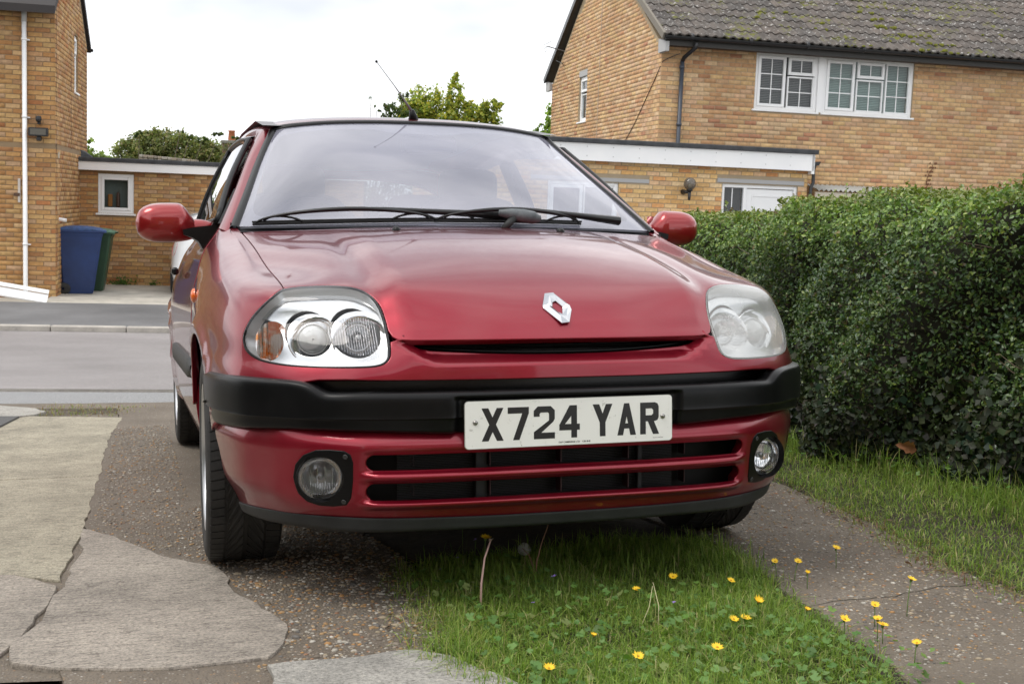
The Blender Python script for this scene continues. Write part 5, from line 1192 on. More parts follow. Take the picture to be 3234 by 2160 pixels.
# ---- right house
OR = (6.96, 20.25, -.75); rh = root('brick_house', 'two storey buff brick house with brown tiled roof behind the hedge', 'house', OR); Z0 = -.75
H = 3.74-Z0; WL = 9.5; DG = 7.62
win = (8.69-6.96, 2.76-Z0, 11.73-6.96, 3.74-Z0)
fpoly = [(0, 0), (WL, 0), (WL, H+.04), (0, H+.04)]
slab(rh, 'front_wall', (0, 0, 0), S_, Bm, fpoly, [win], MORT['right'])
ridge = (DG/2, 6.25-Z0); gpoly = [(.02, 0), (DG, 0), (DG, H), (ridge[0], ridge[1]), (.02, H)]; gw = (4.65, 2.74-Z0, 5.27, 3.80-Z0)
slab(rh, 'gable_wall', (0, 0, 0), Bp, Sm, gpoly, [gw], MORT['right'])
slab(rh, 'rear_wall', (0, DG, 0), S_, Bp, fpoly, [], MORT['right'])
brick_walls(rh, OR, [((0, 0, 0), S_, Bm, [(.0, .0), (WL, .0), (WL, H), (0, H)], [win], .11), ((0, 0, 0), Bp, Sm, [(.0, 1.8), (DG, 1.8), (DG, H), (ridge[0], ridge[1]-.08), (0, H)], [gw], .0)], 'right')
BLD = mat('blind_slat_grey', (.20, .20, .20), .6); BLP = mat('blind_slat_pale', (.46, .56, .54), .6)
ww = win[2]-win[0]; hh = win[3]-win[1]
def house_window():
    o = window(rh, (win[0], 0, win[1]), S_, Bm, 1.18, hh, [(.055, .055, .575, hh-.055, True, 2, 3), (.62, .62, 1.125, hh-.055, True, 2, 1), (.62, .055, 1.125, .60, False, 2, 2)], fw=.055, slats=BLD)
    MB().box((win[0]+1.18, -.005, win[1]), (win[0]+1.30, .06, win[3]), .004).build('window_post', UPVC, rh)
    w2 = ww-1.30
    window(rh, (win[0]+1.30, 0, win[1]), S_, Bm, w2, hh, [(.055, .055, .60, hh-.055, True, 2, 3), (.64, .64, 1.17, hh-.055, True, 2, 1), (.64, .055, 1.17, .62, False, 2, 2), (1.21, .055, w2-.055, hh-.055, False, 2, 3)], fw=.055, slats=BLP, back=mat('room_pale', (.30, .36, .36), .9))
    MB().box((win[0]-.02, -.015, win[3]), (win[2]+.02, .06, win[3]+.06)).build('lintel', LINT, rh)
house_window()
window(rh, (0, gw[2]-.0, gw[1]), (0, -1, 0), Sm, gw[2]-gw[0], gw[3]-gw[1]-.12, [(.05, .62, .57, .89, True, 1, 1), (.05, .05, .57, .58, False, 1, 1)], fw=.05, recess=.04, back=mat('room_pale'))
MB().box((-.01, gw[0], gw[3]-.12), (.05, gw[2], gw[3])).build('lintel', LINT, rh)
# roof: slope from the eaves up to the ridge, pantiles one by one where the photo shows them
pit = math.atan2(6.33-3.90, 3.82+.40); cpi, spi = math.cos(pit), math.sin(pit); EB = -.40; EZ = 3.88-Z0
SL_ = (3.82+.40)/cpi
def rpt(s, k, h=0, side=1):    # k metres up the slope
    b = EB+k*cpi-h*spi; 
    if side < 0: b = DG-b
    return (s, b, EZ+k*spi+h*cpi)
V = [rpt(-.10, 0, -.03), rpt(WL, 0, -.03), rpt(WL, SL_, -.03), rpt(-.10, SL_, -.03)]; V += [rpt(-.10, 0, -.08), rpt(WL, 0, -.08), rpt(WL, SL_, -.08), rpt(-.10, SL_, -.08)]
o = mo('roof', V, [(0, 1, 2, 3), (7, 6, 5, 4), (0, 4, 5, 1), (0, 3, 7, 4)], mat('roof_underfelt', (.05, .045, .04), .9), rh); roof = o
V = [rpt(-.10, 0, 0, -1), rpt(WL, 0, 0, -1), rpt(WL, SL_, 0, -1), rpt(-.10, SL_, 0, -1)]; V += [rpt(-.10, 0, -.08, -1), rpt(WL, 0, -.08, -1), rpt(WL, SL_, -.08, -1), rpt(-.10, SL_, -.08, -1)]
mo('roof', V, [(3, 2, 1, 0), (4, 5, 6, 7), (1, 5, 4, 0), (4, 7, 3, 0)], mat('roof_back', (.10, .085, .075), .9), rh)
def f_tile(t, b, c=None):
    if c is None: oi = N(t, 'ShaderNodeObjectInfo'); c = oi.outputs['Color']
    n = noise(t, 7, 7, .7); c = mixc(t, 1.0, c, ramp(t, n.outputs[0], [(.3, (.62, .62, .62)), (.7, (1.35, 1.33, 1.3))]), 'MULTIPLY')
    g = N(t, 'ShaderNodeNewGeometry'); l = noise(t, 13, 5, .78, g.outputs['Position']); c = mixc(t, ramp(t, l.outputs[0], [(.585, (0, 0, 0)), (.63, (.9, .9, .9))]), c, (.46, .45, .43))
    m_ = noise(t, 1.7, 3, .5, g.outputs['Position']); m2 = noise(t, 9, 5, .7, g.outputs['Position']); a = ramp(t, m_.outputs[0], [(.53, (0, 0, 0)), (.62, (1, 1, 1))]); bb = ramp(t, m2.outputs[0], [(.52, (0, 0, 0)), (.57, (1, 1, 1))]); c = mixc(t, mixc(t, 1.0, a, bb, 'MULTIPLY'), c, (.12, .125, .012))
    t.links.new(c, b.inputs['Base Color']); bump(t, noise(t, 60, 4, .7).outputs[0], .5, .006, b); return c
TILEO = nmat('roof_tile_single', lambda t, b: f_tile(t, b), rough=.9); TILEV = VC('roof_tile_clay', .9, .3, lambda t, b, c: f_tile(t, b, c))
TW, TLg = .32, .33
def tile_profile(n=20):   # double roman-ish wave: two rolls per tile
    return [(TW*i/n, .030*(.5-.5*math.cos(2*math.pi*(i/n)*2.0))**1.35) for i in range(n+1)]
tp = tile_profile(); V = []; F = []
for j, (k, h) in enumerate(((0, -.012), (0, .014), (.38, -.004))):
    V += [(x, k, z+h) for x, z in tp]
n = len(tp); F = [(j*n+i, j*n+i+1, (j+1)*n+i+1, (j+1)*n+i) for j in range(2) for i in range(n-1)]
tv = np.array(V)
def place_tile(s, k, jz): 
    return np.stack([tv[:, 0]+s, EB+(tv[:, 1]+k)*cpi-(tv[:, 2]+jz)*spi, EZ+(tv[:, 1]+k)*spi+(tv[:, 2]+jz)*cpi], 1)
NT = int((WL+.1)/TW)+1; NR_ = int(SL_/TLg)+1; L_ = []
rt = random.Random(5)
for r_ in range(NR_):
    for i in range(NT): L_.append((-.10+i*TW, r_*TLg-.04, rt.uniform(-.003, .004)))
cen = np.array([place_tile(*q).mean(0) for q in L_])+np.array(OR); W = cen[:, :1]*AX+cen[:, 1:2]*BX; W[:, 2] = cen[:, 2]; u, v, d = project(W); sc = np.where((u < 3250) & (v > -25), -d, -1e6); od = np.argsort(-sc); single = set(int(q) for q in od[:300] if sc[q] > -1e5)
V = []; FF = []; C = []; tm = None
rotm = Matrix(((1, 0, 0), (0, cpi, -spi), (0, spi, cpi)))
for i, (s, k, jz) in enumerate(L_):
    cc = np.array([(.085, .073, .066), (.098, .085, .076), (.076, .068, .063), (.105, .088, .077)][rt.randrange(4)])*rt.uniform(.85, 1.15)
    if i in single:
        if tm is None: o = mo('roof_tile', [tuple(rotm @ Vector(p)) for p in tv], F, TILEO, roof, smooth=True); tm = o.data; tm.set_sharp_from_angle(angle=R(50))
        else: o = bpy.data.objects.new('roof_tile', tm); COL.objects.link(o); o.parent = roof
        o.location = (s, EB+k*cpi-jz*spi, EZ+k*spi+jz*cpi); o.color = (*cc, 1)
    else:
        b0 = len(V)*len(tv); V.append(place_tile(s, k, jz)); FF += [tuple(b0+q for q in f) for f in F]; C += [cc]*len(tv)
o = big('roof_tiles', np.concatenate(V), FF, TILEV, roof, smooth=True, col=np.array(C)); o['kind'] = 'stuff'; o.data.set_sharp_from_angle(angle=R(50))
# moss cushions on the tiles
V = []; FF = []; 
rm = np.random.default_rng(9)
for cs, ck, nn in ((4.35, 1.05, 20), (4.9, .6, 14), (4.6, 1.9, 8), (5.3, .25, 14), (2.9, .7, 4), (3.6, .35, 4), (2.2, 1.0, 3), (6.6, .9, 3), (3.9, 2.4, 5)):
    for _ in range(nn):
        s = cs+rm.normal(0, .22); k = ck+rm.normal(0, .22); 
        if k < .02: continue
        row = math.floor((k+.04)/TLg); k = row*TLg-.04+rm.uniform(-.005, .06); wv = .030*(.5-.5*math.cos(2*math.pi*((s+.1) % TW)/TW*2))**1.35
        r0 = rm.uniform(.022, .062); b0 = len(V)
        for a in range(4):
            th = a*math.pi/2/3
            for q in range(8): ph = q*math.pi/4; x = r0*math.cos(th)*math.cos(ph)*rm.uniform(.9, 1.2); y = r0*math.cos(th)*math.sin(ph)*.8*rm.uniform(.9, 1.1); z = r0*.65*math.sin(th)+wv+.004; kk = k+y; V.append((s+x, EB+kk*cpi-z*spi, EZ+kk*spi+z*cpi))
        FF += [(b0+a*8+q, b0+a*8+(q+1) % 8, b0+(a+1)*8+(q+1) % 8, b0+(a+1)*8+q) for a in range(3) for q in range(8)]
MOSS = nmat('moss', lambda t, b: (t.links.new(ramp(t, noise(t, 40, 4).outputs[0], [(.3, (.05, .06, .006)), (.7, (.20, .20, .02))]), b.inputs['Base Color']), bump(t, noise(t, 200, 3).outputs[0], .8, .01)), rough=1)
o = big('moss', V, FF, MOSS, roof, smooth=True); o['kind'] = 'stuff'
# ridge tiles, verge strip, fascia, soffit, gutter
for i in range(22): MB().tube([rpt(-.12+i*.45, SL_, -.03), rpt(.32+i*.45, SL_, -.03)], .11, 10).build('ridge_tile', mat('ridge_clay', (.11, .09, .08), .9), rh, True)
for sd in (1, -1):
    V = [];
    for k in (0, SL_): V += [rpt(-.13, k, .012, sd), rpt(-.09, k, .016, sd), rpt(-.09, k, -.10, sd), rpt(-.13, k, -.10, sd)]
    o = mo('verge', V, [(0, 1, 5, 4), (1, 2, 6, 5), (2, 3, 7, 6), (3, 0, 4, 7), (0, 3, 2, 1), (4, 5, 6, 7)], mat('verge_mortar', (.20, .18, .15), .9) if sd > 0 else GUT, rh); fixn(o.data)
MB().box((-.06, -.30, H-.02), (WL, .0, H+.0)).build('soffit', mat('soffit_brown', (.08, .055, .04), .8), rh)
MB().box((-.06, -.33, H-.04), (WL, -.30, H+.13)).build('fascia', mat('fascia_dark', (.03, .028, .026), .6), rh)
for sd, m_ in ((-.33, 0), (DG+.02, 0)):
    mb = MB().prism([(sd-.02, H-.14), (sd+.34, H-.14), (sd+.34, H+.10), (sd-.02, H+.02)], -.07, .0, 'x'); mb.build('eaves_box', LINT, rh)
def gutter(parent, p0, p1, m, r=.058, name='gutter'):
    V = []; F = []; n = 9
    for x in (p0[0], p1[0]):
        for i in range(n): a = math.pi+math.pi*i/(n-1); V.append((x, p0[1]+r*math.cos(a), p0[2]+r*math.sin(a)))
        for i in range(n): a = 2*math.pi-math.pi*i/(n-1); V.append((x, p0[1]+(r-.006)*math.cos(a), p0[2]+(r-.006)*math.sin(a)))
    k = 2*n; F = [(i, (i+1) % k, k+(i+1) % k, k+i) for i in range(k)]+[tuple(range(k)), tuple(range(2*k-1, k-1, -1))]
    o = mo(name, V, F, m, parent); fixn(o.data); return o
gutter(rh, (-.10, -.40, EZ-.035), (WL, -.40, EZ-.035), GUT)
for i in range(9): MB().tube([(.35+i*1.05, -.40, EZ-.035), (.40+i*1.05, -.40, EZ-.035)], .064, 10).build('gutter_bracket', GUT, rh, True)
dp = empty('downpipe'); dp.parent = rh
MB().tube([(.47, -.40, H+.02), (.46, -.38, H-.06), (.36, -.12, H-.20), (.35, -.07, H-.26)], .036, 10).build('pipe_bend', GUT, dp, True)
MB().tube([(.35, -.07, H-.24), (.33, -.07, 0)], .036, 10).build('pipe', GUTG, dp, True)
for z in (H-.38, H-1.35, H-2.4): MB().tube([(.345, -.07, z), (.345, -.07, z+.05)], .046, 10).build('pipe_collar', GUTG, dp, True)
MB().tube([(.28, -.12, H-.14), (.10, -.03, H-.22), (.02, -.015, H-.27), (-.012, .05, H-.38), (-.012, .35, H-.6), (-.012, 1.3, H-1.25), (-.012, 2.2, H-1.75)], .007, 5).build('cable', GUT, rh)
MB().tube([(-.012, 3.75, 1.0), (-.012, 3.75, ridge[1]-.2)], .006, 4).build('cable', mat('pale_cable', (.5, .42, .33), .7), rh)
ae = empty('wall_aerial'); ae.parent = rh
MB().tube([(-.02, 6.55, 5.12), (-.35, 6.60, 5.20), (-.40, 6.7, 5.22)], .012, 6).build('aerial_arm', mat('aerial_metal', (.12, .12, .12), .5), ae)
for q, z in enumerate((5.28, 5.2, 5.12)): MB().tube([(-.40, 6.3+.15*q, z), (-.38, 7.1, z+.02)], .006, 5).build('aerial_element', MATS['aerial_metal'], ae)
MB().tube([(-.05, 6.7, 5.1), (-.12, 6.9, 4.95), (-.08, 6.5, 4.85), (-.02, 6.55, 4.8)], .009, 5).build('aerial_cable', GUT, ae)
# dead creeper stems on the front wall, small pipe
rc = random.Random(3)
DRY = mat('dry_creeper', (.16, .07, .035), .9)
for sx, z0, z1 in ((5.15, 1.6, 2.25), (5.2, 2.25, 2.7), (5.95, 1.65, 2.0), (5.05, 1.3, 1.75)):
    pts = [(sx+rc.uniform(-.03, .03)+.12*(i/6-.5), -.014, z0+(z1-z0)*i/6) for i in range(7)]; c_ = MB().tube(pts, .006, 4)
    for p in pts:
        for _ in range(4):
            x, y, z = p; a = rc.uniform(-.07, .07); c_.add([(x+a, y-.006, z), (x+a+.02, y-.012, z+.02), (x+a+.005, y-.012, z+.045), (x+a-.015, y-.01, z+.02)], [(0, 1, 2, 3)])
    c_.build('dead_creeper', DRY, rh, fix=False)['kind'] = 'stuff'
MB().tube([(6.30, -.04, 2.02), (6.75, -.04, 2.03), (6.80, -.04, 1.98), (6.80, -.04, 1.6)], .014, 6).build('overflow_pipe', mat('rusty_pipe', (.10, .055, .035), .8), rh)
# little lean-to with a corrugated sheet roof, mostly behind the hedge
lt = root('lean_to', 'low lean-to with corrugated clear sheet roof against the house wall', 'lean-to', (9.70, 20.22, -.75))
V = []; n = 60
for i in range(n+1):
    x = i*.045; z = .02*math.cos(i*math.pi); V += [(x, -.55, 2.14+z), (x, -.0, 2.24+z)]
mo('corrugated_sheet', V, [(2*i, 2*i+2, 2*i+3, 2*i+1) for i in range(n)], mat('corrugated_plastic', (.45, .46, .44), .6), lt, smooth=True)
MB().box((0, -.50, 1.98), (2.7, -.46, 2.11)).build('fascia_board', mat('cream_paint', (.62, .56, .45), .6), lt); MB().box((0.02, -.46, 0), (.07, -.40, 1.98)).build('post', mat('cream_paint'), lt); MB().box((2.6, -.46, 0), (2.65, -.40, 1.98)).build('post', mat('cream_paint'), lt)
# ---- right garage
OG = (3.4, 19.65, -.75); rg = root('flat_roofed_garage', 'yellow brick flat roofed garage with deep white fascia beside the hedge', 'garage', OG); GX = 9.50-3.4; x_ = lambda s: s-3.4; z_ = lambda z: z+.75
dh = (x_(7.95), 0, x_(9.33), z_(1.43)); wh = (x_(4.9), z_(.3), x_(6.11), z_(1.36))
slab(rg, 'front_wall', (0, 0, 0), S_, Bm, [(0, 0), (GX, 0), (GX, z_(1.78)), (0, z_(1.78))], [dh, wh], MORT['garage'])
slab(rg, 'side_wall', (GX, 0, 0), Bp, (1, 0, 0), [(0.11, 0), (5.5, 0), (5.5, z_(1.78)), (.11, z_(1.78))], [], MORT['garage'])
slab(rg, 'side_wall', (0, 0, 0), Bp, Sm, [(0.11, 0), (5.5, 0), (5.5, z_(1.78)), (.11, z_(1.78))], [], MORT['garage'])
l1 = (x_(4.6), z_(1.37), x_(6.64), z_(1.44)); l2 = (x_(7.85), z_(1.445), x_(9.44), z_(1.52))
brick_walls(rg, OG, [((0, 0, 0), S_, Bm, [(0, 0), (GX, 0), (GX, z_(1.73)), (0, z_(1.73))], [dh, wh, l1, l2], .04), ((GX, 0, 0), Bp, (1, 0, 0), [(0, 0), (5.4, 0), (5.4, z_(1.73)), (0, z_(1.73))], [], .0), ((0, 0, 0), Bp, Sm, [(0, 0), (5.4, 0), (5.4, z_(1.73)), (0, z_(1.73))], [], .0)], 'garage')
for l in (l1, l2): MB().box((l[0], -.012, l[1]+.004), (l[2], .05, l[3]-.002), .003).build('lintel', LINT, rg)
MB().box((-.12, -.14, z_(1.70)), (GX+.05, -.11, z_(1.985)), .003).build('fascia', UPVC, rg); MB().box((GX+.0, -.14, z_(1.65)), (GX+.055, 5.4, z_(1.98)), .003).build('fascia', UPVC, rg)
for i in range(14):
    for dz in (1.93, 1.78): MB().lathe([(.001, -.002), (.009, -.002), (.009, 0)], c=(.3+i*.45, -.141, z_(dz)), ax='y', n=8).build('fascia_nail', mat('nail_grey', (.45, .45, .46), .5), rg)
mb = MB().prism([(-.18, z_(1.99)), (-.18, z_(2.05)), (-.16, z_(2.065)), (5.4, z_(2.05)), (5.4, z_(1.99))], -.15, GX+.10, 'x'); mb.build('felt_roof', LEAD, rg)
for q in (.9, 2.85, 3.75, 4.8): MB().box((q, -.183, z_(1.992)), (q+.004, -.179, z_(2.052))).build('felt_joint', GUT, rg)
# door with side light
dr_ = empty('door'); dr_.parent = rg; x0, zt = dh[0], dh[3]
MB().box((x0, .03, 0), (x0+.055, .10, zt), .004).build('door_frame', UPVC, dr_); MB().box((dh[2]-.055, .03, 0), (dh[2], .10, zt), .004).build('door_frame', UPVC, dr_); MB().box((x0+.055, .031, zt-.06), (dh[2]-.055, .10, zt), .004).build('door_frame', UPVC, dr_); MB().box((x0+.40, .028, 0), (x0+.46, .10, zt-.06), .004).build('door_frame', UPVC, dr_)
MB().box((x0+.20, .06, .9), (x0+.216, .07, zt-.07)).build('glazing_bar', UPVC, dr_); mo('pane', [(x0+.055, .075, .9), (x0+.40, .075, .9), (x0+.40, .075, zt-.06), (x0+.055, .075, zt-.06)], [(0, 1, 2, 3)], GLS, dr_); MB().box((x0+.05, .16, .9), (x0+.40, .2, zt-.05)).build('room_shade', INT, dr_); MB().box((x0+.055, .06, 0), (x0+.40, .09, .9)).build('lower_panel', UPVC, dr_)
MB().box((x0+.47, .055, .02), (dh[2]-.06, .10, zt-.07), .004).build('door_leaf', UPVC, dr_)
for a, b, c, d in ((.56, zt-.72, 1.22, zt-.17), (.56, zt-1.4, 1.22, zt-.85)):
    m2 = MB(); 
    for lo, hi in (((x0+a, .045, b), (x0+a+.03, .06, d)), ((x0+c-.03, .045, b), (x0+c, .06, d)), ((x0+a+.03, .0455, b), (x0+c-.03, .06, b+.03)), ((x0+a+.03, .0455, d-.03), (x0+c-.03, .06, d))): m2.box(lo, hi, .004)
    m2.build('door_moulding', UPVC, dr_)
window(rg, (wh[0], 0, wh[1]), S_, Bm, wh[2]-wh[0], wh[3]-wh[1], [(.05, .05, .6, 1.0, True, 1, 1), (.62, .05, 1.16, 1.0, False, 1, 1)], recess=.03)
dp = empty('downpipe'); dp.parent = rg
MB().tube([(GX+.10, -.06, z_(1.83)), (GX+.075, -.06, z_(1.72)), (GX+.08, -.06, z_(1.60)), (GX+.075, -.07, z_(1.50)), (GX+.03, -.09, z_(1.42)), (GX+.02, -.09, z_(1.2)), (GX+.02, -.09, 0)], .030, 10).build('pipe', GUT, dp, True)
mb = MB().prism([(GX+.055, z_(1.86)), (GX+.055, z_(1.80)), (GX+.14, z_(1.80)), (GX+.18, z_(1.87))], -.12, 5.4, 'y'); mb.build('gutter', GUT, rg)
wl_ = root('wall_lamp', 'round smoked glass globe lamp on the garage wall above the hedge', 'lamp', (7.28, 19.64, 1.16))
MB().lathe([(.001, -.105)]+[(.105*math.sin(a), -.105*math.cos(a)) for a in np.linspace(.25, math.pi-.02, 16)], c=(.02, -.16, .235), n=28).build('globe', gmat('smoked_globe', (.42, .38, .30), 1.6, .04, ((.30, .28, .25), .35, 12)), wl_, True)
MB().lathe([(.045, .115), (.052, .13), (.050, .155), (.02, .17)], c=(.02, -.16, 0), n=20).build('globe_holder', GUT, wl_, True)
MB().tube([(.02, -.16, .12), (.02, -.16, .0), (.018, -.16, -.04)], [.03, .024, .02], 10).build('lamp_stem', GUT, wl_, True); MB().tube([(.02, -.15, .09), (-.02, -.08, .10), (-.04, 0, .10)], [.02, .03, .045], 10).build('wall_bracket', GUT, wl_, True)
MB().lathe([(.001, 0), (.022, .02), (.028, .05), (.02, .08), (.012, .09)], c=(.02, -.16, .14), n=12).build('bulb', mat('bulb_white', (.8, .8, .76), .3), wl_, True)
# ---- left house
OL = (-12.5, 20.78, -.86); lh = root('brick_house', 'tall brown brick house with white downpipe at the left edge', 'house', OL); XL = -2.93+12.5; zl = lambda z: z+.86; DL_ = 24.24-20.78
EH = 3.72
slab(lh, 'front_wall', (0, 0, 0), S_, Bm, [(0, 0), (XL, 0), (XL, zl(EH)), (0, zl(EH))], [], MORT['left'])
swn = (2.32, zl(2.62), 2.50, zl(3.62)); DLF = 7.2; rg2 = (3.6, zl(6.2)); gp = [(0.02, 0), (3.46, 0), (3.46, zl(4.62)), (rg2[0]*.60, zl(EH+1.0)), (0.02, zl(EH))]
DLH = 4.05; gp = [(0.02, 0), (DLH, 0), (DLH, zl(3.62)), (DLH*.5+.05, zl(5.1)), (0.02, zl(EH))]
slab(lh, 'side_wall', (XL, 0, 0), Bp, (1, 0, 0), gp, [(2.25, zl(2.60), 2.75, zl(3.62))], MORT['left'])
slab(lh, 'rear_wall', (0, DLH-.1, 0), S_, Bp, [(0, 0), (XL, 0), (XL, zl(3.6)), (0, zl(3.6))], [], MORT['left'])
band = (0, zl(1.59), XL+.01, zl(1.615))
brick_walls(lh, OL, [((0, 0, 0), S_, Bm, [(0, 0), (XL, 0), (XL, zl(EH)), (0, zl(EH))], [band], .05), ((XL, 0, 0), Bp, (1, 0, 0), [(.0, 0), (DLH, 0), (DLH, zl(3.62)), (DLH*.5+.05, zl(5.1)), (0, zl(EH))], [(2.25, zl(2.60), 2.75, zl(3.62)), (.0, zl(1.59), 3, zl(1.615))], .0)], 'left')
window(lh, (XL, 2.25, zl(2.62)), Bp, (1, 0, 0), .5, 1.0, [(.05, .68, .45, .95, True, 1, 1), (.05, .05, .45, .64, False, 1, 1)], recess=.03)
for sd in (0, 1):
    k0 = (XL+.05, -.35, zl(EH)-.12) if not sd else (XL+.05, DLH+.25, zl(3.62)-.10); k1 = (XL+.05, DLH*.5+.05, zl(5.1)+.1)
    V = [(k0[0]-9.6, k0[1], k0[2]), k0, k1, (k1[0]-9.6, k1[1], k1[2])]; V += [(a, b, c+.12) for a, b, c in V]
    o = mo('roof', V, [(0, 1, 2, 3), (7, 6, 5, 4), (0, 4, 5, 1), (1, 5, 6, 2), (2, 6, 7, 3), (3, 7, 4, 0)], mat('dark_roof', (.035, .03, .03), .8), lh); fixn(o.data)
gutter(lh, (0, DLH+.30, zl(3.60)), (XL+.08, DLH+.30, zl(3.60)), GUT)
MB().box((XL-2.6, -.34, zl(EH-.02)), (XL+.0, -.0, zl(EH)), .003).build('soffit', mat('soffit_brown'), lh)
for yv in (.10, 1.80): MB().box((XL+.006, yv-.006, zl(.0 if yv < 1 else 1.6)), (XL+.0095, yv+.006, zl(EH+.0))).build('movement_joint', mat('joint_black', (.02, .018, .016), .9), lh)
dp = empty('downpipe'); dp.parent = lh; px = -3.375+12.5
MB().tube([(px, -.08, zl(3.62)), (px, -.08, .12), (px+.005, -.10, .05)], .036, 12).build('pipe', UPVC, dp, True); MB().tube([(px, -.08, zl(3.70)), (px, -.08, zl(3.48))], .040, 12).build('pipe_joint', mat('grey_joint', (.42, .43, .43), .5), dp, True)
for z in (3.2, 2.0, .0): MB().tube([(px, -.08, zl(z)), (px, -.08, zl(z)+.03)], .043, 12).build('pipe_collar', UPVC, dp, True); MB().box((px, -.06, zl(z)), (px+.075, -.0, zl(z)+.02)).build('pipe_clip', UPVC, dp)
MB().tube([(px, -.08, .10), (px+.01, -.11, .035)], .05, 12).build('pipe_shoe', mat('grey_joint'), dp, True)
fl_ = root('floodlight', 'black rectangular floodlight with sensor on the left brick house', 'floodlight', (-3.16, 20.70, 1.72))
MB().box((-.15, -.10, 0), (.145, -.02, .135), .01).build('lamp_body', GUT, fl_); mo('pane', [(-.12, -.103, .022), (.115, -.103, .022), (.115, -.103, .115), (-.12, -.103, .115)], [(0, 1, 2, 3)], mat('floodlight_glass', (.10, .09, .07), .1), fl_); MB().box((-.035, -.06, -.07), (.035, .05, .0), .01).build('bracket', GUT, fl_)
MB().lathe([(.001, -.05), (.035, -.045), (.045, -.02), (.045, .02), (.03, .05)], c=(-.0, -.05, .27), n=16).build('motion_sensor', GUT, fl_, True); MB().box((-.02, -.03, .19), (.02, .06, .23)).build('sensor_mount', GUT, fl_)
vb = root('meter_bracket', 'rusty white metal bracket on brick wall left of the white downpipe', 'bracket', (-3.47, 20.77, .67))
MB().box((-.02, -.03, 0), (.02, 0, .38), .004).build('bracket_plate', mat('rusty_white', (.55, .50, .45), .7), vb); MB().box((-.08, -.04, .10), (.01, -.01, .15), .004).build('bracket_arm', mat('rusty_pipe'), vb)
MB().box((XL, .22, zl(1.40)), (XL+.02, .32, zl(1.50)), .004).build('air_vent', mat('vent_cream', (.5, .45, .36), .7), lh); MB().tube([(XL, .35, zl(.42)), (XL+.12, .35, zl(.40))], .03, 8).build('overflow_pipe', UPVC, lh)
# ---- left garage
O2 = (-3.04, 23.70, -.84); lg = root('flat_roofed_garage', 'brown brick flat roofed garage with small white window behind the bins', 'garage', O2); z2 = lambda z: z+.84; X2 = 5.3; gwn = (-2.60+3.04, z2(.50), -1.97+3.04, z2(1.22))
slab(lg, 'front_wall', (0, 0, 0), S_, Bm, [(0, 0), (X2, 0), (X2, z2(1.36)), (0, z2(1.36))], [gwn], MORT['left'])
brick_walls(lg, O2, [((0, 0, 0), S_, Bm, [(0, 0), (X2, 0), (X2, z2(1.30)), (0, z2(1.30))], [gwn], .02), ((X2, 0, 0), Bp, (1, 0, 0), [(0, 0), (5, 0), (5, z2(1.30)), (0, z2(1.30))], [], .0)], 'left')
window(lg, (gwn[0], 0, gwn[1]), S_, Bm, gwn[2]-gwn[0], gwn[3]-gwn[1], [(.055, .055, .575, .665, True, 1, 1)], recess=.02, fw=.055, back=mat('room_grey', (.16, .17, .17), .9))
wi = empty('window_clutter'); wi.parent = lg; MB().box((.60, .12, z2(.62)), (.68, .16, z2(.85)), .01).build('paint_tin', mat('clutter_orange', (.4, .14, .03), .5), wi); MB().lathe([(.03, 0), (.035, .1), (.03, .25), (.01, .3)], c=(.78, .14, z2(.60)), n=12).build('bottle', mat('clutter_brown', (.10, .04, .03), .5), wi, True)
MB().box((0, -.14, z2(1.275)), (X2+.1, -.11, z2(1.43)), .003).build('fascia', UPVC, lg)
mb = MB().prism([(-.17, z2(1.43)), (-.17, z2(1.49)), (-.15, z2(1.51)), (5.0, z2(1.50)), (5.0, z2(1.43))], 0, X2+.12, 'x'); mb.build('felt_roof', LEAD, lg)
MB().add([(0.01, -.17, z2(1.50)), (0.01, .8, z2(1.50)), (.30, .8, z2(1.505)), (.03, -.17, z2(1.70)), (0.01, -.17, z2(1.70)), (0.01, .8, z2(1.72))], [(0, 2, 1), (0, 3, 2), (0, 4, 3), (3, 5, 2), (4, 5, 3), (2, 5, 1)]).build('lead_flashing', LEAD, lg)
slab(lg, 'side_wall', (X2, 0, 0), Bp, (1, 0, 0), [(0.11, 0), (5.0, 0), (5.0, z2(1.36)), (.11, z2(1.36))], [], MORT['left'])
# ================================================================== PLANTS
def leafmat(name, trans=.35, rough=.45, spec=.5):
    if name in MATS: return MATS[name]
    m = bpy.data.materials.new(name); m.use_nodes = True; t = m.node_tree; b = t.nodes['Principled BSDF']; a = N(t, 'ShaderNodeAttribute', attribute_name='tone')
    t.links.new(a.outputs['Color'], b.inputs['Base Color']); b.inputs['Roughness'].default_value = rough; b.inputs['Specular IOR Level'].default_value = spec
    tl = N(t, 'ShaderNodeBsdfTranslucent'); t.links.new(mixc(t, 1.0, a.outputs['Color'], (1.3, 1.5, .7), 'MULTIPLY'), tl.inputs[0]); mx_ = N(t, 'ShaderNodeMixShader'); mx_.inputs[0].default_value = trans
    o = t.nodes['Material Output']; t.links.new(b.outputs[0], mx_.inputs[1]); t.links.new(tl.outputs[0], mx_.inputs[2]); t.links.new(mx_.outputs[0], o.inputs[0]); MATS[name] = m; return m
LEAFM = leafmat('hedge_leaf', .18, .36, .55); TREEM = leafmat('tree_leaf', .40, .5, .4); GRASSM = leafmat('grass_blade', .40, .5, .35); WEEDM = leafmat('weed_leaf', .35, .5, .4); IVYM = leafmat('ivy_leaf', .10, .55, .3)
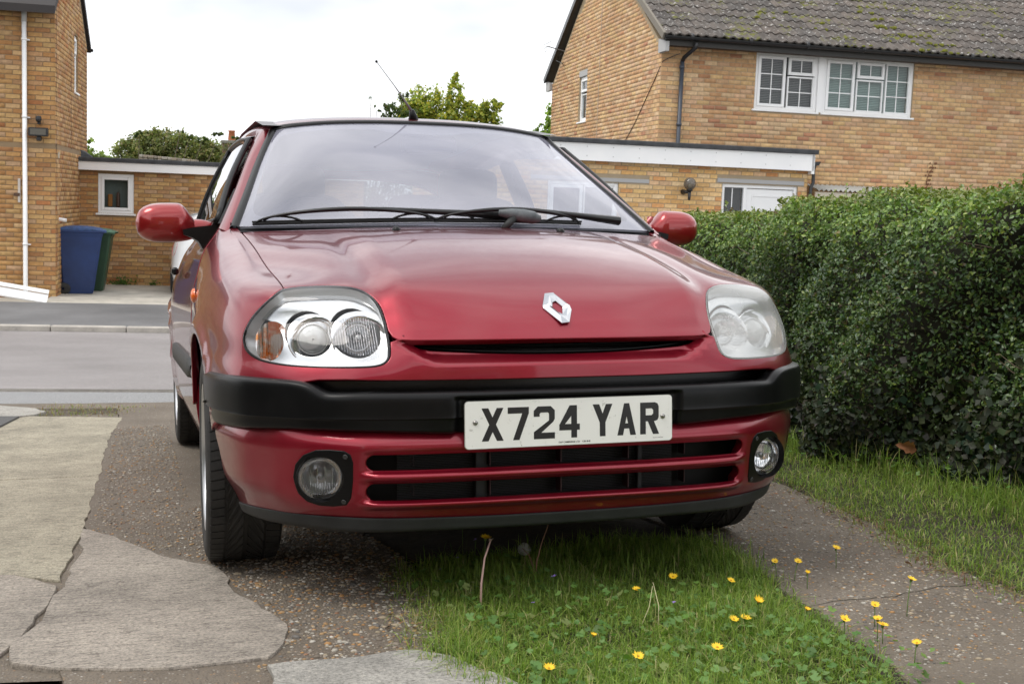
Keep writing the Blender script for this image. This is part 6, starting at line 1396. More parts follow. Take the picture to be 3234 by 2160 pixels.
def leaf_cloud(name, P, Nn, size, cols, m, parent=None, seed=1, asp=.58, tilt=.6, fold=.25, world=None):
    """one folded four-cornered leaf at each point, facing roughly along its normal"""
    r = np.random.default_rng(seed); n = len(P); Nn = Nn+r.normal(0, tilt, (n, 3)); Nn /= np.linalg.norm(Nn, axis=1, keepdims=True)+1e-9
    a = r.normal(0, 1, (n, 3)); a -= Nn*np.sum(a*Nn, 1, keepdims=True); a /= np.linalg.norm(a, axis=1, keepdims=True)+1e-9; b = np.cross(Nn, a); L = (np.asarray(size)*np.ones(n))[:, None]; Wd = L*asp*r.uniform(.8, 1.2, (n, 1))
    base = P-a*L*.5; tip = P+a*L*.5-Nn*L*.12; l = P+b*Wd*.5+Nn*Wd*fold*.5-a*L*.05; q = P-b*Wd*.5+Nn*Wd*fold*.5-a*L*.05
    V = np.stack([base, q, tip, l, P], 1).reshape(-1, 3) if 0 else np.stack([base, q, tip, l], 1).reshape(-1, 3)
    k = np.arange(n)[:, None, None]*4; F = (np.array([(0, 1, 2), (0, 2, 3)])[None]+k).reshape(-1, 3)
    return big(name, V, F, m, parent, smooth=False, col=np.repeat(cols, 4, 0), world=world)
def pal(r, n, P, w, j=.18):
    P = np.array(P); k = r.choice(len(P), n, p=np.array(w)/sum(w)); return np.clip(P[k]*r.uniform(1-j, 1+j, (n, 1))+r.normal(0, .004, (n, 3)), .003, 1)
# ---- the hedge
r = np.random.default_rng(11)
hx = lambda y, z: 2.05+.13*np.sin(y*2.1+.7)+.06*np.sin(y*5.3+z*4)+.05*np.sin(y*9+z*7)+.10*np.maximum(0, .35-z)-.02*z+.16*ss(z, .95, 1.2)
HT = lambda y: 1.135+.025*np.sin(y*3.7)+.018*np.sin(y*8.1)
hedge = empty('hedge', 'long clipped green privet hedge along the right side of the drive', 'hedge', world=MCAR @ Matrix.Translation((2.4, 2.0, 0)))
HO = np.array([2.4, 2.0, 0])
n = 88000; y = r.uniform(-.9, 4.35, n); z = r.uniform(.0, 1, n)**.92; z = z*(HT(y)-.02)+.01; dep = r.exponential(.040, n); x = hx(y, z)+dep-.02+.030*np.sin(y*36+3*np.sin(z*19))*np.sin(z*33+2.4*np.sin(y*14))+.018*np.sin(y*71+z*15)*np.sin(z*63-y*9)
keep = r.random(n) < (.45+.55*ss(z, .10, .40)); gap = (np.sin(y*7.3+z*5.1)+np.sin(y*3.9-z*8.7+1)+np.sin(y*13.1+z*11.7+2)) ; keep &= ~((gap > 1.55) & (dep < .035))
x, y, z, dep = x[keep], y[keep], z[keep], dep[keep]; n = len(x); P = np.stack([x, y, z], 1); Nn = np.tile([-.85, -.25, .35], (n, 1)); 
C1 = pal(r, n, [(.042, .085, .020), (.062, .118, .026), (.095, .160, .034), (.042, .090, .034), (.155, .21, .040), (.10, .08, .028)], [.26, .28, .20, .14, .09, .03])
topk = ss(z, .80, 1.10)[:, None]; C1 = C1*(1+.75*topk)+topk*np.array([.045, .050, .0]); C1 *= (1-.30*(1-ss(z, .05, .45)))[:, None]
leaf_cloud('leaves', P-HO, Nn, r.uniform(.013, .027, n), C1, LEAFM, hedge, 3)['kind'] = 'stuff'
# top surface, rear edge and the upright young shoots
n = 24000; y = r.uniform(-.9, 4.35, n); x = hx(y, 1.1)+r.uniform(-.03, .75, n); z = HT(y)-r.exponential(.030, n)+.006*r.normal(0, 1, n); P = np.stack([x, y, z], 1)
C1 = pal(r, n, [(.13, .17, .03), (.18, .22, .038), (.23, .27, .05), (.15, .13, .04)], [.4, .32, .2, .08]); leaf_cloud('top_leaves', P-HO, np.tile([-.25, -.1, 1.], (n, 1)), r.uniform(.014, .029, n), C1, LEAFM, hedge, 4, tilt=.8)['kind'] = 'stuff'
n = 260; V = []; PP = []; 
for i in range(n):
    y0 = r.uniform(-.9, 4.35); x0 = hx(y0, 1.1)+r.uniform(0, .6); h = min(r.exponential(.014), .06)+.008; dx, dy = r.normal(0, .012, 2); k = int(3+h*140)
    for j in range(k): t = j/k; PP.append((x0+dx*t+r.normal(0, .005), y0+dy*t+r.normal(0, .005), HT(y0)-.01+h*t*1.35))
PP = np.array(PP); n = len(PP); C1 = pal(r, n, [(.15, .21, .04), (.20, .25, .05), (.13, .18, .035), (.16, .11, .04)], [.4, .3, .25, .05]); leaf_cloud('young_shoots', PP-HO, np.tile([-.5, -.3, .6], (n, 1)), r.uniform(.014, .027, n), C1, LEAFM, hedge, 5, tilt=.9)['kind'] = 'stuff'
# bare shaded inside, twigs
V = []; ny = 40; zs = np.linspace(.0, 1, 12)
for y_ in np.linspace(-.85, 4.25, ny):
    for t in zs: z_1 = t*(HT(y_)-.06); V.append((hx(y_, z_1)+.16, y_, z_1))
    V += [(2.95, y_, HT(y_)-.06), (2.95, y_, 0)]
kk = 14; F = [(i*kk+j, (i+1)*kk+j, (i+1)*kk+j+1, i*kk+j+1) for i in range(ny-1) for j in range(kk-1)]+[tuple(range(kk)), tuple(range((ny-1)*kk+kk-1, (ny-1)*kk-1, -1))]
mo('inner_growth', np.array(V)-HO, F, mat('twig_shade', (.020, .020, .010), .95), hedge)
tw = MB()
for i in range(260):
    y0 = r.uniform(-.8, 4.3); z0 = r.uniform(.02, 1.0); x0 = hx(y0, z0)+.12; d = r.normal(0, .05, 3); p1 = (x0-.10, y0+d[1], z0+.05+d[2]*.6); tw.tube([(x0-HO[0], y0-HO[1], z0), (p1[0]-HO[0], p1[1]-HO[1], p1[2]), (p1[0]-.03-HO[0], p1[1]+d[0]-HO[1], p1[2]+.04)], [.0028, .0018, .001], 4, False)
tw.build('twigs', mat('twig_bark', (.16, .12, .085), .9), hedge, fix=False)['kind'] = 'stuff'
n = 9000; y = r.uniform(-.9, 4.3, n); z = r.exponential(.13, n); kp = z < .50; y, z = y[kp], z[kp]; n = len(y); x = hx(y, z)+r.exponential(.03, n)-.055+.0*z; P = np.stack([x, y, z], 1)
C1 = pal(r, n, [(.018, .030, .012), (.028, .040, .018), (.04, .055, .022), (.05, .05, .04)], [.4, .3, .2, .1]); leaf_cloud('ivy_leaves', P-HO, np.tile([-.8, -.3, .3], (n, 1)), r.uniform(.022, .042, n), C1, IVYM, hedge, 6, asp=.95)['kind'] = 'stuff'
leafmat('dead_leaf', .2); o_ = [(-.050, 0), (-.036, .014), (-.026, .012), (-.014, .026), (-.004, .020), (.008, .027), (.018, .016), (.030, .018), (.038, .006), (.050, .0), (.040, -.010), (.028, -.014), (.016, -.024), (.002, -.018), (-.012, -.025), (-.026, -.012), (-.038, -.010)]
t_ = big('dry_leaf', [(0, 0, .004)]+[(a, -.018*math.cos(a*45)+.006*math.sin(b*150), b) for a, b in o_], [(0, i+1, (i+1) % len(o_)+1) for i in range(len(o_))], MATS['dead_leaf'], col=np.tile([[.26, .115, .055]], (len(o_)+1, 1)), world=MCAR @ Matrix.Translation((1.915, 1.39, .118)) @ Matrix.Rotation(R(12), 4, 'Y'))
tag(t_, 'large dry orange brown leaf caught at the foot of the hedge', 'leaf')
# ---- grass
LAWN = [(-.36, -1.3), (-.34, -.42), (-.40, -.26), (-.32, -.10), (-.31, .05), (-.30, .25), (-.26, .48), (-.12, .60), (.1, .58), (.35, .64), (.64, .60), (.62, .30), (.57, .05), (.52, -.20), (.47, -.5), (.38, -.8), (.30, -1.3)]
VERG = [(1.38, 4.2), (1.40, 1.5), (1.34, 1.2), (1.24, .85), (1.27, .66), (1.19, .42), (1.12, .15), (1.10, 0), (1.12, -.3), (1.2, -1.3), (2.3, -1.3), (2.2, 4.2)]
def scatter(poly, n, r, fringe=.0):
    lo = np.min(poly, 0); hi = np.max(poly, 0); P = r.uniform(lo, hi, (int(n*2.2), 2))
    if fringe: P2 = P+r.normal(0, fringe, P.shape); k = pip(P, np.array(poly)); return P2[k][:n]
    return P[pip(P, np.array(poly))][:n]
def grass(name, P, h, wd, cols, seed, lean=.5, m=None, clump=None):
    r = np.random.default_rng(seed); n = len(P); az = r.uniform(0, 6.28, n); l = np.abs(r.normal(0, lean, n)); hh = h*np.ones(n); d = np.stack([np.cos(az), np.sin(az)], 1); sd = np.stack([-np.sin(az), np.cos(az)], 1)
    V = np.zeros((n, 7, 3)); tw_ = r.uniform(-1, 1, n)
    for i, (t, w_) in enumerate(((0, 1), (.35, .9), (.70, .62))):
        c = P+d*(l*hh*t**1.8)[:, None]; zc = hh*t*(1-.35*l*t)
        V[:, 2*i, :2] = c-sd*(wd*w_)[:, None]; V[:, 2*i+1, :2] = c+sd*(wd*w_)[:, None]; V[:, 2*i, 2] = zc; V[:, 2*i+1, 2] = zc
    V[:, 6, :2] = P+d*(l*hh)[:, None]; V[:, 6, 2] = hh*(1-.40*l); k = np.arange(n)[:, None, None]*7; F = (np.array([(0, 1, 3), (0, 3, 2), (2, 3, 5), (2, 5, 4), (4, 5, 6)])[None]+k).reshape(-1, 3); V[..., 2] -= .006
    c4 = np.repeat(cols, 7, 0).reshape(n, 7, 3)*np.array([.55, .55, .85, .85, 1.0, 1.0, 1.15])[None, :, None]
    o = big(name, V.reshape(-1, 3), F, m or GRASSM, col=c4.reshape(-1, 3), world=MCAR); o['kind'] = 'stuff'; return o
r = np.random.default_rng(31)
GP = [(.17, .26, .045), (.22, .33, .06), (.30, .39, .085), (.12, .20, .04), (.42, .38, .18)]
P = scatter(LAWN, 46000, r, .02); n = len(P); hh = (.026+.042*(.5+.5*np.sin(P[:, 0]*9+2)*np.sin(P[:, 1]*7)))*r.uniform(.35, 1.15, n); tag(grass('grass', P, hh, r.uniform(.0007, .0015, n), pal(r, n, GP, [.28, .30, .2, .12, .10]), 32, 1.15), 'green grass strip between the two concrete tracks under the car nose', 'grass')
# tall rear edge of the lawn and the fringe under the bumper
P = scatter([(-.32, .22), (-.28, .50), (.66, .60), (.62, .22)], 1500, r, .03); n = len(P); tag(grass('grass', P, r.uniform(.035, .085, n), r.uniform(.0009, .0018, n), pal(r, n, GP, [.3, .3, .2, .15, .05]), 33, .9), 'taller grass blades standing in front of the bumper lip', 'grass')
P = scatter([(-.38, -.45), (-.42, -.2), (-.33, .5), (-.22, .5), (-.26, -.45)], 1600, r, .025); n = len(P); tag(grass('grass', P, r.uniform(.015, .05, n), r.uniform(.0008, .0015, n), pal(r, n, GP, [.2, .2, .2, .1, .3]), 34, 1.1), 'straggling grass fringe creeping over the pebbly track edge', 'grass')
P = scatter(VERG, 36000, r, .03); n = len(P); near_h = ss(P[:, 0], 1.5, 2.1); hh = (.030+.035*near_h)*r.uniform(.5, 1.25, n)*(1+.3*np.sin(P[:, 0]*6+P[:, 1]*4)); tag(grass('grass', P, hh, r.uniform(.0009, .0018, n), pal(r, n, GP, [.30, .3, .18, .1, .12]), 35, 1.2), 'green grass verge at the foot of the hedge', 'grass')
P = scatter([(1.75, -1.2), (1.85, 4.0), (2.15, 4.0), (2.15, -1.2)], 2600, r, .05); n = len(P); tag(grass('grass', P, r.uniform(.06, .16, n), r.uniform(.001, .002, n), pal(r, n, GP, [.3, .3, .2, .1, .10]), 36, .6), 'long uncut grass blades against the hedge bottom', 'grass')
P = scatter([(1.02, -.5), (1.10, .3), (1.28, .95), (1.42, 1.3), (1.30, .7), (1.18, -.5)], 2200, r, .03); n = len(P); tag(grass('grass', P, r.uniform(.012, .04, n), r.uniform(.0008, .0015, n), pal(r, n, GP+[(.22, .13, .06)], [.15, .15, .15, .05, .25, .25]), 37, 1.3), 'dry matted grass edge spilling onto the right hand track', 'grass')
P = scatter([(-1.60, 4.75), (-1.45, 5.3), (-.9, 5.0), (-1.02, 4.52), (-1.5, 4.65)], 650, r, .04); n = len(P); tag(grass('grass', P, r.uniform(.008, .03, n), r.uniform(.001, .002, n), pal(r, n, GP+[(.26, .16, .08)], [.08, .08, .08, .05, .30, .4]), 38, 1.3), 'weedy tuft of grass at the road end of the drive', 'grass')
# brown litter and twigs along the verge edge, crack across the right hand track
r = np.random.default_rng(39); t_ = r.random(420); EDG = np.array([(1.40, 1.6), (1.34, 1.2), (1.24, .85), (1.26, .66), (1.18, .42), (1.11, .15), (1.09, 0), (1.11, -.3)]); q_ = np.minimum((t_*7).astype(int), 6); f_ = (t_*7-q_)[:, None]; P = EDG[q_]*(1-f_)+EDG[q_+1]*f_+r.normal(0, .03, (420, 2)); P = np.concatenate([P, np.full((420, 1), .006)], 1)
P2 = np.stack([r.uniform(-.45, -.25, 120), r.uniform(-.3, .6, 120), np.full(120, .006)], 1); P = np.concatenate([P, P2]); n = len(P); o = leaf_cloud('dead_litter', P, np.tile([0, 0, 1.], (n, 1)), r.uniform(.006, .028, n), pal(r, n, [(.16, .085, .045), (.24, .15, .085), (.10, .06, .04)], [.4, .3, .3]), MATS['dead_leaf'], None, 40, asp=.28, tilt=.35, world=MCAR); o['kind'] = 'stuff'; tag(o, 'brown twigs and dead bits of leaf along the grass edges', 'litter')
rq = random.Random(6); cp_ = [(.56, -.15), (.60, -.135), (.64, -.128), (.685, -.126), (.73, -.135), (.77, -.128), (.804, -.133), (.85, -.112), (.90, -.108), (.94, -.088), (.968, -.083), (1.02, -.094), (1.068, -.091), (1.10, -.080)]; cr_ = MB().tube([(a+rq.uniform(-.006, .006), b+rq.uniform(-.006, .006), 0) for a, b in cp_], [.0006]+[rq.uniform(.0012, .0026) for _ in range(12)]+[.0004], 5); o = mo('crack', [(x, y, z*.15+.0012) for x, y, z in cr_.v], cr_.f, mat('crack_dirt', (.065, .055, .04), .95), None, world=MCAR); o['kind'] = 'structure'
# ---- lobed weed leaves (cranesbill) in the lawn
def weed_patch(name, P, size, z, cols, seed, lab):
    r = np.random.default_rng(seed); n = len(P); K = 15; th = np.linspace(0, 2*np.pi, K, endpoint=False); rad = .62+.38*np.abs(np.cos(th*2.5)); rad[0] = .15
    nn = np.stack([r.normal(0, .35, n), r.normal(-.15, .35, n), np.ones(n)], 1); nn /= np.linalg.norm(nn, axis=1, keepdims=True); a = np.cross(nn, np.array([0, 1, 0])); a /= np.linalg.norm(a, axis=1, keepdims=True); b = np.cross(nn, a); rot = r.uniform(0, 6.28, n)
    V = np.zeros((n, K+1, 3)); c = np.stack([P[:, 0], P[:, 1], z], 1); V[:, 0] = c-nn*(size*.10)[:, None]
    for i in range(K):
        ca, sa = np.cos(th[i]+rot)[:, None], np.sin(th[i]+rot)[:, None]; V[:, i+1] = c+(a*ca+b*sa)*(size*rad[i]*r.uniform(.85, 1.15, n))[:, None]+nn*(size*.10*((i % 3) == 0))[:, None]
    F = np.array([(0, i+1, (i+1) % K+1) for i in range(K)]); F = (F[None]+np.arange(n)[:, None, None]*(K+1)).reshape(-1, 3); o = big(name, V.reshape(-1, 3), F, WEEDM, col=np.repeat(cols, K+1, 0), world=MCAR); o['kind'] = 'stuff'; tag(o, lab, 'weeds'); return o
P = scatter([(-.34, -1.3), (-.30, -.15), (-.30, .42), (0, .45), (.10, .15), (.30, -.1), (.50, -.45), (.40, -1.3)], 900, r, .02); n = len(P); z = r.uniform(.012, .044, n); weed_patch('weed_leaves', P, r.uniform(.004, .0125, n), z, pal(r, n, [(.09, .18, .035), (.12, .23, .05), (.16, .28, .08), (.20, .25, .08)], [.35, .35, .2, .1]), 41, 'pale green lobed weed leaves among the lawn grass')
P = scatter([(.05, -1.3), (.1, .1), (.45, .12), (.60, -.35), (.5, -1.3)], 330, r, .02); n = len(P); weed_patch('weed_leaves', P, r.uniform(.004, .011, n), r.uniform(.01, .035, n), pal(r, n, [(.10, .19, .035), (.14, .25, .05), (.17, .27, .07)], [.4, .4, .2]), 42, 'small round weed leaves near the yellow flowers')
P = np.array([(2.0+r.normal(0, .15), yy) for yy in r.uniform(.5, 3.2, 260)]); weed_patch('weed_leaves', P, r.uniform(.006, .016, 260), r.uniform(.02, .09, 260), pal(r, 260, [(.08, .17, .03), (.12, .22, .05)], [.5, .5]), 43, 'broad weed leaves at the foot of the hedge')
# ---- single flowers
YEL = mat('yellow_petal', (.80, .52, .015), .6); YC = mat('flower_centre', (.55, .28, .01), .8); STEMG = mat('stem_green', (.12, .20, .045), .6); STEMR = mat('stem_red', (.30, .15, .10), .5); PUR = mat('lilac_petal', (.34, .22, .62), .6)
def yflower(x, y, h, rad, lean, lab, closed=0, stem=STEMG):
    rad *= 1.3
    o = empty('yellow_flower', lab, 'flower', group='yellow flowers in the grass', world=MCAR @ Matrix.Translation((x, y, 0))); rr = random.Random(int((x+5)*1000+y*100)); tip = (lean[0], lean[1], h)
    MB().tube([(0, 0, -.005), (lean[0]*.2, lean[1]*.2, h*.4), (lean[0]*.6, lean[1]*.6, h*.8), tip], [.0012, .0011, .001, .0012], 5).build('stem', stem, o, True)
    mb = MB(); K = 15; tl = Vector((lean[0]*4+rr.uniform(-.2, .2), lean[1]*4-.35+rr.uniform(-.2, .2), 1)).normalized(); q = tl.to_track_quat('Z', 'Y').to_matrix(); up = .9 if closed else rr.uniform(.15, .5)
    for k in range(K):
        a = 2*math.pi*k/K+rr.uniform(-.12, .12); L = rad*rr.uniform(.85, 1.1); w_ = .13*rad+.0006; c = Vector((math.cos(a), math.sin(a), 0)); s_ = Vector((-math.sin(a), math.cos(a), 0)); pts = [c*.0012-s_*w_*.6, c*L*.6-s_*w_+Vector((0, 0, up*L*.5)), c*L+Vector((0, 0, up*L)), c*L*.6+s_*w_+Vector((0, 0, up*L*.5)), c*.0012+s_*w_*.6]
        mb.add([tuple(Vector(tip)+q @ p) for p in pts], [(0, 1, 2, 3, 4)])
    mb.build('petals', YEL, o, fix=False); c_ = MB().lathe([(.001, -.002), (rad*.25, 0), (rad*.18, .0018), (.0002, .0024)], n=10); mo('flower_centre', [tuple(Vector(tip)+q @ Vector(v)) for v in c_.v], c_.f, YC, o, smooth=True)
    g_ = MB().lathe([(.0008, -.009), (rad*.22, -.006), (rad*.28, -.001)], n=8); mo('green_cup', [tuple(Vector(tip)+q @ Vector(v)) for v in g_.v], g_.f, STEMG, o, smooth=True); return o
FL = [(.83, .17, .055, .010, (.0, 0), 'highest yellow flower, alone over the right hand track'),
 (.65, .08, .050, .009, (.01, 0), 'yellow flower leaning over the track left of the highest one'),
 (.62, .12, .045, .008, (-.005, 0), 'small yellow flower at the top corner of the lawn edge'),
 (.64, .0, .040, .006, (.0, 0), 'small orange yellow bud just below two flowers at the lawn edge'),
 (.29, .07, .040, .010, (.01, 0), 'yellow flower in the middle of the lawn below the plate'),
 (.43, .01, .035, .009, (.0, 0), 'flat yellow flower right of the middle of the lawn'),
 (.17, 0, .035, .009, (.0, 0), 'yellow flower beside the tall pale grass stalk'),
 (.37, -.24, .050, .010, (.0, 0), 'cup shaped yellow flower above a pair of flowers'),
 (.305, -.30, .035, .011, (.0, 0), 'right hand flower of the touching yellow pair'),
 (.285, -.295, .033, .009, (-.006, 0), 'left hand flower of the touching yellow pair'),
 (.73, -.29, .085, .010, (.015, .005), 'tall stemmed yellow flower furthest right over the concrete'),
 (.61, -.34, .050, .009, (.0, 0), 'yellow flower over the concrete left of the tall stemmed one'),
 (.50, -.39, .040, .010, (.0, 0), 'flat yellow flower at the ragged right edge of the lawn'),
 (.55, -.44, .050, .009, (.0, 0), 'upper flower of the stacked yellow pair near the right edge'),
 (.553, -.455, .042, .011, (.0, 0), 'lower flower of the stacked yellow pair near the right edge'),
 (.53, -.60, .045, .009, (.005, 0), 'yellow flower nearest the bottom right of the lawn'),
 (.14, -.49, .040, .011, (.0, 0), 'large open yellow flower at the bottom middle of the lawn'),
 (-.03, -.48, .035, .010, (.0, 0), 'yellow flower at the bottom of the picture left of middle'),
 (-.215, -.47, .025, .010, (.0, 0), 'yellow flower near the pale front slab'),
 (-.06, -.31, .030, .006, (.0, 0), 'half closed orange yellow bud among weed leaves'),
 (.46, -.30, .04, .006, (.0, 0), 'small orange bud right of the cup shaped flower')]
for f in FL: yflower(f[0], f[1]-f[2]*.0, f[2], f[3], f[4], f[5], closed=('bud' in f[5] or 'cup' in f[5]))
# taller stalks in front of the bumper: position fixed by foot and head
yflower(-.124, .31, .118, .012, (.0, -.01), 'yellow hawkbit flower standing tall in front of the bumper lip')
d_ = empty('spent_stalk', 'thick pinkish bare dandelion stalk beside the tall yellow flower', 'stalk', world=MCAR @ Matrix.Translation((-.205, .06, 0)))
MB().tube([(0, 0, -.01), (.006, .015, .06), (.020, .035, .115), (.043, .06, .154)], [.0030, .0028, .0024, .0020], 7).build('stem', mat('stem_pink', (.50, .32, .28), .5), d_, True)
mb = MB(); 
for k in range(7): a = k*.9; mb.tube([(.043, .06, .154), (.043+.007*math.cos(a), .06+.005*math.sin(a), .156-.006*(k % 2))], [.0016, .0004], 4)
mb.build('dried_bracts', mat('bract_brown', (.32, .25, .18), .8), d_, fix=False)['kind'] = 'stuff'
d_ = empty('seed_stalk', 'curved reddish stalk with a closed pale seed head against the bumper lip', 'stalk', world=MCAR @ Matrix.Translation((.005, .28, 0)))
MB().tube([(0, 0, -.01), (.004, .0, .05), (.020, .01, .095), (.040, .02, .135), (.047, .02, .158)], [.0020, .0018, .0015, .0013, .0014], 6).build('stem', STEMR, d_, True)
MB().lathe([(.001, -.008), (.0042, -.003), (.0046, .004), (.0030, .010), (.001, .011)], c=(.047, .02, .162), n=10).build('seed_head', mat('seed_pale', (.50, .44, .34), .8), d_, True)
MB().tube([(0, .0, .02), (-.006, .03, .06), (-.016, .06, .075)], [.0016, .0014, .001], 5).build('stem', STEMR, d_, True)
d_ = empty('dandelion_clock', 'round grey dandelion clock in the shade under the bumper lip', 'dandelion clock', world=MCAR @ Matrix.Translation((.013, .40, -.030)))
MB().tube([(0, 0, -.01), (.003, .0, .05), (0, 0, .088)], .0013, 5).build('stem', STEMR, d_, True); mb = MB(); rr = random.Random(5)
for i in range(130):
    v = Vector((rr.gauss(0, 1), rr.gauss(0, 1), rr.gauss(0, 1))).normalized(); c = Vector((0, 0, .088)); p = c+v*.016; mb.tube([tuple(c+v*.003), tuple(p)], .00025, 3, False); s_ = v.orthogonal().normalized(); t_2 = v.cross(s_)
    for k in range(5): a = k*1.257; e = p+(s_*math.cos(a)+t_2*math.sin(a))*.0042+v*.001; e2 = p+(s_*math.cos(a+.25)+t_2*math.sin(a+.25))*.0042+v*.001; mb.add([tuple(p), tuple(e), tuple(e2)], [(0, 1, 2)])
mb.build('seeds', mat('seed_fluff', (.45, .45, .42), .9), d_, fix=False)['kind'] = 'stuff'
MB().lathe([(.001, -.003), (.003, 0), (.001, .003)], c=(0, 0, .088), n=8).build('seed_core', mat('bract_brown'), d_, True)
def pflower(x, y, h, s_, lab):
    o = empty('lilac_flower', lab, 'flower', group='small lilac flowers in the lawn', world=MCAR @ Matrix.Translation((x, y, 0))); MB().tube([(0, 0, -.01), (0, 0, h)], .0009, 4).build('stem', STEMG, o); mb = MB(); rr = random.Random(int(x*999))
    for k in range(6): a = k*1.05; c = Vector((math.cos(a), math.sin(a)*.7, .35+rr.uniform(-.4, .5))); b_ = Vector((-math.sin(a), math.cos(a), 0))*.45; t = Vector((0, 0, h)); mb.add([tuple(t), tuple(t+(c+b_)*s_*.7), tuple(t+c*s_*1.1), tuple(t+(c-b_)*s_*.7)], [(0, 1, 2, 3)])
    mb.build('petals', PUR, o, fix=False)
pflower(-.16, .45, .035, .006, 'lilac flower at the far left corner of the lawn'); pflower(-.085, .54, .06, .006, 'lilac flower just left of the tall yellow flower stem'); pflower(.0, .12, .05, .0075, 'largest lilac flower in the middle left of the lawn'); pflower(-.10, -.02, .03, .005, 'tiny lilac flower left of the seed stalk foot'); pflower(.20, -.15, .04, .006, 'lilac flower below the middle of the lawn'); pflower(-.10, .62, .09, .005, 'dim lilac flower in the shade of the bumper'); pflower(-.22, .40, .02, .005, 'pale lilac flower lowest at the lawn corner')
MB_ = MB().tube([(0, 0, 0), (.02, .02, .05), (.045, .05, .10)], [.0012, .001, .0007], 5)
d_ = empty('pale_stalk', 'pale dry forked grass stalk rising from the middle of the lawn', 'stalk', world=MCAR @ Matrix.Translation((.13, -.22, 0))); MB().tube([(0, 0, 0), (.01, .02, .05), (.022, .08, .088)], [.0014, .0011, .0008], 5).build('stem', mat('straw', (.46, .42, .24), .7), d_, True); MB().tube([(-.03, .03, 0), (0, .05, .04), (.020, .078, .080)], [.0012, .001, .0007], 5).build('stem', mat('straw'), d_, True)
# ---- weeds at the garage wall
def tuft(name, s, b, z, n, h, spread, lab, seed):
    r = np.random.default_rng(seed); P = np.stack([r.normal(0, spread, n), r.normal(0, spread*.4, n), np.abs(r.normal(0, h, n))], 1); C = pal(r, n, [(.06, .13, .02), (.10, .18, .03)], [.5, .5]); o = leaf_cloud(name, P, np.tile([0, -.6, .6], (n, 1)), r.uniform(.02, .05, n), C, WEEDM, None, seed, world=MSB @ Matrix.Translation((s, b, z))); return tag(o, lab, 'weed')
tuft('wall_weed', -2.15, 23.62, -.80, 260, .06, .11, 'green weed at the garage wall foot right of the bins', 51); tuft('wall_weed', -1.62, 23.62, -.80, 70, .04, .05, 'faint smaller weed at the garage wall foot', 52)
# ---- trees beyond the houses
def tree(name, lab, X, Y, zb, trunk_h, blobs, n, size, palette, pw, seed, m=TREEM, branches=7, bare=0):
    o = empty(name, lab, 'tree', world=Matrix.Translation((X, Y, zb))); r = np.random.default_rng(seed); rr = random.Random(seed)
    top = max(b[2]+b[5]*.4 for b in blobs); mx0 = sum(b[0] for b in blobs)/len(blobs); wd_ = max(abs(b[0]-mx0) for b in blobs)*.6+.3; zlo = min(b[2] for b in blobs)
    low = [(mx0+wd_*sx_, rr.uniform(-.2, .2), zlo*f_, wd_*.75, wd_*.6, zlo*.16) for sx_, f_ in ((-.55, .84), (.55, .84), (0, .66), (-.4, .52), (.4, .52))] if not bare else []
    blobs = list(blobs)+low; n = int(n*2.6); MB().tube([(0, 0, 0), (.05, 0, trunk_h*.5), (0, 0, trunk_h), (.1, 0, top*.62)], [.22, .17, .10, .02], 8).build('trunk', mat('bark', (.09, .07, .05), .9), o, True)
    lm = MB()
    for b in blobs: lm.tube([(b[0]*.25, 0, trunk_h*.5), (b[0]*.8, b[1]*.5, (trunk_h+b[2])*.45), (b[0], b[1], b[2]+b[5]*.1)], [.035, .016, .006], 4)
    lm.build('limbs', mat('bark'), o, True)['kind'] = 'stuff'
    vol = np.array([b[3]*b[4]*b[5] for b in blobs])**.75; cnt = (n*vol/vol.sum()).astype(int); PP = []; CC = []
    for b, c in zip(blobs, cnt):
        k = max(4, c//28); cc = r.normal(0, 1, (k, 3)); cc /= np.linalg.norm(cc, axis=1, keepdims=True); cc *= r.uniform(.35, 1.0, (k, 1))**.6; w_ = r.integers(0, k, c); p = cc[w_]+r.normal(0, .15, (c, 3)); tone = r.uniform(.75, 1.25, k)[w_]; PP.append(p*[b[3], b[4], b[5]]+[b[0], b[1], b[2]]); C = pal(r, c, palette, pw)*tone[:, None]; CC.append(C)
    PP = np.concatenate(PP); CC = np.clip(np.concatenate(CC), .004, 1); leaf_cloud('crown', PP, np.tile([-.2, -.5, .6], (len(PP), 1)), r.uniform(size*.7, size*1.3, len(PP)), CC, m, o, seed, asp=.7, tilt=.9)['kind'] = 'stuff'; return o
YG = [(.34, .37, .06), (.44, .43, .08), (.22, .28, .05), (.52, .42, .07), (.14, .20, .05)]; DG_ = [(.06, .10, .025), (.09, .13, .035), (.13, .16, .05), (.17, .16, .06)]; OLV = [(.20, .23, .085), (.26, .27, .11), (.16, .20, .075), (.31, .26, .12)]
def wpos(px, py, Y):   # a point of the view at distance Y (P: photo pixels)
    d = CAN.T @ np.array([(px-1617)/3853.56, (py-1080)/3853.56, 1.]); return d*Y/d[1]+np.array([0, 0, .9])
def blob(c, base, px, py, rpx, Y, ry=.8, k=.9): p = wpos(px, py, Y); r_ = rpx*Y/3853.56; return (p[0]-base[0], r_*0, p[2]-base[2], r_, r_*ry, r_*k)
B0 = (-3.0, 40, -.8)
mk = lambda base, L, Y: [blob(0, base, *q[:3], Y, k=(q[3] if len(q) > 3 else .9)) for q in L]
tree('autumn_tree', 'bushy tree turning yellow behind the red car roof', *B0, 2.0, mk(B0, [(1300, 350, 45), (1345, 330, 52, 1.1), (1400, 360, 55), (1432, 300, 26, 2.2), (1450, 340, 42), (1440, 235, 14, 1.6), (1500, 370, 50), (1545, 345, 34, .8), (1570, 330, 22), (1530, 400, 50), (1380, 410, 70, .6), (1460, 400, 60, .6)], 40), 9000, .115, YG, [.3, .25, .2, .1, .15], 61)
B1 = (-4.8, 38, -.8)
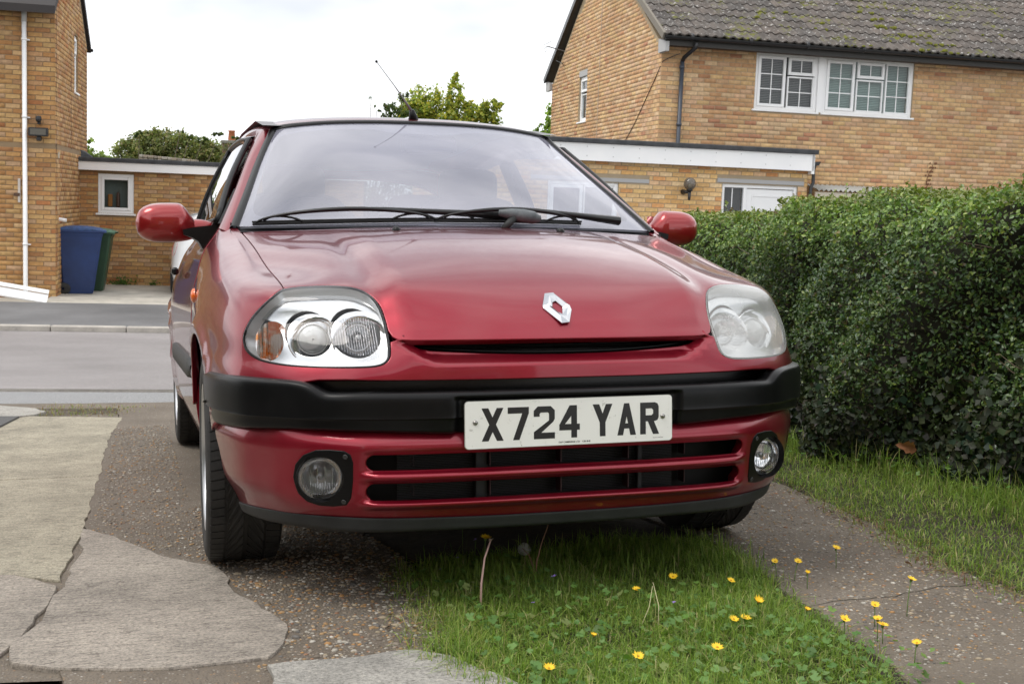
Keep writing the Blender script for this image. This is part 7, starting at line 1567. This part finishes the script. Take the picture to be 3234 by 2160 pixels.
tree('dark_tree', 'sparse dark leaved tree left of the car aerial', *B1, 2.0, mk(B1, [(1275, 300, 22, 1.6), (1245, 345, 34), (1215, 370, 28), (1190, 345, 12), (1172, 312, 8, .6), (1270, 380, 45), (1225, 330, 16), (1290, 350, 28)], 38), 2300, .085, DG_, [.4, .3, .2, .1], 62)
B2 = (.75, 34, -.8)
tree('green_tree', 'bright green tree peeking past the left corner of the buff gable', *B2, 2.0, mk(B2, [(1735, 375, 26, 1.5), (1712, 410, 24), (1745, 430, 40), (1685, 425, 16, .6), (1755, 350, 22)], 34), 2600, .10, [(.22, .34, .055), (.31, .42, .08), (.15, .24, .045)], [.4, .4, .2], 63)
B3 = (-9.5, 36, -.8)
tree('olive_bush', 'broad olive green treetop above the left garage roof', *B3, 1.5, mk(B3, [(400, 480, 45), (440, 450, 40), (480, 440, 36), (520, 460, 48), (570, 470, 52), (620, 480, 50), (660, 495, 52), (700, 500, 44), (740, 505, 36), (590, 510, 60, .6), (470, 500, 60, .6), (660, 520, 60, .5)], 36), 20000, .085, OLV, [.35, .3, .2, .15], 64)
B4 = (-11.6, 34, -.8)
tree('green_tree', 'light green treetop beside the left brick house edge', *B4, 1.5, mk(B4, [(275, 465, 22, 1.2), (300, 490, 26), (330, 505, 26), (355, 520, 24), (265, 500, 24)], 34), 2200, .09, [(.19, .26, .06), (.27, .34, .09)], [.5, .5], 65)
B5 = (-10.9, 35, -.8)
tree('dark_tree', 'thin dark twigs with few leaves over the olive treetop', *B5, 1.5, mk(B5, [(600, 430, 14, .7), (570, 415, 10, .5), (690, 430, 16, .8), (745, 445, 16, .8), (640, 445, 16, .7), (440, 425, 14, .8)], 35), 360, .07, DG_, [.4, .3, .2, .1], 66, bare=1)
# old stone wall and chimney showing through the creeper
ch = empty('chimney_stack', 'old brick chimney with orange clay pot rising from the creeper', 'chimney', world=Matrix.Translation((-8.05, 35.5, -.8)))
cp0 = wpos(731, 500, 35.5); cx0 = cp0[0]+8.05; zz = lambda py: wpos(731, py, 35.5)[2]+.8
def f_och(t, b):
    br = N(t, 'ShaderNodeTexBrick'); br.inputs['Scale'].default_value = 4.2; br.inputs['Color1'].default_value = (.28, .15, .10, 1); br.inputs['Color2'].default_value = (.20, .16, .13, 1); br.inputs['Mortar'].default_value = (.24, .21, .18, 1); br.inputs['Row Height'].default_value = .32; tcn = N(t, 'ShaderNodeTexCoord'); mpn = N(t, 'ShaderNodeMapping'); mpn.inputs['Rotation'].default_value = (R(90), 0, 0); t.links.new(tcn.outputs['Object'], mpn.inputs[0]); t.links.new(mpn.outputs[0], br.inputs[0]); t.links.new(br.outputs[0], b.inputs['Base Color'])
OCH = nmat('old_brick', f_och, rough=.95)
MB().box((cx0-.22, -.2, 0), (cx0+.22, .2, zz(455)), .01).build('stack', OCH, ch); MB().box((cx0-.25, -.23, zz(455)), (cx0+.25, .23, zz(445)), .01).build('stack_cap', mat('cap_cement', (.25, .24, .21), .9), ch); MB().lathe([(.10, zz(445)), (.105, zz(440)), (.085, zz(418)), (.10, zz(416)), (.10, zz(413)), (.07, zz(413)), (.07, zz(430))], c=(cx0, 0, 0), n=16).build('chimney_pot', mat('terracotta', (.42, .14, .06), .8), ch, True)
leafs = np.random.default_rng(8); n = 260; P = np.stack([leafs.uniform(-.28, .28, n)+cx0, np.full(n, -.26), leafs.uniform(zz(560), zz(452), n)], 1); leaf_cloud('creeper', P, np.tile([0, -1, .2], (n, 1)), .08, pal(leafs, n, OLV, [.3, .3, .2, .2]), TREEM, ch, 9)['kind'] = 'stuff'
sw = empty('stone_wall', 'low ruined stone wall half hidden by creeper above the garage roof', 'wall', world=Matrix.Translation((-9.9, 34.4, -.8))); rr = random.Random(4); sx = wpos(440, 500, 34.4)[0]+9.9; sz = lambda px: wpos(px, 488+(px-440)*.10, 34.4)[2]+.8
sto = [mat('old_stone%d' % i, c, .95) for i, c in enumerate([(.30, .25, .20), (.36, .33, .29), (.22, .19, .16)])]
k = 0; px = 440
while px < 610:
    wp_ = rr.uniform(10, 20); x0 = wpos(px, 500, 34.4)[0]+9.9; x1 = wpos(px+wp_-1, 500, 34.4)[0]+9.9
    for q in range(3): zt_ = sz(px)-q*.085; MB().box((x0, rr.uniform(-.03, .02), zt_-.08), (x1, .3, zt_-.005), .012).build('stone', sto[rr.randrange(3)], sw)
    px += wp_
MB().box((sx, .02, 0), (sx+1.6, .28, sz(440)-.25)).build('wall_core', sto[2], sw)
# ================================================================== STREET THINGS
def wheelie(name, lab, s, b, z, rz, body, lid, h=1.0):
    o = empty(name, lab, 'bin', group='wheelie bins by the garage', world=MSB @ Matrix.Translation((s, b, z)) @ Matrix.Rotation(R(rz), 4, 'Z') @ Matrix.Diagonal((1, 1.2, 1, 1))); bm = nmat('bin_'+body[0], lambda t, bb: t.links.new(ramp(t, noise(t, 3, 6, .7).outputs[0], [(.3, tuple(k*.75 for k in body[1])), (.7, tuple(k*1.2 for k in body[1]))]), bb.inputs['Base Color']), rough=.45)
    V = []; 
    for zz_, hx_, y0, y1 in ((0.02, .195, -.19, .20), (.12, .205, -.21, .22), (.90*h, .27, -.31, .27), (.97*h, .285, -.335, .285)): 
        for x, y in ((-hx_+.03, y0), (hx_-.03, y0), (hx_, y0+.03), (hx_, y1-.03), (hx_-.03, y1), (-hx_+.03, y1), (-hx_, y1-.03), (-hx_, y0+.03)): V.append((x, y, zz_))
    F = [(i*8+j, i*8+(j+1) % 8, (i+1)*8+(j+1) % 8, (i+1)*8+j) for i in range(3) for j in range(8)]+[tuple(range(7, -1, -1))]; q = mo('bin_body', V, F, bm, o); fixn(q.data)
    MB().box((-.30, -.355, .965*h), (.30, .30, 1.0*h), .012).build('rim', bm, o)
    V = []; n_ = 9
    for i in range(n_):
        t = i/(n_-1); y = -.37+.70*t; zc = 1.005*h+.065*math.sin(t*math.pi)**.6; 
        for x in (-.295, -.26, .26, .295): V.append((x, y, zc-(.035 if abs(x) > .28 else 0)))
    F = [(i*4+j, i*4+j+1, (i+1)*4+j+1, (i+1)*4+j) for i in range(n_-1) for j in range(3)]; mo('lid', V+[(x, y, 1.0*h) for x, y, _ in V], F+[(j, n_*4+j, n_*4+j+1, j+1) for j in range(3)]+[((n_-1)*4+j, (n_-1)*4+j+1, n_*8-4+j+1, n_*8-4+j) for j in range(3)]+[(i*4, (i+1)*4, n_*4+(i+1)*4, n_*4+i*4) for i in range(n_-1)]+[(i*4+3, n_*4+i*4+3, n_*4+(i+1)*4+3, (i+1)*4+3) for i in range(n_-1)], nmat('lid_'+lid[0], lambda t, bb: t.links.new(ramp(t, noise(t, 14, 6, .7).outputs[0], [(.42, lid[1]), (.55, tuple(k*1.6 for k in lid[1]))]), bb.inputs['Base Color']), rough=.5), o)
    MB().tube([(-.22, .34, .96*h), (.22, .34, .96*h)], .018, 8).build('handle', bm, o, True)
    for sx_ in (-1, 1): MB().lathe([(.02, -.02), (.085, -.022), (.10, -.01), (.10, .015), (.085, .025), (.02, .02)], c=(sx_*.22, .20, .10), ax='x', n=24).build('wheel', RUB, o, True)
    return o
wheelie('wheelie_bin', 'blue wheelie bin standing in front of the green one', -2.68, 21.60, -.83, 96, ('blue', (.012, .034, .125)), ('blue', (.02, .05, .14)), 1.07)
wheelie('wheelie_bin', 'green wheelie bin half hidden behind the blue one', -2.58, 22.25, -.83, 90, ('green', (.022, .060, .03)), ('green', (.05, .12, .07)), 1.03)
pk = empty('plastic_board', 'long white plastic board lying tilted at the foot of the left house', 'board', world=MSB @ Matrix.Translation((-3.0, 19.75, -.80)))
P0, P1 = Vector((-1.75, -.1, .36)), Vector((.10, .0, .05)); d = (P1-P0).normalized(); up = Vector((0, .55, .83)).normalized(); up = (up-d*up.dot(d)).normalized(); nn = d.cross(up)
def plank(a, b, off, nmn): 
    V = [];
    for p in (P0, P1):
        for u_, w_ in ((a, 0), (b, 0), (b, -.014), (a, -.014)): V.append(tuple(p+up*u_+nn*(w_+off)))
    q = mo(nmn, V, [(0, 1, 5, 4), (1, 2, 6, 5), (2, 3, 7, 6), (3, 0, 4, 7), (0, 3, 2, 1), (4, 5, 6, 7)], mat('white_board', (.85, .85, .85), .25), pk); fixn(q.data)
plank(-.11, .045, 0, 'board_face'); plank(.055, .12, .02, 'board_edge'); plank(-.11, -.085, .03, 'board_lip'); plank(.046, .054, -.012, 'board_groove')
MB().tube([tuple(P0+Vector((.3, .1, -.36))), tuple(P0+Vector((.3, .1, -.02)))], .05, 8).build('support_block', LINT, pk)
# ---- white car parked on the garage apron, back to the camera
WP = mat('white_car_paint', (.74, .75, .76), .22, 0, 1); wc = empty('parked_car', 'white hatchback mostly hidden behind the red car mirror', 'car', world=MSB @ Matrix.Translation((-.35, 21.4, -.83)))
def mirx(L): return L
SWc = Loft([
 [(0,.42,1.42),(.25,.43,1.415),(.45,.47,1.395),(.56,.54,1.35),(.60,.75,1.31),(.60,1.6,1.33),(.58,2.3,1.28)],
 [(0,.27,1.20),(.28,.285,1.20),(.52,.34,1.19),(.635,.44,1.16),(.675,.75,1.14),(.68,1.6,1.15),(.66,2.6,1.08)],
 [(0,.14,.98),(.30,.155,.98),(.60,.22,.975),(.745,.38,.96),(.79,.75,.95),(.80,1.6,.94),(.79,2.9,.90)],
 [(0,.08,.80),(.32,.095,.80),(.66,.17,.80),(.80,.36,.80),(.84,.75,.80),(.85,1.6,.80),(.84,3.0,.78)],
 [(0,.05,.60),(.34,.065,.60),(.69,.14,.60),(.82,.34,.60),(.865,.75,.62),(.87,1.6,.62),(.86,3.0,.60)],
 [(0,.02,.42),(.34,.03,.42),(.71,.11,.42),(.83,.32,.42),(.865,.75,.45),(.865,1.6,.45),(.85,3.0,.45)],
 [(0,.05,.26),(.34,.06,.26),(.69,.14,.26),(.80,.34,.26),(.82,.75,.27),(.82,1.6,.27),(.80,3.0,.27)]])
wcg = smoothpoly([(-2.55, .35), (2.55, .35), (2.60, 1.75), (-2.60, 1.75)], 2); sdw = [(4.3, .25), (6, .25), (6, 1.7), (4.0, 1.7)]
panel('body', SWc, dens(sq(-6, 6, 0, 6), .5), [wcg, sdw, mir(sdw)], .3, WP, wc, thick=.02, rad=.003, sgn=-1 if 0 else 1)
panel('rear_window', SWc, wcg, [], .3, SDG, wc, thick=.004, rad=.001); 
for q in (sdw, mir(sdw)): panel('side_window', SWc, q, [], .3, SDG, wc, thick=.004, rad=.001)
for s_ in (-1, 1): panel('tail_light', SWc, smoothpoly([(s_*2.45, 2.4), (s_*3.3, 2.2), (s_*3.55, 2.9), (s_*3.0, 3.7), (s_*2.5, 3.5)], 2), [], .2, mat('tail_red', (.45, .005, .02), .15, coat=1), wc, thick=.01, rad=.004, offset=.006)
panel('rear_bumper_trim', SWc, [(-3.6, 5.0), (3.6, 5.0), (3.6, 5.9), (-3.6, 5.9)], [], .3, BPL, wc, thick=.01, rad=.003, offset=.006)
V = [(x, y, z) for x in np.linspace(-.55, .55, 5) for y, z in ((.46, 1.425), (1.2, 1.46), (2.2, 1.42))]; V += []
mo('roof', [(x, y, z-.10*abs(x)**2) for x in np.linspace(-.58, .58, 9) for y, z in ((.44, 1.42), (1.2, 1.45), (2.3, 1.40))], [(i*3+j, i*3+j+1, (i+1)*3+j+1, (i+1)*3+j) for i in range(8) for j in range(2)], WP, wc, smooth=True)
MB().box((-.70, .5, .25), (.70, 3.0, .55)).build('underbody', DARK, wc); MB().box((-.55, .9, .5), (.55, 1.1, 1.1), .08).build('rear_seat', FABR, wc)
mo('bonnet', [(-.75, 2.9, .92), (.75, 2.9, .92), (.70, 3.8, .75), (-.70, 3.8, .75), (-.62, 2.35, 1.38), (.62, 2.35, 1.38), (-.80, 3.0, .5), (.80, 3.0, .5), (.72, 3.9, .5), (-.72, 3.9, .5)], [(0, 1, 2, 3), (4, 5, 1, 0), (3, 2, 8, 9), (0, 3, 9, 6), (2, 1, 7, 8)], WP, wc)
for s_ in (-1, 1):
    for y_ in (.72, 3.1):
        q = empty('wheel'); q.parent = wc; q.matrix_local = Matrix.Translation((s_*.76, y_, .30)); MB().lathe([(.19, -.09), (.27, -.10), (.30, -.08), (.30, .08), (.27, .10), (.19, .09), (.19, -.09)], ax='x', n=36).build('tyre', RUB, q, True); MB().lathe([(.19, .08*s_), (.17, .05*s_), (.03, .07*s_), (.001, .07*s_)], ax='x', n=30).build('rim', ALLOY, q, True)
# overhead wire seen in the windscreen's reflection
wr = empty('overhead_wire', 'thin black telephone wire overhead behind the camera', 'wire', world=Matrix.Translation((0, -6, 4)))
MB().tube([(-9+i*1.0, -1.5+i*.42, 2.2-.9*math.sin(i/18*math.pi)) for i in range(19)], .010, 5).build('wire', GUT, wr, True)
# ---- unseen house added behind the camera to darken reflections in paint, lamps and glass
OB = (-4.5, -6.2, .10); bh = root('brick_house', 'unseen brick house added behind the camera for the reflections', 'house', OB)
slab(bh, 'front_wall', (0, 0, 0), S_, Bp, [(0, 0), (9, 0), (9, 4.9), (0, 4.9)], [(.8, .9, 2.8, 2.2), (6.0, .9, 8.0, 2.2), (1.0, 3.1, 2.6, 4.3), (6.2, 3.1, 7.8, 4.3), (4.0, .0, 5.0, 2.1)], MORT['right'])
V = []; FF = []; C = []; rb_ = random.Random(2)
for row in range(65):
    for i in range(41):
        x0 = i*.225+(.1125 if row % 2 else 0); zc = row*.075
        if any(x0+.2 > a and x0 < c and zc+.07 > b and zc < d for a, b, c, d in [(.8, .9, 2.8, 2.2), (6.0, .9, 8.0, 2.2), (1.0, 3.1, 2.6, 4.3), (6.2, 3.1, 7.8, 4.3), (4.0, .0, 5.0, 2.1)]) or x0 > 8.78: continue
        k = len(V); V += [(x0, .008, zc), (x0+.215, .008, zc), (x0+.215, .008, zc+.065), (x0, .008, zc+.065)]; FF.append((k+3, k+2, k+1, k)); C += [tuple(np.array(PALS['right'][rb_.randrange(9)])*rb_.uniform(.9, 1.1))]*4
big('brickwork', V, FF, BRV, bh, col=np.array(C))['kind'] = 'stuff'
for a, b, c, d in [(.8, .9, 2.8, 2.2), (6.0, .9, 8.0, 2.2), (1.0, 3.1, 2.6, 4.3), (6.2, 3.1, 7.8, 4.3)]: window(bh, (c, 0, b), Sm, Bp, c-a, d-b, [(.06, .06, (c-a)/2-.01, d-b-.06, True, 2, 2), ((c-a)/2+.01, .06, c-a-.06, d-b-.06, False, 2, 2)])
MB().box((4.05, -.08, .02), (4.95, -.03, 2.05), .01).build('door', UPVC, bh)
o = mo('roof', [(-.3, .4, 4.85), (9.3, .4, 4.85), (9.3, -3.4, 7.1), (-.3, -3.4, 7.1), (-.3, .4, 4.7), (9.3, .4, 4.7), (9.3, -3.4, 6.9), (-.3, -3.4, 6.9)], [(0, 1, 2, 3), (7, 6, 5, 4), (0, 4, 5, 1), (1, 5, 6, 2), (2, 6, 7, 3), (3, 7, 4, 0)], MATS['roof_back'], bh); fixn(o.data)

# dark hedge mass added out of view at left, darkens the wing's reflections
rs = np.random.default_rng(77); sh = empty('added_evergreen_screen', 'tall dark evergreen screen added unseen left of the drive for the reflections', 'hedge', world=MCAR @ Matrix.Translation((-5.6, -1, 0)))
MB().box((-.3, -6, 0), (.25, 3.4, 2.5), .1).build('inner_growth', MATS['twig_shade'], sh)
n = 9000; P = np.stack([.28+rs.exponential(.05, n), rs.uniform(-6, 3.4, n), rs.uniform(0, 2.6, n)], 1); leaf_cloud('leaves', P, np.tile([.8, 0, .3], (n, 1)), .09, pal(rs, n, DG_, [.4, .3, .2, .1]), TREEM, sh, 78)['kind'] = 'stuff'
